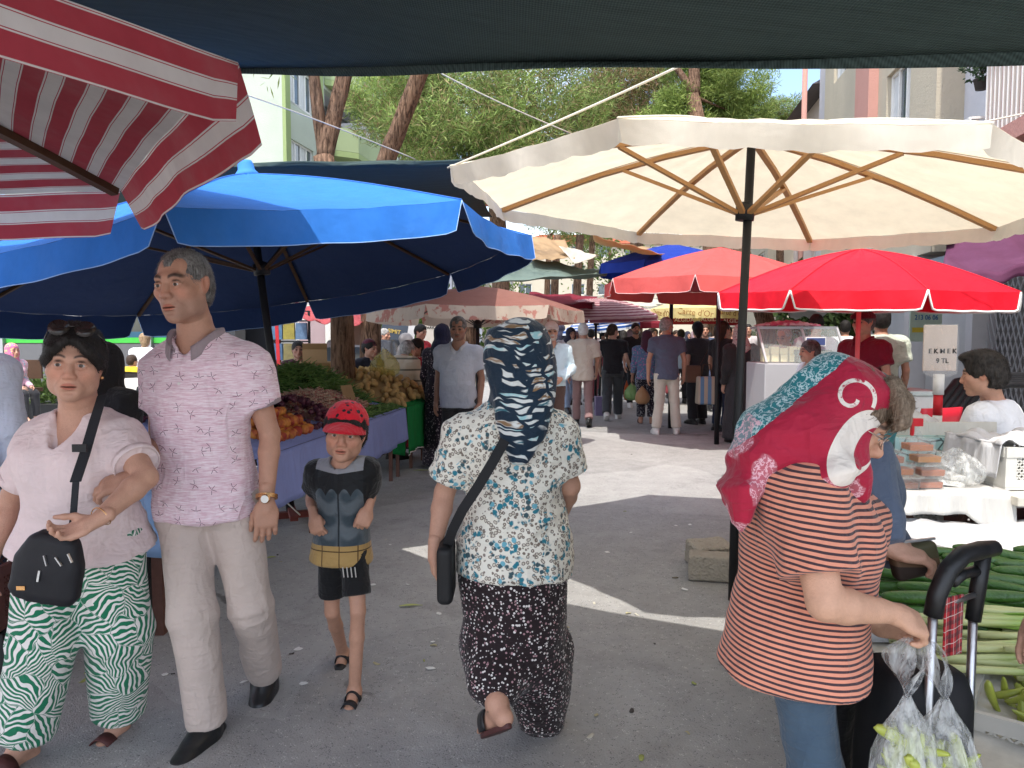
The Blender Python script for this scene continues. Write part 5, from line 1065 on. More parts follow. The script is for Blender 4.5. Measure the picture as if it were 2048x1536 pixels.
def f_batless(T):
    p = T.obj(); x, y, z = p.xyz(); n = T.noise(p, 14, 2)
    zl = T.attr('st').xyz()[0]      # 0 hem .. 1 neck
    mus = T.ss((zl * 26 + (x * 40).sin().abs() * 1.6).sin() * (x.abs() * 34).sin() + n, -.2, .9); c = T.mix(mus, (.045, .062, .075), (.115, .135, .15))
    c = T.mix(x.abs() < .0035, c, (.02, .025, .03))
    ch = (zl > .62 + (x * 62).sin().abs() * .07) * (zl < .86 + x.abs() * .5); c = T.mix(ch, c, (.016, .017, .019)); c = T.mix((zl > .84 + x.abs() * .32), c, (.27, .27, .29))
    side = x.abs() > .098; c = T.mix(side * (zl > .4), c, (.012, .012, .013))
    belt = (zl < .115); bl = T.mix(((x * 14).frac() < .06).max((zl - .06).abs() < .006), (.42, .27, .10), (.09, .05, .02)); return T.mix(belt, c, bl)
M_POLO = cloth('polo_print', f_polo); M_PALM = cloth('palm_print', f_palm); M_LEAF = cloth('leaf_scarf', f_leafscarf, .6); M_FLORAL = cloth('floral_print', f_floral, .8); M_STRIPE = cloth('striped_jersey', f_stripes); M_RED = cloth('paisley_scarf', f_redscarf, .6); M_BOY = cloth('superhero_free_print', f_batless, .6)
M_BOY.name = 'muscle_print'
M_DOTSK = cloth('dotted_skirt', dots((.022, .014, .016), (.72, .68, .66), 95, .34, (.42, .25, .27)), .8)
M_TEEW = solidcloth((.76, .62, .61)); M_CHINO = solidcloth((.53, .435, .385), .8); M_BLACKC = solidcloth((.014, .014, .015)); M_DENIM = cloth('denim', lambda T: T.mix(T.noise(T.obj(), 9, 3), (.035, .06, .095), (.075, .115, .16)), .85)
LEATHER = plain((.012, .012, .013), .35, .5, 0, .2, 30, 'black_leather'); DKRUB = plain((.02, .02, .022), .6, .3, 0, .2, 30, 'black_rubber'); GOLD = plain((.75, .42, .18), .25, .5, 1, .05, 30, 'gold'); STEEL = plain((.55, .55, .56), .35, .5, 1, .1, 20, 'steel')
BROWNL = plain((.085, .03, .028), .55, .3, 0, .2, 30, 'brown_leather'); CREAMSOLE = plain((.35, .3, .24), .7, .3, 0, .1, 30, 'tan_sole')
SK1 = (.54, .30, .21); SK2 = (.47, .25, .17); SK3 = (.57, .33, .235); SK4 = (.31, .16, .11); SK5 = (.52, .28, .19)
def JW(base, **px):
    r = {}
    for k, q in px.items(): r[k] = A(q) if k[0] == 't' else A(at(*q) - Vector(base))
    return r
# ---------------------------------------------------------------- man in pink printed polo
B = Vector((at(440, 1480, 2.72).x, 2.72, 0))
J = JW(B, pel=(412, 962, 2.74), neck=(398, 672, 2.74), head=(366, 570, 2.66), sR=(330, 730, 2.78), sL=(494, 726, 2.72), eR=(318, 880, 2.74), eL=(540, 868, 2.76), wR=(266, 958, 2.42), wL=(533, 1000, 2.66), hR=(366, 1000, 2.76), hL=(462, 1000, 2.74), kR=(386, 1235, 2.64), aR=(416, 1449, 2.69), kL=(505, 1215, 2.74), aL=(530, 1345, 3.03), tR=(-.22, -1, 0), tL=(.05, -.9, -.42))
def man_extra(c):
    J, M, o = c['J'], c['M'], c['o']; n = J['neck']; fw = -M[:, 1]; up = M[:, 2]
    b = MB(); w_ = J['wL']; ax = axisM(J['eL'], w_, (0, 1, 0)); 
    for i in range(22):
        a = 2 * PI * i / 22; b.box((-.006, -.005, -.007), (.006, .005, .007), Matrix.Translation(Vector(w_ + ax @ A((math.cos(a) * .033, math.sin(a) * .033, -.012)))) @ Matrix(ax.tolist()).to_4x4() @ Matrix.Rotation(a + PI / 2, 4, 'Z'))
    st = b.build('watch_strap', GOLD, o); p = Vector(w_ + ax @ A((0, 0, -.012)) + A((.006, -.036, 0))); b = MB(); b.lathe([(.0, -.004), (.017, -.004), (.018, .0), (.0165, .004), (0, .004)], 24, Matrix.Translation(p) @ Matrix.Rotation(PI / 2, 4, 'X')); b.build('watch_case', GOLD, st, True)
    b = MB(); b.lathe([(0, 0), (.014, 0), (.014, .0015), (0, .0015)], 20, Matrix.Translation(p + Vector((0, -.0042, 0))) @ Matrix.Rotation(PI / 2, 4, 'X')); b.build('watch_face', plain((.75, .73, .68), .2, .5, 0, .05, 30), st)
    for i in range(3):
        b = MB(); q = n + fw * (.098 + .017 * i) - up * (.085 + .055 * i - .03); b.lathe([(0, 0), (.0052, 0), (.0052, .002), (0, .003)], 12, Matrix.Translation(Vector(q)) @ Matrix.Rotation(PI / 2, 4, 'X')); b.build('button', plain((.7, .65, .62), .4), o) if i else None
MANH = hairmat((.055, .05, .047), (.27, .26, .25))
GREYT = solidcloth((.30, .235, .25))
man = person('tall man in pink leaf-print polo shirt and beige trousers, arm linked with a woman', J,
    dict(s=1.015, hs=1.03, skin=SK2, head=(R(-1), R(4), R(-4)), long=1.08, nose=1.15, face=.97, look=(.1, .06), nk=.06, beard=(.33, (.2, .15, .13)), brow=.0055, age=1, browc=(.03, .022, .018), b=1.0, belly=.02, w=1.04,
         handL=dict(d=(.0, -.12, -1), pn=(-.35, .9, 0), th=(-1, 0, 0), curl=.38), handR=dict(d=(-.85, -.1, -.22), pn=(.2, .6, -.8), th=(-.3, -.3, 1), curl=.5, thumb=.1),
         bottom=trousers(M_CHINO, .985, .98, 1.04, 1.08, .03, (.009, 6.5, (1, 1, .7))), top=shirt(M_POLO, .58, -.235, .016, 'polo', (.009, 9., (1, 1, 1.3)), collar=(GREYT, .8, .42), cuff=GREYT, slr=1.06), feet=shoes(LEATHER, DKRUB), hair=hair_cap(MANH, .064, -.04, .0035, .005, recede=.015, fold=(.0016, 70., (1, 1, .6))), extra=man_extra), B, 0, 0)
# ---------------------------------------------------------------- woman in white T-shirt and palm-print trousers
B = Vector((at(150, 1480, 2.6).x, 2.6, 0))
J = JW(B, pel=(165, 1030, 2.6), neck=(160, 822, 2.56), head=(149, 728, 2.47), sR=(84, 884, 2.58), sL=(240, 878, 2.55), eR=(20, 1000, 2.64), eL=(292, 955, 2.42), wR=(-22, 1130, 2.55), wL=(192, 1043, 2.22), hR=(105, 1060, 2.62), hL=(220, 1060, 2.6), kR=(85, 1285, 2.5), aR=(45, 1488, 2.54), kL=(238, 1262, 2.62), aL=(238, 1447, 2.74), tR=(-.15, -1, 0), tL=(-.1, -1, 0))
def bun(v, c):
    P, MH = c['P'], c['MH']; s = c['S']['hs']; v.ell(P(0, .12, .03), A((.05, .04, .05)) * s, MH, .02)
    for q in (-1, 1): v.chain([P(q * .012, -.085, .082), P(q * .05, -.082, .05), P(q * .076, -.045, .012), P(q * .08, .0, -.005)], [.012 * s, .016 * s, .014 * s, .012 * s], .012 * s)
def wm_extra(c):
    o, P, MH, J = c['o'], c['P'], c['MH'], c['J']; DK = plain((.02, .015, .014), .12, .5, 0, .1, 20, 'sunglass_lens')
    b = MB()
    for q in (-1, 1): b.lathe([(0, -.002), (.03, -.002), (.031, .001), (0, .004)], 20, Matrix.Translation(Vector(P(q * .037, -.072, .118))) @ Matrix(MH.tolist()).to_4x4() @ Matrix.Rotation(R(55), 4, 'X'))
    b.tube([P(-.07, -.05, .105), P(-.09, .0, .07), P(-.088, .05, .03)], .0025, 6); b.tube([P(.07, -.05, .105), P(.09, .0, .07), P(.088, .05, .03)], .0025, 6); b.bar(P(-.012, -.08, .125), P(.012, -.08, .125), .004); b.build('sunglasses', DK, o, True)
    b = MB(); b.lathe([(0, -.006), (.005, -.003), (.005, .003), (0, .006)], 10, Matrix.Translation(Vector(P(.081, .004, -.042)))); b.build('earring', GOLD, o, True)
    w_ = J['wL']; ax = axisM(J['eL'], w_, (0, 1, 0)); b = MB(); b.tube([Vector(w_ + ax @ A((math.cos(a) * .032, math.sin(a) * .031, -.022 + .004 * math.sin(2 * a)))) for a in np.linspace(0, 2 * PI, 26)], .0018, 6); b.build('bracelet', GOLD, o, True)
woman = person('stout woman in white V-neck T-shirt and green palm-leaf trousers, sunglasses on her hair', J,
    dict(s=.88, hs=1.0, skin=SK1, age=.3, head=(R(27), R(1), R(4)), face=1.03, long=1.0, look=(-.05, .02), nk=.066, nf=1.15, brow=.0035, lip=(.85, .5, .48), fem=2, w=1.13, b=1.2, belly=.06, arm=1.18, hipw=.98, leg=1.15,
         handL=dict(d=(-.75, -.3, -.3), pn=(-.1, -.55, .8), th=(-.5, -.2, 1), curl=.62), handR=dict(d=(-.1, 0, -1), pn=(1, 0, 0), th=(0, -1, 0), curl=.3),
         bottom=trousers(M_PALM, .93, 1.1, 1.5, 1.62, -.05, (.009, 7., (1, 1, .4))), top=shirt(M_TEEW, .66, -.3, .016, 'v', (.009, 9., (1, 1, 1.6)), flare=.085, slr=1.02, cuff=M_TEEW), feet=sandals(BROWNL, BROWNL, ((.1, .032),), False), hair=hair_cap(BLACKH, .072, -.06, .016, .0, top=.006, extra=bun, fold=(.0022, 40., (1, .4, 1))), extra=wm_extra), B, 0, 0)
# ---------------------------------------------------------------- boy in red cap
B = Vector((at(690, 1400, 3.0).x, 3.0, 0))
J = JW(B, pel=(684, 1072, 3.02), neck=(688, 921, 3.0), head=(691, 866, 2.95), sR=(640, 940, 3.03), sL=(730, 936, 3.0), eR=(621, 998, 3.1), eL=(742, 990, 3.08), wR=(627, 1030, 2.95), wL=(737, 1016, 2.93), hR=(662, 1095, 3.03), hL=(708, 1095, 3.0), kR=(664, 1224, 3.06), aR=(686, 1305, 3.34), kL=(716, 1222, 2.93), aL=(709, 1383, 2.99), tR=(.02, -.9, -.3), tL=(-.05, -1, 0))
def f_boycap(T):
    p = T.obj(); d = T.vor(T.vm('ADD', p, T.vm('SCALE', T.noise(p, 60, 2, col=True), .01)), 36, rnd=1); return T.mix(d < .3, (.62, .015, .03), (.02, .015, .02))
def fringe(v, c):
    P, MH = c['P'], c['MH']; s = c['S']['hs']; v.ell(P(0, -.07, .05), A((.068, .03, .026)) * s, MH, .015)
    for q in (-1, 1): v.ell(P(q * .072, -.03, .035), A((.016, .03, .04)) * s, MH, .01)
def stz(lo, hi): return lambda V: np.stack([(V[:, 2] - lo) / (hi - lo), V[:, 0], V[:, 1]], 1)
def boy_shorts_mark(c):
    J = c['J']; b = MB()
    for i in range(4): b.bar(Vector((J['kL'][0] - .055 + .016 * i, J['hL'][1] - .085, J['hL'][2] - .055)), Vector((J['kL'][0] - .05 + .016 * i, J['hL'][1] - .088, J['hL'][2] - .095)), .004, .003)
    b.build('shorts_print', plain((.45, .43, .4), .8), c['o'])
boy = person('small boy in red cap and grey muscle-print T-shirt holding up his shirt', J,
    dict(s=.70, hs=.93, skin=SK5, head=(R(13), R(1), R(6)), face=1.0, long=.94, nose=.85, look=(0, .0), nk=.055, w=.82, b=.86, arm=.8, leg=.84, brow=.005, hnd=1.08,
         handL=dict(d=(-.25, -.3, -.7), pn=(-.3, 1, -.2), th=(-1, 0, .2), curl=1.35, thumb=.8), handR=dict(d=(.25, -.3, -.7), pn=(.3, 1, -.2), th=(1, 0, .2), curl=1.35, thumb=.8),
         bottom=trousers(M_BLACKC, .37, .84, 1.25, 1.25, .0, (.004, 10., (1, 1, .7)), 'shorts'),
         top=shirt(M_BOY, .66, -.3, .012, 'crew', (.005, 14., (1, 1, 1.5)), flare=.04, slr=1.25, attrs={'st': stz(.60, 1.0)}), feet=sandals(DKRUB, CREAMSOLE, ((.035, .022), (.115, .026))), hair=[hair_cap(BLACKH, .045, -.07, .014, -.02, fringe=fringe), cap(cloth('boy_cap', f_boycap, .7), solidcloth((.6, .015, .03)), .1, vol=.013, vdrop=.028)], extra=boy_shorts_mark), B, 0, 0)
# ---------------------------------------------------------------- woman seen from behind
B = Vector((at(1060, 1500, 2.66).x, 2.66, 0))
J = JW(B, pel=(1030, 1062, 2.66), neck=(1036, 808, 2.66), head=(1040, 716, 2.6), sL=(934, 868, 2.66), sR=(1106, 864, 2.66), eL=(889, 985, 2.7), eR=(1140, 972, 2.68), wL=(868, 1102, 2.62), wR=(1118, 1040, 2.9), hL=(975, 1090, 2.66), hR=(1090, 1090, 2.66), kL=(985, 1290, 2.66), aL=(995, 1408, 2.44), kR=(1090, 1290, 2.74), aR=(1085, 1462, 2.76), tL=(-.35, .75, -.55), tR=(.05, 1, 0))
zpx = lambda py, Y: at(1024, py, Y).z
def xs(px, Y): return at(px, 900, Y).x - B.x
yb = 0.
sk_st = [(.03, xs(1082, 2.7), .06, .07, .07), (.16, xs(1075, 2.68), .03, .105, .1), (.28, xs(1040, 2.66), 0, .165, .13), (.45, xs(1030, 2.66), 0, .182, .15), (.62, xs(1026, 2.66), .01, .198, .16), (.72, xs(1022, 2.66), .02, .175, .135)]
def scarf_back(c, v):
    J, M, s = c['J'], c['M'], c['S']['s']; Q = lambda px, py, Y: A(at(px, py, Y) - B)
    pts = [Q(1050, 700, 2.55), Q(1052, 790, 2.53), Q(1048, 870, 2.5), Q(1042, 928, 2.5)]
    if v is None: return pts
    v.loft([(Q(0, 925, 2.5)[2], Q(1040, 0, 2.5)[0], Q(0, 0, 2.5)[1], .02, .012), (Q(0, 880, 2.5)[2], Q(1044, 0, 2.5)[0], Q(0, 0, 2.5)[1], .07, .03), (Q(0, 800, 2.53)[2], Q(1050, 0, 2.5)[0], Q(0, 0, 2.55)[1], .105, .06), (Q(0, 720, 2.55)[2], Q(1040, 0, 2.5)[0], Q(0, 0, 2.58)[1], .118, .1), (Q(0, 660, 2.55)[2], Q(1032, 0, 2.5)[0], Q(0, 0, 2.6)[1], .09, .1)], k=.03)
wback = person('stout woman walking away in navy leaf-print headscarf and blue floral blouse', J,
    dict(s=.885, hs=1.02, skin=SK1, head=(0, 0, 0), fem=1, noeyes=True, w=1.12, b=1.2, belly=.05, arm=1.15, hipw=1.12, leg=1.1, handL=dict(d=(.0, .12, -1), pn=(.9, .2, .1), th=(.1, 1, 0), curl=.5), handR=dict(d=(.1, .6, -.6), pn=(-1, 0, 0), th=(0, 1, .3), curl=.4),
         bottom=skirt(M_DOTSK, sk_st, (.011, 10., (1, 1, .12)), extra=lambda v, c: (v.cone(c['J']['kL'], c['J']['kL'] * .45 + c['J']['aL'] * .55, .12, .1, .05), v.cone(c['J']['kR'], c['J']['aR'], .1, .075, .05))), top=shirt(M_FLORAL, .74, -.3, .018, 'crew', (.009, 9., (1, 1, 1.8)), flare=.035, slr=1.1, cuff=M_FLORAL), feet=sandals(LEATHER, BROWNL, ((.1, .034),), True), hair=headscarf(M_LEAF, True, scarf_back, .02, (.008, 13., (1, .6, .8)))), B, 0, 0)
# ---------------------------------------------------------------- woman in striped T-shirt at the vegetable stall
B = Vector((at(1590, 1400, 1.78).x, 1.78, 0))
J = JW(B, pel=(1592, 1235, 1.80), neck=(1618, 902, 1.80), head=(1684, 834, 1.72), sR=(1602, 966, 1.65), sL=(1630, 955, 1.95), eR=(1650, 1206, 1.54), eL=(1680, 1190, 2.05), wR=(1786, 1226, 1.60), wL=(1735, 1240, 1.9), hR=(1590, 1265, 1.7), hL=(1595, 1265, 1.88), kR=(1640, 1640, 1.6), aR=(1640, 2000, 1.6), kL=(1610, 1640, 1.82), aL=(1590, 2000, 1.85), tL=(1, 0, 0), tR=(1, -.1, 0))
for q in 'LR':
    J['k' + q] = J['h' + q] + A((.06, 0, -.36)); J['a' + q] = A((J['h' + q][0], J['h' + q][1], .08))
def hp(J, MH, s): return lambda V: ((V - J['head']) @ MH / s)
MHs = rot(R(70), R(30), 0)
def scarf_str(c, v):
    Q = lambda px, py, Y: A(at(px, py, Y) - B); J = c['J']
    pts = [Q(1470, 1050, 1.66), Q(1440, 950, 1.7), J['neck'], Q(1735, 1010, 1.7)]
    if v is None: return pts
    v.ell(J['neck'] * .5 + Q(1570, 850, 1.72) * .5, (.1, .12, .09), None, .05)
    v.cone(Q(1640, 830, 1.7), Q(1530, 900, 1.7), .078, .076, .05, sq=(1, 1.1)); v.cone(Q(1530, 900, 1.7), Q(1478, 985, 1.67), .072, .055, .04, sq=(.6, 1.3)); v.cone(Q(1478, 985, 1.66), Q(1482, 1060, 1.63), .05, .006, .03, sq=(.6, 1.2)); v.cone(Q(1600, 880, 1.68), Q(1660, 940, 1.6), .1, .05, .05)
    v.cone(Q(1690, 915, 1.66), Q(1722, 985, 1.66), .05, .02, .03)
def str_fringe(v, c):
    P = c['P']; [v.chain([P(x * .6, -.05, .115), P(x, -.085, .095), P(x * 1.15, -.104, .06), P(x * 1.3, -.106 + .1 * abs(x), z)], [.02, .019, .015, .004], .012) for x, z in ((-.055, .035), (-.04, .04), (-.02, .03), (.005, .03), (.03, .03), (.055, .0))]
def glasses(m):
    def f(c):
        P, MH = c['P'], c['MH']; b = MB()
        for q in (-1, 1):
            b.tube([P(q * .033 + math.cos(a) * .024, -.106 + .01 * abs(math.cos(a)), .0 + math.sin(a) * .018) for a in np.linspace(0, 2 * PI, 22)], .0016, 6); b.tube([P(q * .057, -.1, .004), P(q * .076, -.05, .006), P(q * .083, .0, .004)], .0016, 6)
        b.tube([P(-.01, -.108, .004), P(0, -.112, .007), P(.01, -.108, .004)], .0016, 6); b.build('glasses', m, c['o'], True)
    return f
def st_str(V):
    dz = V[:, 2] - .06 * np.clip(V[:, 0], -1, 1) ** 1 * .6; r = np.hypot(V[:, 0], V[:, 1])
    return np.stack([dz * .95 - .10 * np.clip(V[:, 2] - 1.02, 0, 1) * 0 + .15 * V[:, 0] * (V[:, 2] > 0), V[:, 0], V[:, 1]], 1)
wstripe = person('bent woman in orange striped T-shirt and red paisley headscarf holding plastic bags', J,
    dict(s=.9, hs=.98, skin=(.58, .33, .22), MH=MHs, face=1.05, nose=1.2, fem=2, w=1.08, b=1.22, belly=.04, arm=1.14, hipw=1.0, leg=.9, look=(0, .3),
         handR=dict(d=(.86, .2, -.42), pn=(-.35, .45, -.75), th=(.3, .2, 1), curl=.85, thumb=.5), handL=dict(d=(1, 0, -.2), pn=(0, -1, 0), th=(0, 0, 1), curl=.6),
         bottom=trousers(M_DENIM, .97, .95, 1.1, 1.1, -.06), top=shirt(M_STRIPE, .78, -.27, .02, 'crew', (.009, 8., (1, 1, 1.5)), flare=.045, slr=1.18, attrs={'st': st_str}), feet=shoes(LEATHER, DKRUB), hair=[hair_cap(DKBLONDE, .058, -.05, .012, .0, extra=str_fringe), headscarf(M_RED, True, scarf_str, .012, (.013, 13., (.4, 1., 1.5)), opn=(.07, .105, .1), attrs={'hp': hp(J, MHs, .98)})], extra=glasses(plain((.5, .4, .33), .25, .5, .8))), B, 0, 0)
# ------------------------------------------------------------------ other people
def col_t(c): return solidcloth(c)
def beret(m): 
    def f(c):
        S, P, MH = c['S'], c['P'], c['MH']; s = S['hs']; v = vbox([c['J']['head']], .22 * s, c['lv']['head'] * 1.2); v.ell(P(0, .02, .045), A((.085, .105, .088)) * s, MH, .01); v.cut(P(0, -.05, .03), MH @ A((0, .05, -1))); cmesh('knitted_hat', v, m, c['o'], (.002, 40., (1, 1, 1), 3), 2)
    return f
def longhair(m, ln=.3, w_=.09):
    def ex(v, c):
        P, MH = c['P'], c['MH']; s = c['S']['hs']; v.chain([P(0, .06, .03), P(0, .095, -.06), P(0, .1, -.06 - ln)], [.085 * s, w_ * s, w_ * .55 * s], .04)
    return hair_cap(m, .068, -ln - .12, .012, .0, extra=ex, fold=(.003, 30., (1, 1, .2)))
def ponytail(m):
    def ex(v, c):
        P = c['P']; s = c['S']['hs']; v.ell(P(0, .125, .03), (.04 * s,) * 3, None, .02); v.chain([P(0, .13, .02), P(.02, .15, -.08), P(.03, .13, -.2)], [.03 * s, .028 * s, .01 * s], .02)
    return hair_cap(m, .068, -.06, .01, .0, extra=ex)
def dress(m, top=1.25, a0=.2, b0=.16, a1=.26, b1=.22, bot=.04):
    return lambda c: skirt(m, [(bot * c['S']['s'], 0, 0, a1 * c['S']['s'], b1 * c['S']['s']), (.5 * c['S']['s'], 0, 0, (a0 + a1) / 2 * c['S']['s'], (b0 + b1) / 2 * c['S']['s']), (.95 * c['S']['s'], 0, 0, a0 * c['S']['s'], b0 * c['S']['s']), (top * c['S']['s'], 0, 0, a0 * .85 * c['S']['s'], b0 * .75 * c['S']['s'])], (.012, 9., (1, 1, .12)), 'robe')(c)
def mk(label, px, Y, face, H, top, bottom, hair, skin=SK1, lod=1, po=None, z0=0., group=None, **kw):
    s = H / 1.75; J = pose(s, **(po or {})); S = dict(s=s, skin=skin, top=top, bottom=bottom, hair=hair); S.update(kw)
    return person(label, J, S, (at(px, 672, Y).x, Y, z0), R(face), lod, group)
WALKR = dict(kR=(-.1, -.13, .5), aR=(-.1, -.2, .09), kL=(.1, .02, .49), aL=(.1, .26, .14), tL=(.1, -1, -.5), eR=(-.25, .1, 1.13), wR=(-.25, .1, .88), eL=(.25, -.02, 1.12), wL=(.24, -.17, .9))
DKTR = col_t((.03, .03, .034)); BRTR = col_t((.10, .06, .05)); CRTR = col_t((.62, .57, .48)); SHW = shoes(plain((.7, .68, .64), .6), plain((.6, .58, .55), .7)); SHB = shoes(LEATHER, DKRUB)
PBLUE = col_t((.55, .68, .74)); LBL = col_t((.44, .46, .54)); SLATE = col_t((.10, .115, .17)); CRSH = col_t((.62, .55, .46)); BLK = col_t((.022, .021, .024)); CHAR = col_t((.05, .05, .055)); MARO = col_t((.2, .012, .03)); WHS = col_t((.78, .78, .8)); LILA = col_t((.5, .48, .58)); SAGE = col_t((.5, .55, .46))
mk('moustached man in pale grey polo shirt facing the street beside the potato stall', 917, 7.4, -12, 1.66, shirt(LBL, .68, -.25, .016, 'polo', collar=(col_t((.5, .5, .55)), .8, .45)), trousers(DKTR, .98), hair_cap(DGREYH, .062, -.04, .006, .0, recede=.01), SK4, belly=.11, w=1.1, b=1.08, must=(.8, (.05, .045, .04)), beard=(.3, (.1, .08, .07)), head=(R(8), R(6), 0), feet=SHB, brow=.0055)
mk('old man in white cap and pale blue long-sleeved shirt facing the viewer', 1103, 9.3, 4, 1.64, shirt(PBLUE, .7, -.05, .02, 'polo', longs=.95, collar=(PBLUE, .8, .45), slr=1.15), trousers(BRTR, .98, waist=.1), [hair_cap(WHITEH, .05, -.04, .004), cap(WHS, WHS, .05)], SK1, po=dict(eL=(.27, .04, 1.14), wL=(.1, -.2, 1.02), eR=(-.26, .03, 1.13), wR=(-.22, -.1, .9)), belly=.05, beard=(.6, (.5, .48, .45)), must=(.7, (.5, .48, .45)), feet=SHB)
mk('white-haired old man in cream shirt and mauve trousers walking away', 1166, 12.3, 176, 1.68, shirt(CRSH, .74, -.3, .022, 'crew', slr=1.2, collar=(CRSH, .7, .4)), trousers(col_t((.27, .17, .165)), .985, hemr=1.1), hair_cap(WHITEH, .06, -.045, .006), SK2, po=WALK, feet=SHB)
mk('woman in black T-shirt and charcoal jeans with white shoes walking away', 1226, 13.2, 172, 1.68, shirt(BLK, .66, -.18, .018, 'crew', slr=1.05), trousers(col_t((.06, .065, .07)), .985, 1.1, 1.25, 1.25), ponytail(BROWNH), SK3, po=dict(WALKR, wR=(-.33, -.16, .93)), fem=1, w=1.08, b=1.05, head=(R(-40), 0, 0), feet=SHW)
mk('woman in plum headscarf and dark floral trousers carrying shopping', 1294, 12.7, 170, 1.56, shirt(cloth('blue_pink_blouse', dots((.12, .2, .33), (.5, .16, .35), 40, .4, (.25, .4, .5)), .8), .9, -.2, .02, 'crew', longs=.6), trousers(cloth('white_dot_trousers', dots((.03, .028, .04), (.7, .7, .7), 55, .28), .8), .95, 1.15, 1.35, 1.2), headscarf(col_t((.09, .03, .05)), True, capelet(.3, .14, .1)), SK2, fem=1, po=dict(eL=(.24, -.02, 1.1), wL=(.27, -.08, .86)), feet=sandals(BROWNL, BROWNL, ((.1, .03),), False))
mk('grey-haired man in slate blue polo and cream trousers walking away', 1334, 11.3, 178, 1.75, shirt(SLATE, .62, -.22, .016, 'crew', collar=(SLATE, .8, .4), slr=1.05), trousers(CRTR, .985, 1.02, 1.1, 1.15), hair_cap(GREYH, .062, -.04, .005), SK2, po=dict(eL=(.27, .02, 1.12), wL=(.27, -.03, .87), eR=(-.26, .02, 1.12), wR=(-.27, -.06, .88), aL=(.15, .03, .085), aR=(-.16, .0, .085), kR=(-.13, -.03, .5)), head=(R(-48), R(3), 0), beard=(.6, (.4, .38, .36)), feet=SHW)
mk('woman in charcoal T-shirt leaning to the counter with a tan shoulder bag', 1396, 12.6, 205, 1.7, shirt(CHAR, .7, -.3, .02, 'crew', slr=1.1), trousers(DKTR, .985, 1.15, 1.3, 1.3), longhair(BLACKH, .1, .07), SK3, fem=1, w=1.1, b=1.05, head=(R(-30), R(20), 0), feet=SHB)
mk('woman with very long dark hair in profile beside the abaya', 1446, 11.7, 120, 1.7, shirt(BLK, .7, -.2, .016, 'crew'), trousers(col_t((.02, .03, .06)), .985), longhair(BROWNH, .42, .08), SK1, fem=1, feet=SHB)
ABSC = cloth('rose_print_scarf', lambda T: T.mix(T.attr('hp').xyz()[2] < -.255 + T.attr('hp').xyz()[0].abs() * .5, dots((.55, .5, .47), (.28, .2, .2), 60, .4, (.4, .08, .14))(T), (.62, .1, .2)), .7)
def ab_attr(V, c=[0]): return V
Jab = pose(1.62 / 1.75)
mk('woman in long charcoal abaya and rose-print headscarf seen from behind', 1481, 10.4, 192, 1.63, shirt(col_t((.035, .034, .036)), .9, .05, .02, 'crew', longs=.97, slr=1.2), dress(col_t((.045, .043, .046)), 1.3, .19, .15, .25, .2, .06), headscarf(ABSC, True, capelet(.42, .17, .12), .018, attrs={'hp': lambda V: (V - Jab['head'])}), SK1, fem=1, feet=SHB, po=dict(eR=(-.27, .03, 1.12), wR=(-.3, -.05, .88)), head=(R(-15), 0, 0))
mk('bearded man in black T-shirt and sunglasses facing up the street', 1271, 15.5, 6, 1.74, shirt(BLK, .64, -.2, .016, 'crew'), trousers(DKTR, .985), hair_cap(BLACKH, .06, -.04, .01), SK1, po=dict(eL=(.26, .02, 1.14), wL=(.08, -.24, 1.2)), beard=(.85, (.03, .025, .02)), feet=SHW)
# left group behind the bean and potato stalls
mk('woman in maroon knitted hat and dark waistcoat behind the green beans', 738, 9.3, 55, 1.42, [shirt(col_t((.42, .43, .45)), .9, -.1, .018, 'crew', longs=.96), shirt(col_t((.02, .022, .035)), .12, -.12, .028, 'v', name='waistcoat')], trousers(DKTR), [hair_cap(BLACKH, .06, -.05, .006), beret(col_t((.11, .02, .035)))], SK1, fem=1, head=(R(10), R(6), 0), feet=SHB)
def f_band(T): z = T.obj().xyz()[2]; return T.mix(((z * 7.5).frac() < .16), (.52, .44, .34), (.14, .13, .1))
mk('stooping grey-haired person in beige jumper with dark bands, back turned', 792, 9.0, 148, 1.5, shirt(cloth('banded_jumper', f_band), .9, -.2, .024, 'crew', longs=.95, slr=1.15), trousers(BRTR), hair_cap(GREYH, .062, -.05, .008), SK1, po=dict(neck=(0, -.16, 1.42), head=(0, -.26, 1.53), sL=(.185, -.14, 1.36), sR=(-.185, -.14, 1.36), eL=(.25, -.2, 1.1), eR=(-.25, -.2, 1.1), wL=(.2, -.36, .95), wR=(-.2, -.36, .95)), w=1.12, b=1.15, feet=SHB)
mk('girl in red flower-print dress behind the potatoes', 832, 9.9, -10, 1.42, shirt(cloth('red_flower_print', dots((.33, .012, .02), (.7, .6, .5), 22, .2), .8), .9, -.3, .02, 'crew', longs=.8), dress(cloth('red_flower_skirt', dots((.33, .012, .02), (.7, .6, .5), 22, .2), .8), 1.0), longhair(BLACKH, .15, .06), SK2, head=(R(-15), R(12), 0), feet=SHB)
mk('man in red shirt standing behind the girl in red', 840, 12.2, 60, 1.66, shirt(col_t((.42, .012, .025)), .66, -.2, .018, 'crew'), trousers(DKTR), hair_cap(BLACKH, .06, -.04, .008), SK2, head=(0, R(14), 0), feet=SHB)
mk('small girl with dark hair beside the red dress', 866, 9.8, -20, 1.25, shirt(col_t((.35, .2, .18)), .7, -.2, .016, 'crew'), trousers(DKTR), longhair(BROWNH, .15, .06), SK2, feet=SHB)
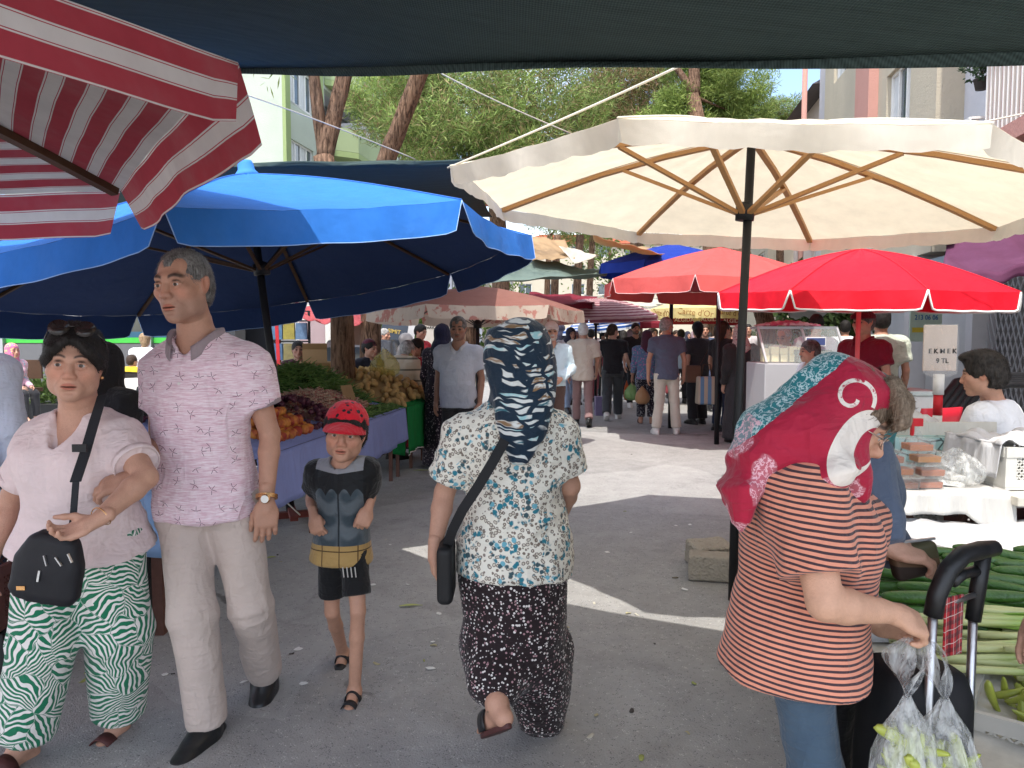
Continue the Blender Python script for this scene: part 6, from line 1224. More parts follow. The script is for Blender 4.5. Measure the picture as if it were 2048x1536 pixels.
mk('woman in navy hijab and dark patterned dress half hidden by the moustached man', 884, 8.4, 150, 1.6, shirt(cloth('dark_dress', dots((.025, .018, .028), (.35, .28, .3), 45, .3), .8), .9, -.2, .02, 'crew', longs=.95), dress(cloth('dark_dress_skirt', dots((.025, .018, .028), (.35, .28, .3), 45, .3), .8)), headscarf(col_t((.014, .014, .035)), True, capelet(.2)), SK1, fem=1, po=dict(eR=(-.26, 0, 1.12), wR=(-.2, -.2, 1.02)), feet=SHB)
mk('man with grey hair in cream shirt beyond the banner', 768, 13.2, 70, 1.6, shirt(col_t((.58, .48, .38)), .66, -.2, .018, 'crew'), trousers(DKTR), hair_cap(GREYH, .06, -.04, .008), SK2, feet=SHB)
mk('woman in pale grey headscarf behind the stooping person', 812, 11.2, 120, 1.5, shirt(col_t((.4, .38, .38)), .9, -.2, .02, 'crew', longs=.9), trousers(DKTR), headscarf(col_t((.45, .42, .42)), True, capelet(.2)), SK2, fem=1, feet=SHB)
mk('seller in dark maroon shirt sitting in the shade behind the scale', 596, 9.4, 20, 1.4, shirt(col_t((.07, .025, .03)), .7, -.2, .018, 'crew'), trousers(DKTR), hair_cap(BLACKH, .06, -.04, .008), SK4, feet=SHB)
# left edge
mk('woman in black chador standing behind the couple', 202, 3.9, 165, 1.42, shirt(BLK, .9, -.1, .03, 'crew', longs=.95), dress(BLK, 1.3, .24, .2, .3, .25), headscarf(BLK, True, capelet(.3, .2, .14), .022), SK1, fem=1, feet=SHB)
mk('person in pale blue shirt cut off by the picture edge behind the couple', -95, 3.3, 200, 1.66, shirt(col_t((.6, .66, .8)), .9, -.3, .02, 'crew', longs=.85), trousers(col_t((.03, .04, .07))), hair_cap(BLACKH, .06, -.04, .008), SK2, feet=SHB)
mk('seated woman in pink patterned headscarf by the planter', 22, 11.5, 70, 1.5, shirt(cloth('pink_pattern', dots((.6, .35, .42), (.3, .45, .5), 30, .4, (.7, .6, .6)), .8), .9, -.2, .02, 'crew', longs=.95), trousers(DKTR, .97), headscarf(cloth('pink_pattern_scarf', dots((.55, .15, .25), (.7, .5, .2), 30, .4, (.4, .2, .4)), .8), True, capelet(.2)), SK1, fem=1, z0=-.15, po=dict(kL=(.1, -.4, .88), kR=(-.1, -.4, .88), aL=(.1, -.42, .45), aR=(-.1, -.42, .45), wL=(.12, -.3, .98), wR=(-.12, -.3, .98)))
mk('girl with long fair braid in white top and black shorts at the cafe chairs', 288, 12.6, 195, 1.52, shirt(WHS, .6, -.2, .014, 'crew'), trousers(BLK, .3, 1.05, name='shorts'), longhair(FAIRH, .3, .035), SK3, fem=1, po=dict(eL=(.24, 0, 1.13), wL=(.22, -.14, .95), neck=(0, -.05, 1.47), head=(0, -.1, 1.63)), feet=SHW)
mk('child in yellow top leaning over a white plastic chair', 262, 12.2, 160, 1.15, shirt(col_t((.7, .5, .03)), .8, -.3, .02, 'crew', flare=.04), trousers(BLK, .4, name='shorts'), hair_cap(BROWNH, .06, -.06, .01), SK3, po=dict(eL=(.24, -.05, 1.1), wL=(.24, -.3, 1.0)), feet=SHW)
# right group
mk('bald man in spectacles stooping over the cheese counter', 1583, 9.8, -50, 1.66, shirt(col_t((.42, .41, .4)), .66, -.2, .018, 'polo'), trousers(DKTR), [hair_cap(GREYH, .12, -.05, .003, recede=.05), glasses(plain((.05, .04, .04), .3))], SK2, po=dict(neck=(0, -.12, 1.42), head=(0, -.2, 1.55), sL=(.185, -.1, 1.36), sR=(-.185, -.1, 1.36), wL=(.2, -.3, 1.05), wR=(-.15, -.4, 1.0)), head=(0, R(15), 0), feet=SHB)
mk('young dark-haired man in lilac shirt looking down behind the counter', 1632, 10.0, -20, 1.74, shirt(LILA, .66, -.2, .02, 'polo', collar=(LILA, .8, .45), slr=1.1), trousers(DKTR), hair_cap(BLACKH, .06, -.04, .016, top=.01), SK1, head=(R(-8), R(22), 0), po=dict(wL=(.15, -.28, 1.02), wR=(-.15, -.28, 1.02)), feet=SHB, brow=.006)
mk('man with moustache in white shirt shown in profile near the glass case', 1622, 7.7, -88, 1.42, shirt(WHS, .66, -.2, .02, 'polo', collar=(WHS, .8, .45), slr=1.1), trousers(DKTR), hair_cap(DGREYH, .062, -.04, .006), SK3, must=(.9, (.08, .07, .06)), head=(0, R(4), 0), feet=SHB)
def flatcap(m):
    def f(c):
        S, P, MH = c['S'], c['P'], c['MH']; s = S['hs']; v = vbox([c['J']['head']], .24 * s, c['lv']['head'] * 1.2); v.ell(P(0, .012, .052), A((.098, .118, .068)) * s, MH, .01); v.ell(P(0, -.075, .055), A((.075, .06, .03)) * s, MH, .04); v.cut(P(0, -.05, .036), MH @ A((0, .0, -1))); cmesh('flat_cap', v, m, c['o'], (.0015, 20., (1, 1, 1), 3), 2)
        b = MB(); b.sheet(lambda u, w_: Vector(P(math.sin((u - .5) * 2.2) * (.08 + .005 * w_), .005 - math.cos((u - .5) * 2.2) * (.11 + .05 * w_), .048 - .012 * w_)), 16, 3); b.build('visor', m, c['o'], True, solid=.005)
    return f
mk('man in maroon flat cap and maroon polo looking left behind the stall', 1728, 7.2, -62, 1.72, shirt(MARO, .66, -.2, .02, 'polo', collar=(MARO, .9, .45), slr=1.08), trousers(DKTR), [hair_cap(DGREYH, .062, -.05, .003), flatcap(col_t((.1, .008, .02)))], SK1, po=dict(eR=(-.26, -.05, 1.14), wR=(-.12, -.3, 1.2), eL=(.26, .0, 1.13), wL=(.2, -.2, 1.0)), head=(R(4), 0, 0), feet=SHB)
mk('man in sage green shirt with his back turned beside the maroon cap', 1762, 7.8, 165, 1.76, shirt(SAGE, .7, -.25, .02, 'crew', slr=1.1), trousers(DKTR), hair_cap(BLACKH, .06, -.05, .008), SK2, feet=SHB)
mk('man in white T-shirt further back behind the lilac shirt', 1690, 13, 160, 1.74, shirt(WHS, .66, -.2, .018, 'crew'), trousers(DKTR), hair_cap(BLACKH, .06, -.05, .008), SK2, feet=SHB)
# youth in white T-shirt sitting at the right-hand table
Bs = Vector((at(1990, 700, 4.2).x, 4.2, 0)); s_ = .9
Js = JW(Bs, head=(1965, 748, 4.16), neck=(1988, 806, 4.22))
fw = nrm((-.62, .78, 0)); lt = nrm((-.78, -.62, 0)); pel = Js['neck'] + A((.05, -.06, -.5)); Js['pel'] = pel
Js['sL'] = Js['neck'] + lt * .165 - A((0, 0, .06)); Js['sR'] = Js['neck'] - lt * .165 - A((0, 0, .06))
for q, sg in (('L', 1), ('R', -1)):
    Js['e' + q] = Js['s' + q] + lt * sg * .05 + fw * .1 - A((0, 0, .23)); Js['w' + q] = Js['e' + q] + fw * .2 - A((0, 0, .04)); Js['h' + q] = pel + lt * sg * .09 - A((0, 0, .05)); Js['k' + q] = Js['h' + q] + fw * .38; Js['a' + q] = A((*(Js['k' + q][:2] + fw[:2] * .02), .08)); Js['t' + q] = fw
def tuft(v, c):
    P, MH = c['P'], c['MH']; s = c['S']['hs']; v.ell(P(0, -.02, .105), A((.07, .09, .035)) * s, MH, .03)
person('dark-haired youth in white T-shirt sitting with his back turned at the right', Js, dict(s=.92, hs=.98, skin=SK5, head=(R(14), R(8), 0), noeyes=True, w=1.0, b=1.05, arm=1.05, top=shirt(WHS, .7, -.2, .018, 'crew', (.006, 9., (1, 1, 1.2)), slr=1.08), bottom=trousers(M_DENIM), feet=SHW, hair=hair_cap(hairmat((.012, .010, .009), (.06, .052, .046)), .062, -.055, .012, -.01, extra=tuft, fold=(.004, 45., (1, 1, .7)))), Bs, 0, 0)
# woman in denim behind the striped one, bending over her purse
Bd = Vector((at(1720, 1000, 2.05).x, 2.05, 0)); sdn = .92
Jd = JW(Bd, neck=(1700, 845, 2.1), head=(1735, 830, 2.1), pel=(1650, 1110, 2.2), sR=(1712, 905, 1.96), sL=(1690, 880, 2.28), eR=(1748, 1045, 1.9), wR=(1775, 1100, 1.85), eL=(1740, 1040, 2.2), wL=(1790, 1110, 1.95), hR=(1650, 1150, 2.1), hL=(1650, 1150, 2.28), kR=(1665, 1400, 2.08), kL=(1665, 1400, 2.28), aR=(1650, 1690, 2.08), aL=(1650, 1690, 2.28), tR=(1, -.1, 0), tL=(1, 0, 0))
for q in 'LR': Jd['a' + q][2] = .085; Jd['k' + q][2] = .5
person('stooping woman in faded denim shirt opening a purse behind the striped T-shirt', Jd, dict(s=.92, hs=.9, skin=SK3, MH=rot(R(95), R(30), 0), fem=1, w=1.05, b=1.05, handR=dict(d=(.9, -.1, -.1), pn=(0, .3, -1), th=(.3, 1, .2), curl=.6), handL=dict(d=(.8, -.3, -.1), pn=(0, -.3, -1), th=(.3, -1, .2), curl=.6), top=shirt(cloth('faded_denim', lambda T: T.mix(T.noise(T.obj(), 12, 3), (.075, .10, .155), (.15, .185, .25))), .9, -.25, .02, 'crew', (.007, 8., (1, 1, .6)), longs=.9, slr=1.25), bottom=trousers(DKTR), feet=SHB, hair=headscarf(col_t((.03, .17, .18)), True, capelet(.15))), Bd, 0, 0)
mk('shopper in grey T-shirt and jeans cut off by the right picture edge', 2315, 1.62, -80, 1.6, shirt(col_t((.42, .43, .46)), .9, -.3, .02, 'crew', longs=.6), trousers(M_DENIM), hair_cap(BLACKH, .06, -.05, .008), SK1, lod=1, b=1.0, feet=SHB)
# crowd further down the street
cr = random.Random(11); cols = [(.02, .02, .025), (.35, .45, .6), (.5, .48, .46), (.06, .08, .14), (.25, .05, .06), (.6, .55, .45), (.4, .3, .25), (.55, .5, .5), (.03, .05, .09), (.2, .22, .2)]
hrs = [hair_cap(BLACKH, .06, -.05, .01), hair_cap(BROWNH, .06, -.05, .01), longhair(BLACKH, .2, .07), hair_cap(GREYH, .06, -.05, .008), headscarf(col_t((.03, .03, .05)), True, capelet(.2)), headscarf(col_t((.35, .25, .28)), True, capelet(.2))]
words = {0: 'black', 1: 'light blue', 2: 'pale grey', 3: 'navy', 4: 'dark red', 5: 'cream', 6: 'tan', 7: 'off-white', 8: 'deep blue', 9: 'olive grey'}; hw_ = ['short black hair', 'short brown hair', 'long dark hair', 'grey hair', 'a dark headscarf', 'a dusty pink headscarf']
spots = [(1136, 14.5), (1150, 16.2), (1122, 18), (1165, 19.5), (1140, 22), (1182, 16.8), (1205, 19), (1247, 17), (1240, 21), (1262, 19), (1285, 17.5), (1302, 16.2), (1310, 20), (1325, 18), (1352, 20), (1362, 16.5), (1375, 22), (1388, 18.5), (1410, 15), (1420, 21), (1436, 18), (1456, 15.5), (1466, 20), (1215, 26), (1190, 25), (1232, 30), (1275, 26), (1300, 28), (1335, 27), (1365, 29), (1400, 27), (1430, 26), (1496, 18), (1520, 20), (1112, 24)]
for i, (px, Y) in enumerate(spots):
    k = cr.randrange(10); h_ = cr.randrange(6); fc = cr.choice((178, 185, 5, -10, 90, 200, 165, 20)); c = cols[k]; side = 'facing us' if abs(fc) < 30 else ('in profile' if fc == 90 else 'back turned')
    nb = min(((abs(px - q), n_) for q, n_ in ((1103, 'man in cap'), (1166, 'cream-shirted man'), (1226, 'black T-shirt'), (1294, 'plum headscarf'), (1334, 'slate polo'), (1396, 'tan bag'), (1446, 'long-haired woman'), (1481, 'abaya'))))[1]
    dist = 'far' if Y > 23 else ('mid-distance' if Y > 17 else 'nearer')
    mk(f'{dist} walker, {words[k]} top, {hw_[h_]}, {side}, behind the {nb}', px, Y, fc, cr.uniform(1.58, 1.76), shirt(col_t(c), .7, -.22, .02, 'crew', longs=.9 if cr.random() < .4 else False), trousers(col_t(cols[cr.randrange(5)])), hrs[h_], cr.choice((SK1, SK2, SK5)), 2 if Y > 15.8 else 1, cr.choice((WALK, WALKR, None, dict(WALK, eR=(-.25, -.06, 1.14), wR=(-.1, -.27, 1.1)), dict(WALKR, eL=(.25, -.06, 1.14), wL=(.16, -.28, 1.2), neck=(0, -.05, 1.46), head=(.02, -.11, 1.6)), dict(neck=(0, -.08, 1.46), head=(-.02, -.14, 1.6), wL=(.2, -.25, 1.0), wR=(-.2, -.25, 1.05)))), group='passers-by further down the street', fem=1 if h_ in (2, 4, 5) else 0, feet=SHB)
# ------------------------------------------------------------------ stalls and goods
WHITEP = plain((.58, .565, .52), .5, .3, 0, .1, 12, 'white_plastic'); GREENP = plain((.015, .2, .08), .5, .3, 0, .12, 12, 'green_plastic'); BROWNP = plain((.12, .05, .045), .55, .3, 0, .15, 12, 'brown_plastic'); BLACKP = plain((.02, .02, .022), .55, .3, 0, .2, 12, 'black_plastic'); CARD = plain((.36, .24, .13), .9, .1, 0, .15, 8, 'cardboard'); RUST = plain((.14, .07, .055), .7, .3, .2, .4, 25, 'brown_steel'); OLDW = plain((.55, .52, .45), .75, .2, 0, .35, 14, 'chipped_white_board')
def clothmat(c, name='table_cloth'):
    return material(name, lambda T: (lambda p: (T.mul(c, T.gray(T.noise(p, 4, 4, .6) * .3 + .85)), T.noise(T.map(p, scale=(1, 1, .12)), 22, 3) * 1.5 + T.noise(p, 300, 2) * .1, .012))(T.obj()), .85, .15, transl=.08)
def crate(label, M, L_, W, H, m, group=None, cells=(11, 7), cat='crate', wall=.012, name='plastic_crate', tilt=True):
    """ventilated crate with a diamond lattice in each long side, real openings"""
    o = empty(name, M.translation); tag(o, label, cat, group); o.matrix_world = M
    b = MB(); b.box((-L_ / 2, -W / 2, 0), (L_ / 2, W / 2, .012)); b.build('bottom', m, o)
    for sx, sy, ln in ((0, -1, L_), (0, 1, L_), (-1, 0, W), (1, 0, W)):
        T_ = Matrix.Translation((sx * (L_ / 2 - wall / 2), sy * (W / 2 - wall / 2), 0)) @ (Matrix.Rotation(PI / 2, 4, 'Z') if sx else Matrix()); b = MB(); h = ln / 2 - (wall if sx else 0); t = wall / 2
        b.box((-h, -t, .013), (h, t, .045), T_); b.box((-h, -t * 1.6, H - .045), (h, t * 1.6, H), T_); b.box((-h, -t, .045), (-h + .05, t, H - .045), T_); b.box((h - .05, -t, .045), (h, t, H - .045), T_)
        if ln > .35: b.box((-.012, -t, .045), (.012, t, H - .045), T_)
        x0, x1, z0, z1 = -h + .05, h - .05, .045, H - .045; st = (x1 - x0) / cells[0]; dz = z1 - z0
        for i in range(-cells[0], cells[0] + 1):
            for sg in (-1, 1):
                xa = x0 + i * st if sg > 0 else x1 - i * st; xb = xa + sg * dz; za, zb = z0, z1
                if sg > 0:
                    if xb < x0 or xa > x1: continue
                    if xa < x0: za += (x0 - xa); xa = x0
                    if xb > x1: zb -= (xb - x1); xb = x1
                else:
                    if xa < x0 or xb > x1: continue
                    if xa > x1: za += (xa - x1); xa = x1
                    if xb < x0: zb -= (x0 - xb); xb = x0
                if zb - za > .01: b.bar(T_ @ Vector((xa, 0, za)), T_ @ Vector((xb, 0, zb)), wall * .6, .007)
        b.build('lattice_side', m, o)
    return o
def tr(p, rz=0, rx=0): return Matrix.Translation(Vector(p)) @ Matrix.Rotation(rz, 4, 'Z') @ Matrix.Rotation(rx, 4, 'X')
def blob_mesh(name, r, m, bend=0, n=10, k=8, taper=None, seed=0, lump=.03):
    """elongated smooth fruit along x"""
    b = MB(); g = random.Random(seed); pts = [Vector((r[0] * math.sin(t), 0, bend * math.cos(t * 1.0) * r[0])) for t in np.linspace(-PI / 2, PI / 2, k)]
    rr = [max(.0006, r[1] * (math.cos(t) ** .6) * (taper(t) if taper else 1)) for t in np.linspace(-PI / 2 + .02, PI / 2 - .02, k)]; b.tube(pts, rr, n); b.v = [(x * (1 + g.uniform(-lump, lump)), y * (1 + g.uniform(-lump, lump)), z * (1 + g.uniform(-lump, lump))) for x, y, z in b.v]; return b.mesh(name, m, True)
def scatter(name, meshes, spots, label, cat, group, rots='any', sc_=(.85, 1.15), seed=0):
    g = random.Random(seed); out = []
    for p in spots:
        o = link(name, g.choice(meshes), None, p); s_ = g.uniform(*sc_); o.scale = (s_, s_, s_)
        o.rotation_euler = (g.uniform(0, 6.3), g.uniform(0, 6.3), g.uniform(0, 6.3)) if rots == 'any' else (g.uniform(0, 6.3), rots[0] + g.gauss(0, rots[2]), rots[1] + g.gauss(0, rots[3])); tag(o, label, cat, group); out.append(o)
    return out
# --- left stall along the street
F0 = Vector((-1.5, 4.75, 0)); SU = Vector((.62, 4.6, 0)).normalized(); SI = Vector((-SU.y, SU.x, 0)); MS = Matrix((SU, SI, Vector((0, 0, 1)))).transposed().to_4x4(); MS.translation = F0
def sl(u, d, h=0): return MS @ Vector((u, d, .74 + .16 * d + h))        # tilted display surface
def table(label, u0, u1, dep, m_, hang, side=True, cloth_label=None, edge=None):
    o = empty('market_table', MS @ Vector((u0, 0, 0))); tag(o, label, 'table'); Mi = o.matrix_world.inverted() if False else Matrix.Translation(-(MS @ Vector((u0, 0, 0)))); b = MB(); q = [sl(u0, 0), sl(u1, 0), sl(u1, dep), sl(u0, dep)]; b.poly([Mi @ (p - Vector((0, 0, .04))) for p in q], (0, 0, .03)); b.build('tabletop', WOODD, o)
    for u in np.linspace(u0 + .1, u1 - .1, 4):
        for d in (.12, dep - .1): MB().bar(Mi @ (MS @ Vector((u, d, 0))), Mi @ sl(u, d, -.04), .035, .035).build('leg', RUST, o)
    c0 = MS @ Vector((u0, 0, 0)); b = MB(); r = random.Random(int(u0 * 10)); ph = r.random() * 6
    b.sheet(lambda u, v: Mi @ (sl(u0 + (u1 - u0) * u, v * dep, .003)), 8, 4)
    def hangf(u, v): return Mi @ (sl(u0 + (u1 - u0) * u, 0, .003) + SI * (-.012 - .02 * v - .014 * v * math.sin(u * 38 + ph) - .01 * v * math.sin(u * 81)) - Vector((0, 0, v * hang * (1 + .06 * math.sin(u * 9 + ph)) + .0 * u)))
    b.sheet(hangf, 70, 8)
    if side: b.sheet(lambda u, v: Mi @ (sl(u0, dep * u, .003) - SU * (.012 + .02 * v + .012 * v * math.sin(u * 22)) - Vector((0, 0, v * hang))), 20, 6)
    co = b.build('table_cloth', m_, None, True, loc=c0, solid=.003); tag(co, cloth_label, 'tablecloth')
    if edge: b = MB(); b.tube([hangf(u, 1) for u in np.linspace(0, 1, 40)], .006, 5); b.build('hem_trim', edge, co, True)
    return o
table('long low market table under the fruit and beans', -.3, 2.95, 1.35, clothmat((.27, .32, .62)), .34, True, 'periwinkle blue cloth hanging from the fruit and bean table')
table('market table holding the potatoes', 3.0, 4.75, 1.25, clothmat((.012, .19, .05)), .5, True, 'green cloth hanging from the potato table', WHT)
def heap(u0, u1, d0, d1, h, n, g, base=0.):
    out = []
    for _ in range(n):
        a, b_ = g.random(), g.random(); z = h * (1 - abs(2 * a - 1) ** 2.2) * (1 - abs(2 * b_ - 1) ** 2.4); out.append((sl(u0 + (u1 - u0) * a, d0 + (d1 - d0) * b_, z + base), z))
    return out
def mound(label, name, u0, u1, d0, d1, h, m_, cat=None):
    b = MB(); b.sheet(lambda a, c: sl(u0 + (u1 - u0) * a, d0 + (d1 - d0) * c, .006 + h * .92 * (1 - abs(2 * a - 1) ** 2.2) * (1 - abs(2 * c - 1) ** 2.4) - F0.z) - F0, 14, 12); return b
def bean_heap(label, u0, u1, d0, d1, h, n, m_, ln, r, seed, core, curl=.25):
    """thousands of thin pods over a solid core: nobody could count them"""
    b = mound('', '', u0, u1, d0, d1, h, core); g = np.random.default_rng(seed); H = heap(u0, u1, d0, d1, h, n, random.Random(seed)); b2 = MB()
    for p, z in H:
        a = g.uniform(0, 6.28); d = Vector((math.cos(a), math.sin(a), g.normal() * .22)).normalized(); L_ = ln * g.uniform(.7, 1.25); e = d.orthogonal().normalized() * L_ * g.normal() * curl; c = p - F0 + Vector((0, 0, .008 + g.random() * .02))
        b2.tube([c - d * L_ / 2 + e * .6, c - d * L_ * .25 + e * .1, c, c + d * L_ * .25 + e * .1, c + d * L_ / 2 + e * .6], [r * .4, r, r, r, r * .35], 5)
    o = b2.build('bean_heap', m_, None, True, loc=F0); tag(o, label, 'beans', None, 'stuff'); b.build('lower_layer', core, o, True); return o
def beanm(c1, c2, sp=None):
    def fn(T):
        p = T.obj(); n = T.noise(p, 22, 3, .6); c = T.mix(T.ss(n, .35, .65), c1, c2)
        if sp: c = T.mix(T.ss(T.noise(p, 60, 3, .7), .5, .58), c, sp)
        return c
    return material('pods', fn, .55, .35)
BG = beanm((.06, .14, .025), (.15, .25, .06)); BGd = beanm((.045, .10, .03), (.10, .18, .06)); BB = beanm((.55, .38, .26), (.62, .5, .36), (.42, .06, .08)); CORE = plain((.05, .1, .025), .9)
bean_heap('tangled heap of bright green runner beans nearest the potatoes', 1.75, 2.95, .35, 1.3, .3, 1500, BG, .19, .0055, 1, CORE)
bean_heap('heap of darker green beans behind the plums', .55, 1.55, .75, 1.33, .22, 800, BGd, .15, .006, 2, CORE, .08)
bean_heap('heap of pink speckled borlotti pods sloping to the table edge', 1.3, 2.5, .12, .85, .15, 1000, BB, .12, .0065, 3, plain((.4, .2, .15), .9), .1)
bean_heap('small strip of green beans along the front of the blue cloth', 1.25, 2.9, .03, .14, .05, 300, BG, .12, .005, 4, CORE, .2)
PEACH = material('peach_skin', lambda T: (lambda p: T.mix(T.ss(T.noise(p, 16, 3), .4, .62), (.62, .24, .05), (.36, .045, .03)))(T.vm('ADD', T.obj(), T.comb(T.rnd() * 9, 0., 0.))), .55, .3)
pm = [blob_mesh('peach', (.036, .037), PEACH, 0, 12, 9, seed=i) for i in range(3)]; g = random.Random(5)
scatter('peach', pm, [sl(.25 + .075 * i + .01 * g.random(), .06 + .072 * j, .03 + .058 * k) + Vector((g.uniform(-.01, .01), g.uniform(-.01, .01), 0)) for k in range(3) for j in range(1 + k, 6 - k) for i in range(k, 9 - k)], 'ripe orange-red peach in the heap at the near end of the blue-clothed stall', 'peach', 'peaches on the fruit stall', seed=1)
PLUM = material('plum_skin', lambda T: T.mix(T.noise(T.obj(), 9, 4, .7), (.03, .008, .022), (.14, .04, .07)), .45, .35)
g = random.Random(8); b = MB()
def ball(b, p, r, n=7):
    b.tube([p + Vector((0, 0, r * math.sin(t))) for t in np.linspace(-1.45, 1.45, 6)], [r * math.cos(t) for t in np.linspace(-1.45, 1.45, 6)], n)
for p, z in heap(.1, 1.0, .42, 1.05, .2, 900, g): ball(b, p - F0 + Vector((0, 0, .01)), g.uniform(.011, .016))
tag(b.build('grape_heap', PLUM, None, True, loc=F0), 'heap of dark purple grapes behind the peaches', 'grapes', None, 'stuff')
plm = [blob_mesh('plum', (.027, .022), plain((.09, .02, .035), .4, .4, 0, .4, 20), 0, 9, 8, seed=i) for i in range(2)]
scatter('plum', plm, [p + Vector((0, 0, .015)) for p, z in heap(.95, 1.5, .1, .7, .16, 110, random.Random(9))], 'dark red plum in the heap between the peaches and the borlotti pods', 'plum', 'plums on the fruit stall', seed=2)
POT = material('potato_skin', lambda T: (lambda p: (T.mix(T.noise(p, 12, 4, .7), (.42, .25, .09), (.58, .40, .18)), T.noise(p, 60, 3), .003))(T.vm('ADD', T.obj(), T.comb(T.rnd() * 9, 0., 0.))), .8, .2)
pom = [blob_mesh('potato', (.045, .032), POT, .1 * i, 10, 9, seed=i, lump=.08) for i in range(3)]
mound('', '', 3.05, 4.65, .1, 1.15, .22, POT).build('potato_layer', plain((.3, .19, .08), .9), None, True, loc=F0); tag(bpy.data.objects['potato_layer'], 'lower layer of the potato heap on the green cloth', 'potatoes', None, 'stuff')
scatter('potato', pom, [p + Vector((0, 0, .02)) for p, z in heap(3.0, 4.7, .03, 1.2, .22, 190, random.Random(10))], 'tan potato in the loose heap on the green cloth', 'potato', 'potatoes on the green cloth', seed=3)
PLASTIC = material('clear_plastic', lambda T: (lambda p: ((.93, .94, .92), T.noise(T.map(p, scale=(1, 1, .35)), 45, 4, .6, .8) * 2.5, .012))(T.obj()), .18, .5, alpha=lambda T: T.ss(T.noise(T.map(T.obj(), scale=(1, 1, .25)), 38, 3, .6, .6), .3, .75) * .42 + .12)
YPLAS = material('yellow_plastic', lambda T: (lambda p: ((.62, .52, .12), T.noise(p, 30, 4) * 2, .012))(T.obj()), .25, .4, alpha=.45)
def plastic_bag(label, p, r, h, m_, neck=.3, seed=0, handles=None, parent=None, knot=None):
    """thin tied bag: belly, gathered neck and two loop handles"""
    o = empty('plastic_bag', p); tag(o, label, 'bag', 'plastic shopping bags'); b = MB(); g = np.random.default_rng(seed); n = 36; ph = g.random(6) * 6; prof = [(.05, 0), (.55, .0), (.9, .12), (1., .3), (.92, .5), (.62, .72), (.24, .9), (.1, 1.0)]
    rings = []
    for rr, z in prof:
        rings.append([(rr * r * (1 + .07 * math.sin(3 * a + ph[0]) + (.1 + .25 * z) * math.sin(9 * a + ph[1] + z * 2) * (.25 + z) * .4) * math.cos(a), rr * r * .75 * (1 + .07 * math.sin(2 * a + ph[2]) + .1 * z * math.sin(11 * a + ph[3])) * math.sin(a), z * h) for a in np.linspace(0, 2 * PI, n, endpoint=False)])
    b.add([q for s_ in rings for q in s_], [(i * n + k, i * n + (k + 1) % n, (i + 1) * n + (k + 1) % n, (i + 1) * n + k) for i in range(len(prof) - 1) for k in range(n)]); b.build('bag_body', m_, o, True)
    if handles:
        for k, hp_ in enumerate(handles):
            a = Vector((0, 0, h)); e = Vector(hp_) - Vector(p); b = MB(); sd_ = Vector((.035 * (-1) ** k, .015, 0)); pts = bez(a, (a + e) / 2 + sd_, e, 10)
            def fn(u, v): i = min(int(u * 9), 8); f_ = u * 9 - i; c = pts[i] * (1 - f_) + pts[i + 1] * f_; w_ = .008 + .03 * math.sin(PI * u) ; return c + Vector(((v - .5) * 2 * w_ * math.cos(u * 2 + k), (v - .5) * 2 * w_ * math.sin(u * 2 + k) + .006 * math.sin(v * 14), 0))
            b.sheet(fn, 18, 8); b.build('bag_handle', m_, o, True)
    return o
plastic_bag('yellow plastic sack of potatoes standing on the potato heap', sl(3.75, .45, .2), .17, .32, YPLAS, seed=1); plastic_bag('second yellow plastic bag leaning on the potato heap', sl(4.3, .3, .18), .12, .3, YPLAS, seed=2)
for i, (u, d, hh) in enumerate(((.35, .95, .18), (1.2, 1.1, .2), (2.05, .25, .12))):
    M = tr(sl(u, d, hh), R(20 + 25 * i)); o = MB().box((-.09, -.003, 0), (.09, .003, .14), M @ Matrix.Rotation(R(-20), 4, 'X')).build('price_card', (WHT, CARD, CARD)[i]); tag(o, ('white price card stuck in the grapes', 'cardboard price card among the dark green beans', 'brown cardboard tag at the edge of the borlotti pods')[i], 'price card')
    MB().tube([M @ Vector((0, 0, -.18)), M @ Vector((0, 0, .02))], .004, 5).build('stick', WOODD, o)
# seller's corner behind the stall
so = MB(); 
M = tr(sl(.1, 1.15, .0), R(-40)); so.box((-.14, -.12, .28), (.14, .12, .31), M); sco = so.build('market_scale', plain((.3, .27, .22), .5)); tag(sco, 'flat-topped shop scale on a post behind the grapes', 'scale'); MB().box((-.02, -.02, -.1), (.02, .02, .28), M).build('post', BLKM, sco); MB().box((-.1, .1, .05), (.1, .14, .24), M @ Matrix.Rotation(R(-15), 4, 'X')).build('display', BLKM, sco)
for lab, px, py, Y, w_, h_, d_ in (('open cardboard box on top of a fruit carton by the tree', 630, 738, 9.0, .28, .24, .26), ('printed fruit carton under the open cardboard box', 632, 768, 9.05, .4, .2, .3)):
    p = at(px, py, Y); o = MB().box((-w_ / 2, -d_ / 2, 0), (w_ / 2, d_ / 2, h_), tr(p, R(15))).build('cardboard_box', CARD if 'open' in lab else plain((.55, .42, .28), .9, .1, 0, .4, 6)); tag(o, lab, 'box')
    for q in (-1, 1): MB().box((-w_ / 2, -.002, 0), (w_ / 2, .002, .1), tr(p, R(15)) @ Matrix.Translation((0, q * d_ / 2, h_)) @ Matrix.Rotation(R(-50 * q), 4, 'X')).build('flap', CARD, o)
o = MB().box((-.6, -.3, 0), (.4, .3, .62), tr((at(632, 800, 9.1).x, 9.15, 0))).build('wooden_bench', plain((.16, .1, .06), .8)); tag(o, 'brown wooden stand under the cartons', 'bench')
BAN = plain((.62, .45, .05), .5, .3, 0, .3, 12, 'banana'); bm_ = [blob_mesh('banana', (.09, .018), BAN, .35, 8, 9, seed=i) for i in range(2)]; scatter('banana', bm_, [at(580 + 9 * (i % 8), 748 - 8 * (i // 8), 8.6 + .03 * i) for i in range(16)], 'yellow banana in the row left of the tree trunk', 'banana', 'bananas beside the tree', (.3, .3, .4, .5), seed=4)
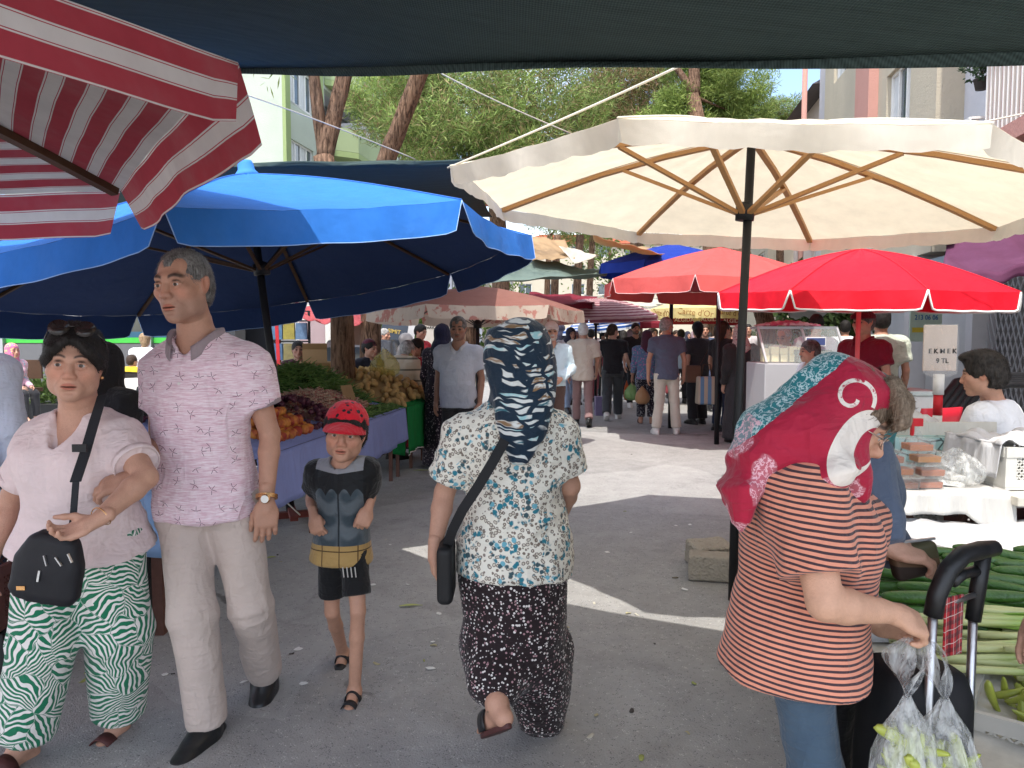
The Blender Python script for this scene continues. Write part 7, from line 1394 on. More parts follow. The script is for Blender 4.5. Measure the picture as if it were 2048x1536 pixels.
cr_o = empty('snack_rack', (at(582, 760, 11).x, 11, 0)); tag(cr_o, 'black wire rack of crisp packets beyond the scale', 'rack'); b = MB(); [b.bar((x, 0, 0), (x, 0, 1.85), .03) for x in (-.28, .28)]; [b.bar((-.28, 0, z), (.28, 0, z), .02) for z in (.8, 1.1, 1.4, 1.7, 1.84)]; b.build('frame', BLKM, cr_o)
for r_ in range(3):
    for c in range(3): MB().box((-.085, -.03, 0), (.085, .03, .24), Matrix.Translation((-.18 + .18 * c, -.04, .83 + .3 * r_)), taper=.92).build('crisp_packet', plain(((.2, .06, .03), (.03, .1, .05), (.22, .05, .03), (.05, .1, .2), (.18, .15, .06), (.25, .08, .04), (.07, .15, .26), (.28, .23, .04), (.1, .17, .28))[r_ * 3 + c], .4, .4, 0, .6, 22), cr_o)
o = MB().bar((at(562, 700, 11).x, 10.95, .6), (at(556, 700, 11).x, 10.95, 1.9), .05).build('red_pole', plain((.5, .02, .03), .5)); tag(o, 'red upright beside the crisp rack', 'pole')
def panel(label, px0, px1, py0, py1, Y, m_, cat='sign', name='banner', words=(), lean=0., th=.02):
    a = at(px0, py1, Y); c = at(px1, py0, Y); o = MB().box((a.x, Y - th, a.z), (c.x, Y, c.z), Matrix.Translation((a.x, Y, a.z)) @ Matrix.Rotation(lean, 4, 'Y') @ Matrix.Translation((-a.x, -Y, -a.z))).build(name, m_); tag(o, label, cat)
    for t_, fx, fz, s_, m2 in words: text(t_, s_, Matrix.Translation((a.x, Y, a.z)) @ Matrix.Rotation(lean, 4, 'Y') @ Matrix.Translation((-a.x, -Y, -a.z)) @ facing((a.x + (c.x - a.x) * fx, Y - th - .004, a.z + (c.z - a.z) * fz), (0, -1, 0)), m2, o, bold=True)
    return o
GOLDT = plain((.6, .42, .1), .6); o = panel('tilted navy roll-up banner with gold picture', 755, 806, 606, 715, 13.5, plain((.06, .075, .1), .6, .3, 0, .2, 6), words=(('BALLIBABA', .5, .86, .06, GOLDT), ('M', .5, .7, .09, WHT), ('SIMIT', .5, .52, .1, GOLDT)), lean=R(9)); panel('white roll-up behind the navy banner', 800, 824, 608, 700, 13.8, plain((.7, .7, .72), .6), lean=R(9)); panel('beauty poster with a woman and lettering behind the crowd', 846, 900, 636, 705, 14.5, plain((.55, .5, .44), .6, .3, 0, .2, 5), words=(('YENI', .5, .88, .09, BLKM), ('PARK LAZER', .5, .72, .08, BLKM)), name='poster')
panel('pale mauve shutter panel between the rack and the tree', 600, 650, 640, 722, 13, plain((.36, .27, .28), .7, .2, 0, .15, 4), 'panel', 'shutter_panel'); panel('sunlit white wall beyond the crisp rack', 540, 690, 600, 790, 16.5, plaster((.7, .68, .64)), 'wall', 'garden_wall', th=.2); panel('brown cloth screen strung by the tree', 700, 752, 648, 690, 12, plain((.22, .15, .11), .9), 'screen', 'cloth_screen'); tarp('pink cloth awning above the crisp rack', (at(600, 640, 10.5), at(720, 648, 10.5), at(740, 610, 12), at(590, 605, 12)), canvas('pink_canvas', (.55, .12, .13), .35), .05, seed=31)
# parked car glimpse behind the beanie
c_o = empty('parked_car', (at(720, 700, 13).x, 13.4, 0)); tag(c_o, 'dark parked car half hidden behind the bean stall', 'car'); V = Vol((-1, -2.2, 0), (1, 2.2, 1.6), .04); V.loft([(.25, 0, 0, .82, 2.1), (.6, 0, 0, .86, 2.15), (.85, 0, 0, .82, 2.05)], k=.05, p=5); V.loft([(.8, 0, .1, .78, 1.35), (1.42, 0, .2, .6, .8)], k=.06, p=4); cmesh('body', V, plain((.03, .03, .035), .25, .5, .2, .05, 3), c_o)
for x in (-.85, .85):
    for y in (-1.3, 1.3):
        w_ = MB().lathe([(.12, -.1), (.31, -.1), (.33, 0), (.31, .1), (.12, .1)], 18, Matrix.Translation((x, y, .32)) @ Matrix.Rotation(PI / 2, 4, 'Y')).build('wheel', DKRUB, c_o, True)
MB().box((-.6, -1.32, .88), (.6, -1.0, 1.3), taper=.9).build('windscreen', GLASS, c_o)
# cafe corner at left
def plastic_chair(label, p, rz, m_=WHITEP, group='plastic chairs'):
    o = empty('plastic_chair', p, rz); tag(o, label, 'chair', group); MB().sheet(lambda u, v: Vector(((u - .5) * .44, (v - .5) * .42, .43 - .02 * math.sin(PI * u) * math.sin(PI * v))), 8, 8).build('seat', m_, o, True, solid=.02)
    MB().sheet(lambda u, v: Vector(((u - .5) * (.44 - .06 * v), .21 + .1 * v + .03 * math.sin(PI * u), .43 + .42 * v)), 8, 6).build('backrest', m_, o, True, solid=.018)
    for sx in (-1, 1):
        for sy in (-1, 1): MB().bar((sx * .2, sy * .19, .43), (sx * .24, sy * .24, 0), .045, .035).build('leg', m_, o)
        MB().tube([(sx * .21, .22, .64), (sx * .25, .05, .66), (sx * .25, -.17, .63), (sx * .23, -.2, .43)], .02, 6).build('armrest', m_, o, True)
    return o
plastic_chair('white plastic armchair beside the child in yellow', (at(240, 800, 12.8).x, 12.8, 0), R(160)); plastic_chair('white plastic armchair draped with beige cloth nearer the couple', (at(258, 800, 11).x, 11, 0), R(20)); plastic_chair('white plastic armchair at the far left cafe table', (at(180, 800, 13.3).x, 13.3, 0), R(-30))
o = MB().box((-.26, -.24, .47), (.26, .24, .5)).build('beige_cloth', plain((.5, .4, .28), .9)); o.location = (at(258, 800, 11).x, 11, .0); tag(o, 'folded beige cloth lying on the nearer plastic chair', 'cloth')
pl = empty('planter', (at(82, 800, 12.6).x, 12.6, 0)); tag(pl, 'dark planter with feathery green shrubs in front of the shop glass', 'plant'); MB().box((-.5, -.22, 0), (.5, .22, .35)).build('trough', plain((.05, .05, .05), .7), pl); leaf_obj('foliage', [leaf_cloud((-.3 + .2 * k, 0, .55), (.26, .22, .3), 260, .12, [(.1, .17, .04), (.15, .22, .07)], 600 + k, long=4) for k in range(4)], pl)
# near left stall behind the couple
N0 = Vector((-3.4, 3.55, 0)); o = empty('market_table', N0); tag(o, 'market table at the left edge behind the woman in white', 'table'); MB().box((0, 0, .68), (1.75, 1.2, .72)).build('tabletop', WOODD, o); [MB().bar((x, y, 0), (x, y, .68), .05).build('leg', RUST, o) for x in (.1, 1.65) for y in (.1, 1.1)]
b = MB(); b.sheet(lambda u, v: Vector((u * 1.78 - .015, v * 1.2 - .02, .724)), 10, 6); b.sheet(lambda u, v: Vector((u * 1.78 - .015, -.02 - .015 * v * math.sin(u * 40), .724 - v * .3)), 50, 5); b.sheet(lambda u, v: Vector((1.765 + .012 * v * math.sin(u * 30), u * 1.2 - .02, .724 - v * .3)), 40, 5); tag(b.build('table_cloth', clothmat((.3, .48, .78)), None, True, loc=N0, solid=.003), 'light blue cloth on the table behind the couple', 'tablecloth')
crate('black plastic crate on the ground at the left picture edge', tr((-2.35, 3.1, 0), R(8)), .55, .38, .28, BLACKP); crate('brown plastic crate stacked on the black one at the left edge', tr((-2.35, 3.1, .29), R(4)), .55, .38, .26, BROWNP)
gm = [blob_mesh('pomegranate', (.042, .042), plain((.3, .03, .03), .45, .4, 0, .4, 12), 0, 10, 9, seed=i) for i in range(2)]; g = random.Random(3); scatter('pomegranate', gm, [Vector((-2.35 + g.uniform(-.2, .2), 3.1 + g.uniform(-.13, .13), .56 + g.uniform(0, .06))) for _ in range(26)], 'dark red fruit in the crate at the left picture edge', 'fruit', 'red fruit in the left crate', seed=5)
# blue umbrella's foot
o = MB(); p = ground(583, 1035); M = tr(p, R(20)); o.box((-.35, -.03, 0), (.35, .03, .05), M); o.box((-.03, -.35, .051), (.03, .35, .09), M); tag(o.build('umbrella_stand', plain((.2, .05, .04), .7, .3, 0, .3, 20)), 'rust red steel cross foot of the blue umbrella', 'stand')
o = MB(); p2 = at(566, 930, 5.95); o.tube([p2 + Vector((.02 * math.sin(i * 2.1), -.03 - .01 * math.cos(i), .22 * math.sin(i * .55))) for i in range(40)], .006, 5); o.tube([p2 + Vector((0, -.03, 0)), at(568, 1000, 5.9), at(600, 1030, 5.7)], .006, 5); tag(o.build('rope', ROPE, None, True), 'tangled white cord tied round the blue umbrella pole', 'rope')
# concrete weights
CONC = material('concrete', lambda T: (lambda p: (T.mix(T.noise(p, 9, 5, .7), (.36, .32, .26), (.55, .50, .42)), T.noise(p, 40, 5, .7) * 2 + T.vor(p, 60), .012))(T.obj()), .95, .1)
for lab, px, py, Y, rz, rx, s_ in (('upper cracked concrete block lying against the umbrella foot', 1418, 1098, 4.78, R(12), R(8), (.13, .09, .075)), ('lower cracked concrete block in front of the other', 1424, 1150, 4.52, R(-14), R(-4), (.14, .1, .075))):
    v = Vol((-.35, -.2, -.15), (.35, .2, .2), .008); v.box((0, 0, .0), s_, None, .012, .01); o = cmesh('concrete_block', v, CONC, None, (.006, 14., (1, 1, 1), int(px)), 1); gp = at(px, py, Y); o.location = (gp.x, Y, s_[2] * .97); o.rotation_euler = (rx, 0, rz); tag(o, lab, 'block')
# --- right-hand food table
TZ = .80
def ftable(label, x0, x1, y0, y1, z, m_top, legm, loc):
    o = empty('folding_table', loc); tag(o, label, 'table'); MB().box((x0, y0, z - .04), (x1, y1, z)).build('tabletop', m_top, o, bevel=.004)
    for y in (y0 + .06, y1 - .06):
        MB().bar((x0 + .08, y, 0), (x1 - .12, y, z - .04), .04, .02).build('leg', legm, o); MB().bar((x1 - .08, y + .025, 0), (x0 + .12, y + .025, z - .04), .04, .02).build('leg', legm, o)
    MB().bar(((x0 + x1) / 2, y0, z * .48), ((x0 + x1) / 2, y1, z * .48), .02).build('stretcher', legm, o); return o
TL = Vector((at(1845, 960, 3.5).x, 3.5, 0)); ftable('folding table with crossed brown legs under the food tubs', -.32, .22, -.28, .34, TZ, OLDW, RUST, TL); TR = Vector((at(2010, 965, 3.45).x, 3.45, 0)); ftable('second folding table with chipped white board beneath the white crate', -.14, .75, -.3, .4, TZ - .005, OLDW, plain((.4, .33, .22), .8, .2, 0, .5, 20), TR)
b = MB(); b.sheet(lambda u, v: TL + Vector((-.34 + .58 * u, -.3 + .66 * v, TZ + .004)), 14, 10); b.sheet(lambda u, v: TL + Vector((-.34 + .58 * u, -.3 - .02 * v + .012 * v * math.sin(u * 25), TZ + .004 - v * (.09 + .3 * max(0, u - .62) ** .8 * (1 if u > .62 else 0)))), 44, 6); tag(b.build('table_cloth', clothmat((.56, .545, .52)), None, True, solid=.002), 'thin white cloth slipping off the food table corner', 'tablecloth')
SAUCE = lambda c: material('food', lambda T: T.mix(T.noise(T.obj(), 60, 4, .7), tuple(q * .55 for q in c), c), .3, .5)
SA = [SAUCE((.6, .16, .015)), SAUCE((.4, .09, .015)), SAUCE((.26, .06, .012)), SAUCE((.7, .26, .02))]; CLEAR = material('clear_tub', (.8, .82, .8), .08, .6, alpha=.17)
for i, (dx, lv_, k, w_) in enumerate(((-.2, 0, 2, 'bottom left'), (-.085, 0, 1, 'bottom right'), (-.21, 1, 0, 'second row left'), (-.085, 1, 1, 'second row right'), (-.26, 2, 1, 'third row left'), (-.09, 2, 3, 'third row right'), (-.14, 3, 0, 'topmost'))):
    p = TL + Vector((dx, -.2 + .012 * (i % 3), TZ + .008 + lv_ * .056)); o = empty('food_tub', p); tag(o, f'clear plastic tub of orange-brown food, {w_} of the pile', 'food tub', 'piled food tubs')
    MB().box((-.05, -.04, .001), (.05, .04, .029), taper=1.04).build('food', SA[k], o, bevel=.004); MB().box((-.053, -.043, 0), (.053, .043, .048), taper=1.08).build('tub', CLEAR, o); MB().box((-.06, -.05, .0485), (.06, .05, .053)).build('lid', CLEAR, o)
plastic_bag('crumpled clear bag of white wrappers beside the tubs', TL + Vector((.08, -.12, TZ + .005)), .13, .17, PLASTIC, seed=5)
for i in range(4): o = MB().box((-.06, -.04, 0), (.06, .04, .02)).build('paper_packet', plain((.7, .69, .65), .7)); o.location = TL + Vector((.03 + .05 * (i % 2), -.14 + .05 * i, TZ + .01 + .02 * i)); o.rotation_euler = (.2 * i, .15, .5 * i); tag(o, 'folded white paper packet inside the crumpled bag, ' + ('lowest', 'second', 'third', 'highest')[i], 'packet')
crate('white plastic crate lined with cloth on the right-hand table', tr(TR + Vector((.19, .05, TZ)), R(2)), .62, .42, .19, WHITEP, cells=(20, 5))
b = MB(); b.sheet(lambda u, v: TR + Vector((-.135 + .65 * u, -.17 + .44 * v, TZ + .2 + .02 * math.sin(u * 19) * math.sin(v * 11 + 1) + .012 * math.sin(u * 37))), 40, 20); b.sheet(lambda u, v: TR + Vector((-.135 - .02 * v + .01 * math.sin(u * 20), -.17 + .44 * u, TZ + .2 - .15 * v)), 20, 6); tag(b.build('lining_cloth', clothmat((.58, .58, .6)), None, True, solid=.003), 'white cloth lining and covering the white crate', 'cloth')
crate('white plastic crate on the ground under the food table', tr((TL.x - .02, TL.y + .35, .52), R(3)), .5, .36, .24, WHITEP, cells=(16, 6)); o = MB().box((-.4, -.2, 0), (.4, .2, .515), tr((TL.x, TL.y + .4, 0))).build('display_shelf', plain((.05, .06, .055), .6)); tag(o, 'dark metal shelf under the food table', 'shelf')
crate('brown plastic crate standing under the white board, nearer', tr((TR.x + .12, TR.y + .15, 0), R(6)), .5, .36, .6, BROWNP, cells=(8, 9)); crate('brown plastic crate standing under the white board, further right', tr((TR.x + .66, TR.y + .12, 0), R(-5)), .5, .36, .6, BROWNP, cells=(8, 9))
tag(MB().lathe([(.15, 0), (.17, .02), (.16, .42), (.2, .44), (.2, .46), (0, .47)], 20).build('stool', plain((.05, .05, .055), .5), None, True, loc=(at(2010, 900, 4.3).x, 4.3, 0)), 'round dark stool under the seated youth', 'stool')
# EKMEK sign on red and white post
E0 = Vector((at(1876, 800, 4.7).x, 4.7, 0)); eo = empty('price_sign', E0); tag(eo, 'bread price board in a plastic sleeve on a red and white post', 'sign'); zb, zt = at(0, 742, 4.7).z, at(0, 650, 4.7).z; wd = .105; REDP = plain((.6, .02, .03), .5); BOARD = plain((.66, .55, .48), .6, .3, 0, .12, 7)
MB().box((-wd, -.008, zb), (wd, .008, zt)).build('board', BOARD, eo, bevel=.006); b = MB(); b.sheet(lambda u, v: Vector((-wd * 1.03 + 2.06 * wd * u, -.013 - .006 * math.sin(u * 13 + v * 5) * math.sin(v * 9), zb - .015 + (zt - zb + .02) * v - (.03 * math.sin(PI * u) * (1 - v)))), 24, 24); b.build('plastic_sleeve', material('sleeve', lambda T: ((.85, .82, .78), T.noise(T.map(T.obj(), rot=(0, .5, 0)), 16, 3, .6, 1.), .02), .15, .5, alpha=.22), eo, True)
text('E K M E K', .042, facing((.012, -.0105, zb + (zt - zb) * .43), (0, -1, 0)), BLKM, eo, bold=True); text('9 TL', .042, facing((.012, -.0105, zb + (zt - zb) * .22), (0, -1, 0)), BLKM, eo, bold=True)
for k in range(7): z1 = zb - .02 - .13 * k; MB().lathe([(.027 if k else .032, z1 - .128), (.027 if k else .032, z1)], 14).build('post_section', WHT if k % 2 == 0 else REDP, eo, True)
MB().lathe([(.15, 0), (.15, .04), (.05, .06)], 20).build('base', BLKM, eo)
# things behind the right table
plastic_chair('red plastic chair behind the food table', (at(1812, 800, 5.6).x, 5.6, .12), R(200), plain((.6, .02, .04), .4, .4)); 
o = empty('spray_bottle', (at(1833, 880, 3.9).x, 3.9, .88)); tag(o, 'spray bottle with red trigger on the teal painted box', 'bottle'); MB().lathe([(.03, -.1), (.034, 0), (.03, .08), (.012, .11), (.012, .13)], 14).build('bottle', CLEAR, o, True); MB().box((-.04, -.014, .13), (.025, .014, .17)).build('trigger_head', REDP, o); MB().box((-.03, -.01, .08), (-.018, .01, .13)).build('trigger', REDP, o)
o = MB().box((-.3, -.16, 0), (.3, .16, .95)).build('painted_box', material('stone_print', lambda T: T.mix(T.ss(T.vor(T.obj(), 11, 'DISTANCE_TO_EDGE'), .02, .07), (.06, .09, .09), T.mix(T.noise(T.obj(), 7, 3), (.25, .42, .42), (.42, .6, .58))), .5), None, loc=(at(1790, 900, 4.0).x, 4.05, 0)); tag(o, 'teal stone-patterned counter box behind the tubs', 'box')
o = MB().box((-.28, -.01, 0), (.28, .01, .36)).build('paper_screen', clothmat((.68, .64, .56)), None, loc=(at(1885, 900, 4.0).x, 4.0, .66)); tag(o, 'pale cloth screen beside the spray bottle', 'screen')
o = MB(); o.sheet(lambda u, v: Vector(((u - .5) * .5, (v - .5) * .3, .1 * math.sin(PI * u) * math.sin(PI * v) + .02 * math.sin(u * 23) * math.sin(v * 17))), 24, 16); o = o.build('bread_sack', clothmat((.57, .55, .53)), None, True, loc=(at(1800, 850, 4.3).x, 4.3, .96)); tag(o, 'white printed sack lying on the counter box', 'sack')
o = empty('cool_box', (at(1800, 800, 6.2).x, 6.2, 0)); tag(o, 'pale cool box on a freezer behind the red chair', 'cool box'); MB().box((-.2, -.2, .85), (.2, .2, 1.0)).build('box', plain((.6, .62, .6), .5), o, bevel=.01); MB().box((-.22, -.22, 1.001), (.22, .22, 1.04)).build('lid', plain((.5, .6, .58), .5), o, bevel=.01); MB().box((-.21, -.25, 0), (.21, .25, .845)).build('freezer', plain((.45, .5, .5), .4, .4, 0, .3, 4), o); MB().box((-.2, -.256, .4), (.2, -.2505, .75)).build('sticker', plain((.45, .2, .15), .5, .3, 0, .6, 9), o)
b = MB(); [b.tube([Vector((-.05 * i, 0, .02 * i)) + q for q in (Vector((0, 0, 0)), Vector((.3, .2, .25)), Vector((.7, .4, .3)), Vector((1.3, .5, .28)))], .035, 8) for i in range(5)]; o = b.build('stacked_awning', BLACKP, None, True, loc=(at(1915, 800, 6.3).x, 6.3, .75)); tag(o, 'pile of folded black umbrellas in front of the shutters', 'umbrella pile')
o = MB().box((-.35, -.2, 0), (.6, .25, .75), tr((at(1960, 800, 6.4).x, 6.45, 0), R(10))).build('covered_cart', plain((.03, .03, .032), .8, .2, 0, .3, 6)); tag(o, 'dark covered cart under the folded umbrellas', 'cart')
o = empty('shopping_cart', (at(1912, 800, 5.4).x, 5.4, 0)); tag(o, 'wheeled shopping cart with grey wheel near the sign post', 'cart'); MB().bar((-.15, 0, .2), (.18, .1, .95), .02).build('handle', STEEL, o); 
for x in (-.05,): MB().lathe([(.02, -.02), (.09, -.02), (.1, 0), (.09, .02), (.02, .02)], 20, Matrix.Translation((x, -.1, .42)) @ Matrix.Rotation(PI / 2, 4, 'X')).build('wheel', plain((.25, .25, .26), .5), o, True)
MB().box((-.2, -.05, .3), (.0, .2, .75)).build('bag', plain((.04, .04, .045), .8), o)
# cheese counter
K0 = Vector((at(1594, 800, 9.1).x, 9.1, 0)); ko = empty('cheese_counter', K0); tag(ko, 'white cheese counter with sloping glass case', 'counter'); zc = at(0, 727, 8.85).z; MB().box((-.5, -.3, 0), (.5, .4, zc)).build('base', plain((.42, .42, .44), .5, .3, 0, .06, 5), ko, bevel=.01)
MB().box((-.505, -.305, zc * .5), (.505, -.301, zc * .5 + .01)).build('seam', plain((.35, .35, .36), .5), ko); CG = material('case_glass', (.75, .82, .78), .04, .6, alpha=.1); MB().poly([(-.48, -.29, zc + .01), (-.48, .05, zc + .42), (-.48, .3, zc + .42), (-.48, .3, zc + .01)], (.01, 0, 0)).build('side_glass', CG, ko); MB().poly([(.47, -.29, zc + .01), (.47, .05, zc + .42), (.47, .3, zc + .42), (.47, .3, zc + .01)], (.01, 0, 0)).build('side_glass', CG, ko); MB().poly([(-.47, -.29, zc + .01), (.47, -.29, zc + .01), (.47, .05, zc + .42), (-.47, .05, zc + .42)], (0, -.006, .004)).build('front_glass', CG, ko)
b = MB(); [b.bar((x, -.29, zc + .01), (x, .05, zc + .425), .025) for x in (-.48, .05, .48)]; b.bar((-.49, .05, zc + .425), (.49, .05, zc + .425), .03); b.bar((-.49, .3, zc + .425), (.49, .3, zc + .425), .03); b.build('case_frame', ALU, ko)
CH = plain((.66, .58, .34), .6, .3, 0, .15, 12, 'cheese'); g = random.Random(4)
for i in range(12): o = MB().box((-.05, -.05, 0), (.05, .05, .09)).build('cheese_block', CH, None, loc=K0 + Vector((-.4 + .11 * (i % 6), .0 + .02 * (i // 6), zc + .012 + .091 * (i // 6))), bevel=.006); o.scale = (g.uniform(.8, 1), g.uniform(.8, 1), 1 if i < 6 else g.uniform(.7, 1.1)); tag(o, 'pale yellow cheese block in the glass case', 'cheese', 'cheese in the glass case')
b = MB(); b.sheet(lambda u, v: K0 + Vector((-.45 + .75 * u, .03 + .3 * v, zc + .45 + .06 * math.sin(PI * u) * math.sin(PI * v) + .02 * math.sin(u * 30) * math.sin(v * 20))), 24, 12); tag(b.build('plastic_cover', material('pink_plastic', lambda T: T.mix(T.ss(T.noise(T.obj(), 8, 3), .48, .56), (.5, .36, .37), (.34, .04, .1)), .3, .4, alpha=.75), None, True), 'crumpled pink printed plastic on top of the glass case', 'plastic sheet')
sco = empty('counter_scale', (at(1632, 720, 8.9).x, 8.9, 0)); tag(sco, 'counter scale with blue display in front of the lilac shirt', 'scale'); MB().box((-.12, -.01, at(0, 690, 8.9).z), (.1, .02, at(0, 676, 8.9).z)).build('display', plain((.06, .08, .2), .3), sco); MB().box((-.13, -.005, at(0, 692, 8.9).z), (.11, .0, at(0, 674, 8.9).z)).build('display_frame', WHT, sco); MB().box((-.2, .03, .6), (.2, .3, at(0, 700, 8.9).z)).build('body', plain((.08, .08, .085), .5), sco); MB().box((-.3, .0, 0), (.4, .4, .6)).build('stand', plain((.4, .4, .42), .6), sco)
# --- vegetables on the right foreground stall
VX0, VX1 = 1.18, 2.9
def vz(y): return .40 + .145 * (y - 1.8)
vo = empty('vegetable_stall', (1.9, 2.3, 0)); tag(vo, 'low sloping vegetable stand at the right front', 'stall'); b = MB(); b.poly([Vector((VX0 - 1.9, y - 2.3, vz(y) - .05)) if k < 2 else Vector((VX1 - 1.9, y - 2.3, vz(y) - .05)) for k, y in enumerate((1.75, 3.15, 3.15, 1.75))][::1], (0, 0, .02)); b.build('boards', OLDW, vo); [MB().bar((x - 1.9, y - 2.3, 0), (x - 1.9, y - 2.3, vz(y) - .05), .05).build('leg', RUST, vo) for x in (VX0 + .1, VX1 - .1) for y in (1.85, 3.05)]
b = MB(); b.sheet(lambda u, v: Vector((VX0 + (VX1 - VX0) * u, 2.42 + .78 * v, vz(2.42 + .78 * v) - .02 + .025 * math.sin(u * 17 + v * 9) * math.sin(v * 13) + .1 * v * v)), 40, 24); tag(b.build('stall_cloth', clothmat((.56, .555, .56)), None, True, solid=.003), 'rumpled white cloth behind and under the cucumbers', 'cloth')
CUKE = material('cucumber_skin', lambda T: (lambda p: (T.mix(T.noise(T.map(p, scale=(.25, 1, 1)), 60, 4, .6), (.018, .07, .012), (.08, .19, .03)), T.noise(p, 120, 3), .003))(T.vm('ADD', T.obj(), T.comb(0., T.rnd() * 7, 0.))), .32, .5)
cm_ = [blob_mesh('cucumber', (.115, .021), CUKE, b_, 12, 14, seed=i, lump=.02) for i, b_ in enumerate((.03, .08, -.04))]; g = random.Random(6); n = 0
for lay in range(3):
    for i in range(9 - lay):
        for j in range(4):
            y = 2.45 + .055 * i + .025 * lay; o = link('cucumber', g.choice(cm_), None, (1.42 + .225 * j + g.uniform(-.04, .04) + .05 * (i % 3), y + g.uniform(-.012, .012), vz(y) + .02 + .04 * lay)); o.rotation_euler = (g.uniform(0, 6.3), g.uniform(-.06, .1), R(-22) + g.gauss(0, .16)); s_ = g.uniform(.9, 1.12); o.scale = (s_, s_, s_); tag(o, 'glossy dark green cucumber in the heap before the white cloth', 'cucumber', 'cucumbers on the vegetable stand')
def f_leek(T): x = T.obj().xyz()[0]; n = T.noise(T.map(T.obj(), scale=(.15, 1, 1)), 90, 3); return T.mix(T.ss(x + n * .08, -.12, .1), T.mix(n, (.52, .55, .22), (.62, .64, .34)), T.mix(n, (.16, .34, .03), (.34, .5, .1)))
LEEK = material('spring_onion', f_leek, .4, .4)
def leek_mesh(seed):
    g = random.Random(seed); b = MB(); b.tube([(-.3, 0, 0), (-.2, 0, .002), (0, .004, .004), (.1, .0, .003)], [.008, .011, .010, .009], 8)
    for k in range(4): a = g.uniform(-.16, .16); L_ = g.uniform(.22, .34); b.sheet(lambda u, v: Vector((.06 + L_ * u, a * u * L_ * 2 + (v - .5) * .02 * (1 - u * .8), .004 + .012 * k * u + .006 * abs(v - .5) * 4 * (1 - u) + .03 * u * (1 - u) * g.choice((1,)))), 8, 4)
    return b.mesh('leek', LEEK, True)
lm = [leek_mesh(i) for i in range(5)]; g = random.Random(12)
for i in range(110):
    y = 2.06 + .38 * g.random(); lay = g.random(); o = link('spring_onion', g.choice(lm), None, (1.62 + g.uniform(-.1, .75), y, vz(y) + .01 + .07 * lay)); o.rotation_euler = (g.uniform(-.6, .6), g.uniform(-.06, .03), R(-12) + g.gauss(0, .12) + (PI if g.random() < .0 else 0)); o.scale = (1.1, 1.1, 1.1); tag(o, 'long pale green spring onion in the layered bundle', 'spring onion', 'spring onions on the vegetable stand')
PEP = material('green_pepper', lambda T: T.mix(T.noise(T.obj(), 25, 3), (.28, .36, .04), (.5, .52, .11)), .3, .5); ppm = [blob_mesh('long_pepper', (.055, .016), PEP, b_, 9, 10, lambda t: .35 + .65 * (math.sin(t) * .5 + .5) ** .7, seed=i, lump=.06) for i, b_ in enumerate((.1, .25, -.15))]
CX = Vector((1.62, 1.98, .31)); crate('long white plastic crate of light green peppers at the right front', tr(CX, R(-38)), .62, .4, .14, WHITEP, cells=(16, 3)); g = random.Random(13)
for i in range(95): q = Matrix.Rotation(R(-38), 4, 'Z') @ Vector((g.uniform(-.25, .25), g.uniform(-.14, .14), .05 + .1 * g.random())); scatter('green_pepper', ppm, [CX + q], 'light green pointed pepper in the white crate', 'pepper', 'peppers in the white crate', seed=200 + i)
crate('green plastic crate on the ground below the pepper crate', tr((1.55, 2.0, 0), R(-30)), .55, .36, .285, GREENP, cells=(12, 5))
# purse
po_ = at(1828, 1120, 1.86); o = empty('purse', po_); tag(o, 'olive and brown striped purse held open over the vegetables', 'purse'); v = Vol((-.1, -.06, -.08), (.1, .06, .08), .004); v.box((0, 0, 0), (.058, .022, .042), rot(0, 0, R(-14)), .014); cmesh('purse_body', v, material('purse_leather', lambda T: (lambda z: T.mix(z > .012, T.mix(z > -.012, (.03, .02, .016), (.12, .07, .04)), (.075, .07, .035)))(T.obj().xyz()[2]), .6), o); MB().bar((-.055, -.002, .044), (.05, -.002, .056), .006).build('zip', STEEL, o)
# shopping trolley
o = empty('shopping_trolley', (at(1890, 1400, 1.78).x, 1.78, 0)); tag(o, 'black shopping trolley with foam handle and red tartan flap', 'trolley'); b0 = Vector(o.location); Q = lambda px, py, Y: at(px, py, Y) - b0; FO = plain((.014, .014, .015), .38, .45, 0, .2, 30, 'foam_grip')
MB().tube([Q(1866, 1232, 1.72), Q(1874, 1190, 1.72), Q(1896, 1140, 1.73), Q(1925, 1110, 1.75), Q(1962, 1100, 1.78), Q(1990, 1096, 1.8)], [.021, .021, .022, .022, .022, .019], 14).build('foam_handle', FO, o, True); MB().tube([Q(1968, 1108, 1.79), Q(1955, 1180, 1.8), Q(1946, 1240, 1.8)], [.017, .019, .018], 12).build('foam_handle', FO, o, True); MB().tube([Q(1905, 1165, 1.74), Q(1925, 1148, 1.76), Q(1952, 1142, 1.79)], .013, 10).build('inner_bar', FO, o, True)
MB().tube([Q(1866, 1228, 1.72), Q(1850, 1536, 1.74), Vector((-.03, 0, .05))], .011, 8).build('frame_tube', STEEL, o, True); MB().tube([Q(1946, 1236, 1.8), Q(1935, 1536, 1.82), Vector((.08, .04, .05))], .011, 8).build('frame_tube', STEEL, o, True); MB().tube([Q(1880, 1212, 1.72), Q(1948, 1190, 1.79)], .007, 8).build('cross_bar', STEEL, o, True)
def f_tartan(T): x, y, z = T.obj().xyz(); a = (x * 34).frac(); c = (z * 30).frac(); d = T.mix((a < .3), (.42, .02, .025), (.14, .01, .015)); d = T.mix((c < .3) * .6, d, (.05, .008, .012)); return T.mix(((a - .62).abs() < .035).max((c - .62).abs() < .035) * .8, d, (.6, .5, .45))
MB().sheet(lambda u, v: Q(1890 + 36 * u - 4 * v, 1196 - 8 * u + 118 * v, 1.715 + .05 * u + .006 * math.sin(u * 9) * v), 10, 14).build('tartan_flap', cloth('tartan', f_tartan), o, True, solid=.004)
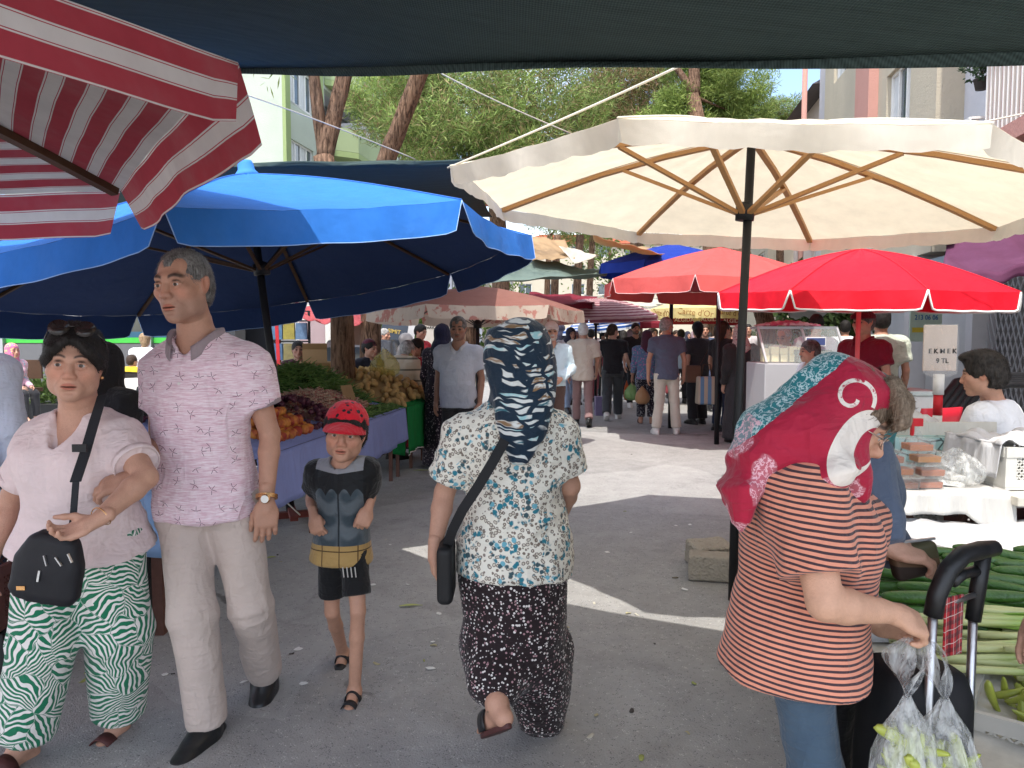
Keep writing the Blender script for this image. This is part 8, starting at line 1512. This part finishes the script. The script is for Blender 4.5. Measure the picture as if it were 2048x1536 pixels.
v = Vol((-.3, -.2, 0), (.3, .3, .95), .012); tp = Q(1862, 1300, 1.8); v.loft([(.12, -.05, .06, .115, .1), (.4, -.05, .06, .12, .11), (.6, -.05, .05, .11, .1), (.66, -.05, .05, .095, .08)], k=.03, p=3.5); cmesh('bag_body', v, plain((.016, .016, .018), .7, .25, 0, .25, 8), o, (.008, 8., (1, 1, .5), 3)); [MB().lathe([(.02, -.015), (.07, -.015), (.075, 0), (.07, .015), (.02, .015)], 18, Matrix.Translation((x, .06, .075)) @ Matrix.Rotation(PI / 2, 4, 'Y')).build('wheel', DKRUB, o, True) for x in (-.17, .15)]
# bags hanging from the striped woman's hand
hnd = at(1846, 1276, 1.62)
for k, (px, py, Y, r, h) in enumerate(((1814, 1392, 1.58, .078, .26), (1890, 1396, 1.62, .088, .27))):
    kn = at(px, py, Y); p = kn - Vector((0, 0, h)); o = plastic_bag(('clear plastic bag of peppers nearer the jeans, hanging from her hand', 'clear plastic bag of peppers nearer the crate, hanging from her hand')[k], p, r, h, PLASTIC, seed=8 + k, handles=(hnd + Vector((.0 + .02 * k, -.01, -.005)), hnd + Vector((-.03 + .03 * k, .0, .0)))); g = random.Random(40 + k)
    for i in range(42): a = g.uniform(0, 6.3); rr = r * .6 * g.random() ** .5; scatter('green_pepper', ppm, [p + Vector((rr * math.cos(a), rr * .7 * math.sin(a), .025 + .12 * g.random()))], ('light green pepper inside the bag nearer the jeans', 'light green pepper inside the bag nearer the crate')[k], 'pepper', 'peppers in the hanging bags', seed=400 + i + 50 * k)
# woman's crossbody bag, back woman's bag
bb = at(98, 1132, 2.2); o = empty('crossbody_bag', bb); tag(o, 'black nylon crossbody bag with silver zips on the woman in white', 'bag'); v = Vol((-.16, -.08, -.15), (.16, .08, .15), .005); v.loft([(-.105, 0, 0, .085, .03), (-.08, 0, 0, .105, .04), (.02, 0, 0, .1, .042), (.085, .005, 0, .07, .035), (.105, .01, 0, .045, .025)], rot(0, 0, R(12)), p=2.8); cmesh('bag_body', v, plain((.013, .013, .016), .6, .3, 0, .3, 14), o, (.003, 16., (1, 1, 1), 2))
for x, z, dx, dz in ((.015, .045, .008, -.03), (.0, .0, -.006, -.032), (.048, .04, .018, -.025), (.085, .05, .012, -.025)): MB().bar((x, -.045, z), (x + dx, -.047, z + dz), .006, .004).build('zip_pull', STEEL, o)
MB().box((-.07, -.046, -.058), (-.045, -.043, -.046)).build('badge', GOLD, o)
Bw = Vector(woman.location); strap = [at(*q) for q in ((205, 790, 2.5), (190, 838, 2.42), (172, 900, 2.34), (152, 960, 2.27), (146, 1040, 2.24), (140, 1090, 2.23))]; b = MB()
for a, c in zip(strap[:-1], strap[1:]): b.bar(a - bb, c - bb + (c - a).normalized() * .006, .034 if c.z > 1.0 else .02, .004, (0, -1, 0))
b.build('strap', plain((.02, .022, .026), .8), o); MB().box((-.022, -.006, -.012), (.022, .0, .012), tr(at(160, 896, 2.31) - bb)).build('buckle', BLKM, o)
b2 = at(893, 1140, 2.58); o = empty('shoulder_bag', b2); tag(o, 'small black shoulder bag at the hip of the woman walking away', 'bag'); v = Vol((-.06, -.12, -.14), (.06, .12, .14), .006); v.box((0, 0, 0), (.028, .085, .1), None, .02); cmesh('bag_body', v, plain((.013, .013, .014), .55, .3, 0, .3, 14), o); b = MB(); stp = [at(*q) for q in ((1010, 880, 2.44), (985, 925, 2.43), (955, 975, 2.44), (925, 1020, 2.46), (905, 1060, 2.5), (895, 1090, 2.55))]
for a, c in zip(stp[:-1], stp[1:]): b.bar(a - b2, c - b2 + (c - a).normalized() * .006, .034, .004, (-.2, -1, 0))
b.build('strap', plain((.018, .018, .02), .8), o)
# things carried in the crowd
for lab, px, py, Y, r, h, m_ in (('clear bag of green vegetables carried by the woman in black T-shirt', 1264, 800, 12.9, .13, .3, material('green_bag', (.25, .42, .15), .4, alpha=.8)), ('white bag of onions carried by the plum headscarf', 1284, 808, 12.5, .12, .3, material('onion_bag', (.5, .28, .14), .4, alpha=.8)), ('orange bag hanging behind the woman in black T-shirt', 1253, 800, 13.4, .05, .35, material('orange_bag', (.65, .12, .03), .5, alpha=.95)), ('white bag held by the old man in cap', 1093, 760, 9.0, .08, .28, PLASTIC)): plastic_bag(lab, at(px, py, Y), r, h, m_, seed=int(px))
o = MB().box((-.15, -.1, 0), (.15, .1, .42), taper=.9).build('tote_bag', material('striped_tote', lambda T: (lambda f_: T.mix(f_ > .5, T.mix(f_ > .75, (.15, .3, .5), (.55, .35, .1)), T.mix(f_ > .25, (.35, .12, .1), (.5, .45, .35))))((T.obj().xyz()[0] * 9).frac()), .7), None, loc=at(1412, 808, 11.4), bevel=.02); tag(o, 'striped blue and tan tote bag beside the abaya', 'bag'); MB().tube([(-.08, 0, .4), (-.05, 0, .6), (.05, 0, .6), (.08, 0, .4)], .01, 6).build('handle', WOODD, o, True)
o = MB().box((-.12, -.05, -.14), (.12, .05, .14)).build('handbag', plain((.2, .12, .08), .6), None, loc=at(1386, 748, 12.2), bevel=.02); tag(o, 'tan handbag on the back of the charcoal T-shirt woman', 'bag'); MB().bar((.1, 0, .12), (.34, -.05, .62), .03, .008).build('strap', BROWNL, o)
o = MB().box((-.12, -.12, 0), (.12, .12, .35)).build('storage_box', plain((.25, .2, .34), .5), None, loc=(at(1203, 800, 14).x, 14, 0)); tag(o, 'lilac plastic box on the street between two walkers', 'box')
# litter
g = random.Random(21); k = 0
for px, py in ((372, 1322, ), (487, 1365), (608, 1368), (432, 1295), (140, 1290), (330, 1350), (595, 1300), (860, 1338), (878, 1228), (815, 1170), (1380, 1050), (1352, 1052), (1262, 1066), (880, 1180), (865, 1285), (745, 1170), (1215, 1105), (1370, 1180), (780, 1090)):
    k += 1; p = ground(px, py); b = MB(); s_ = g.uniform(.012, .028); b.poly([Vector((math.cos(a) * s_ * g.uniform(.5, 1.2), math.sin(a) * s_ * g.uniform(.5, 1.2), 0)) for a in np.linspace(0, 6.28, 7)[:-1]], (0, 0, .002)); o = b.build('paper_scrap', plain((.7, .7, .68), .8), None, loc=p + Vector((0, 0, .003))); o.rotation_euler = (g.uniform(-.15, .15), g.uniform(-.15, .15), g.uniform(0, 6)); tag(o, 'small white scrap of paper lying on the asphalt', 'litter', 'paper scraps on the street')
for lab, px, py, L_, rz in (('pale green leek leaf lying between the boy and the woman walking away', 822, 1214, .13, .1), ('yellowed leaf lying beside the palm-print trousers', 185, 1345, .07, 1.), ('dry leaf behind the man in beige trousers', 543, 1117, .06, .6), ('thin green stalk near the blue-clothed stall', 845, 942, .2, .05)):
    p = ground(px, py); o = MB().sheet(lambda u, v: Vector(((u - .5) * L_, (v - .5) * .025 * math.sin(PI * min(1, u + .1)), .008 + .012 * math.sin(u * 3) * abs(v - .5))), 12, 4).build('fallen_leaf', plain((.42, .45, .16), .7), None, True, loc=p, solid=.002); o.rotation_euler = (0, 0, rz); tag(o, lab, 'leaf')

g = random.Random(33)
for i in range(46):
    px, py = g.uniform(120, 1430), g.uniform(900, 1520); p = ground(px, py); L_ = g.uniform(.012, .04); c_ = g.choice(((.3, .33, .1), (.12, .1, .06), (.4, .36, .22), (.06, .05, .045), (.5, .47, .4)))
    o = MB().sheet(lambda u, v: Vector(((u - .5) * L_, (v - .5) * L_ * .5 * math.sin(PI * (.15 + .7 * u)), .004 + .008 * math.sin(u * 4 + i) * abs(v - .5))), 5, 3).build('crushed_leaf', plain(c_, .8), None, True, loc=p, solid=.0015); o.rotation_euler = (0, 0, g.uniform(0, 6)); tag(o, 'crumb of trodden leaf or stalk on the asphalt', 'litter', 'trodden scraps on the street')

bo = empty('bench', (at(10, 800, 11.6).x, 11.75, 0)); tag(bo, 'dark wooden bench under the woman in pink headscarf', 'bench'); MB().box((-.7, -.25, .6), (.35, .25, .66)).build('seat', WOODD, bo); [MB().bar((x, y, 0), (x, y, .6), .05).build('leg', BLKM, bo) for x in (-.62, .28) for y in (-.2, .2)]; MB().box((-.7, .22, .8), (.35, .26, 1.1)).build('backrest', WOODD, bo)
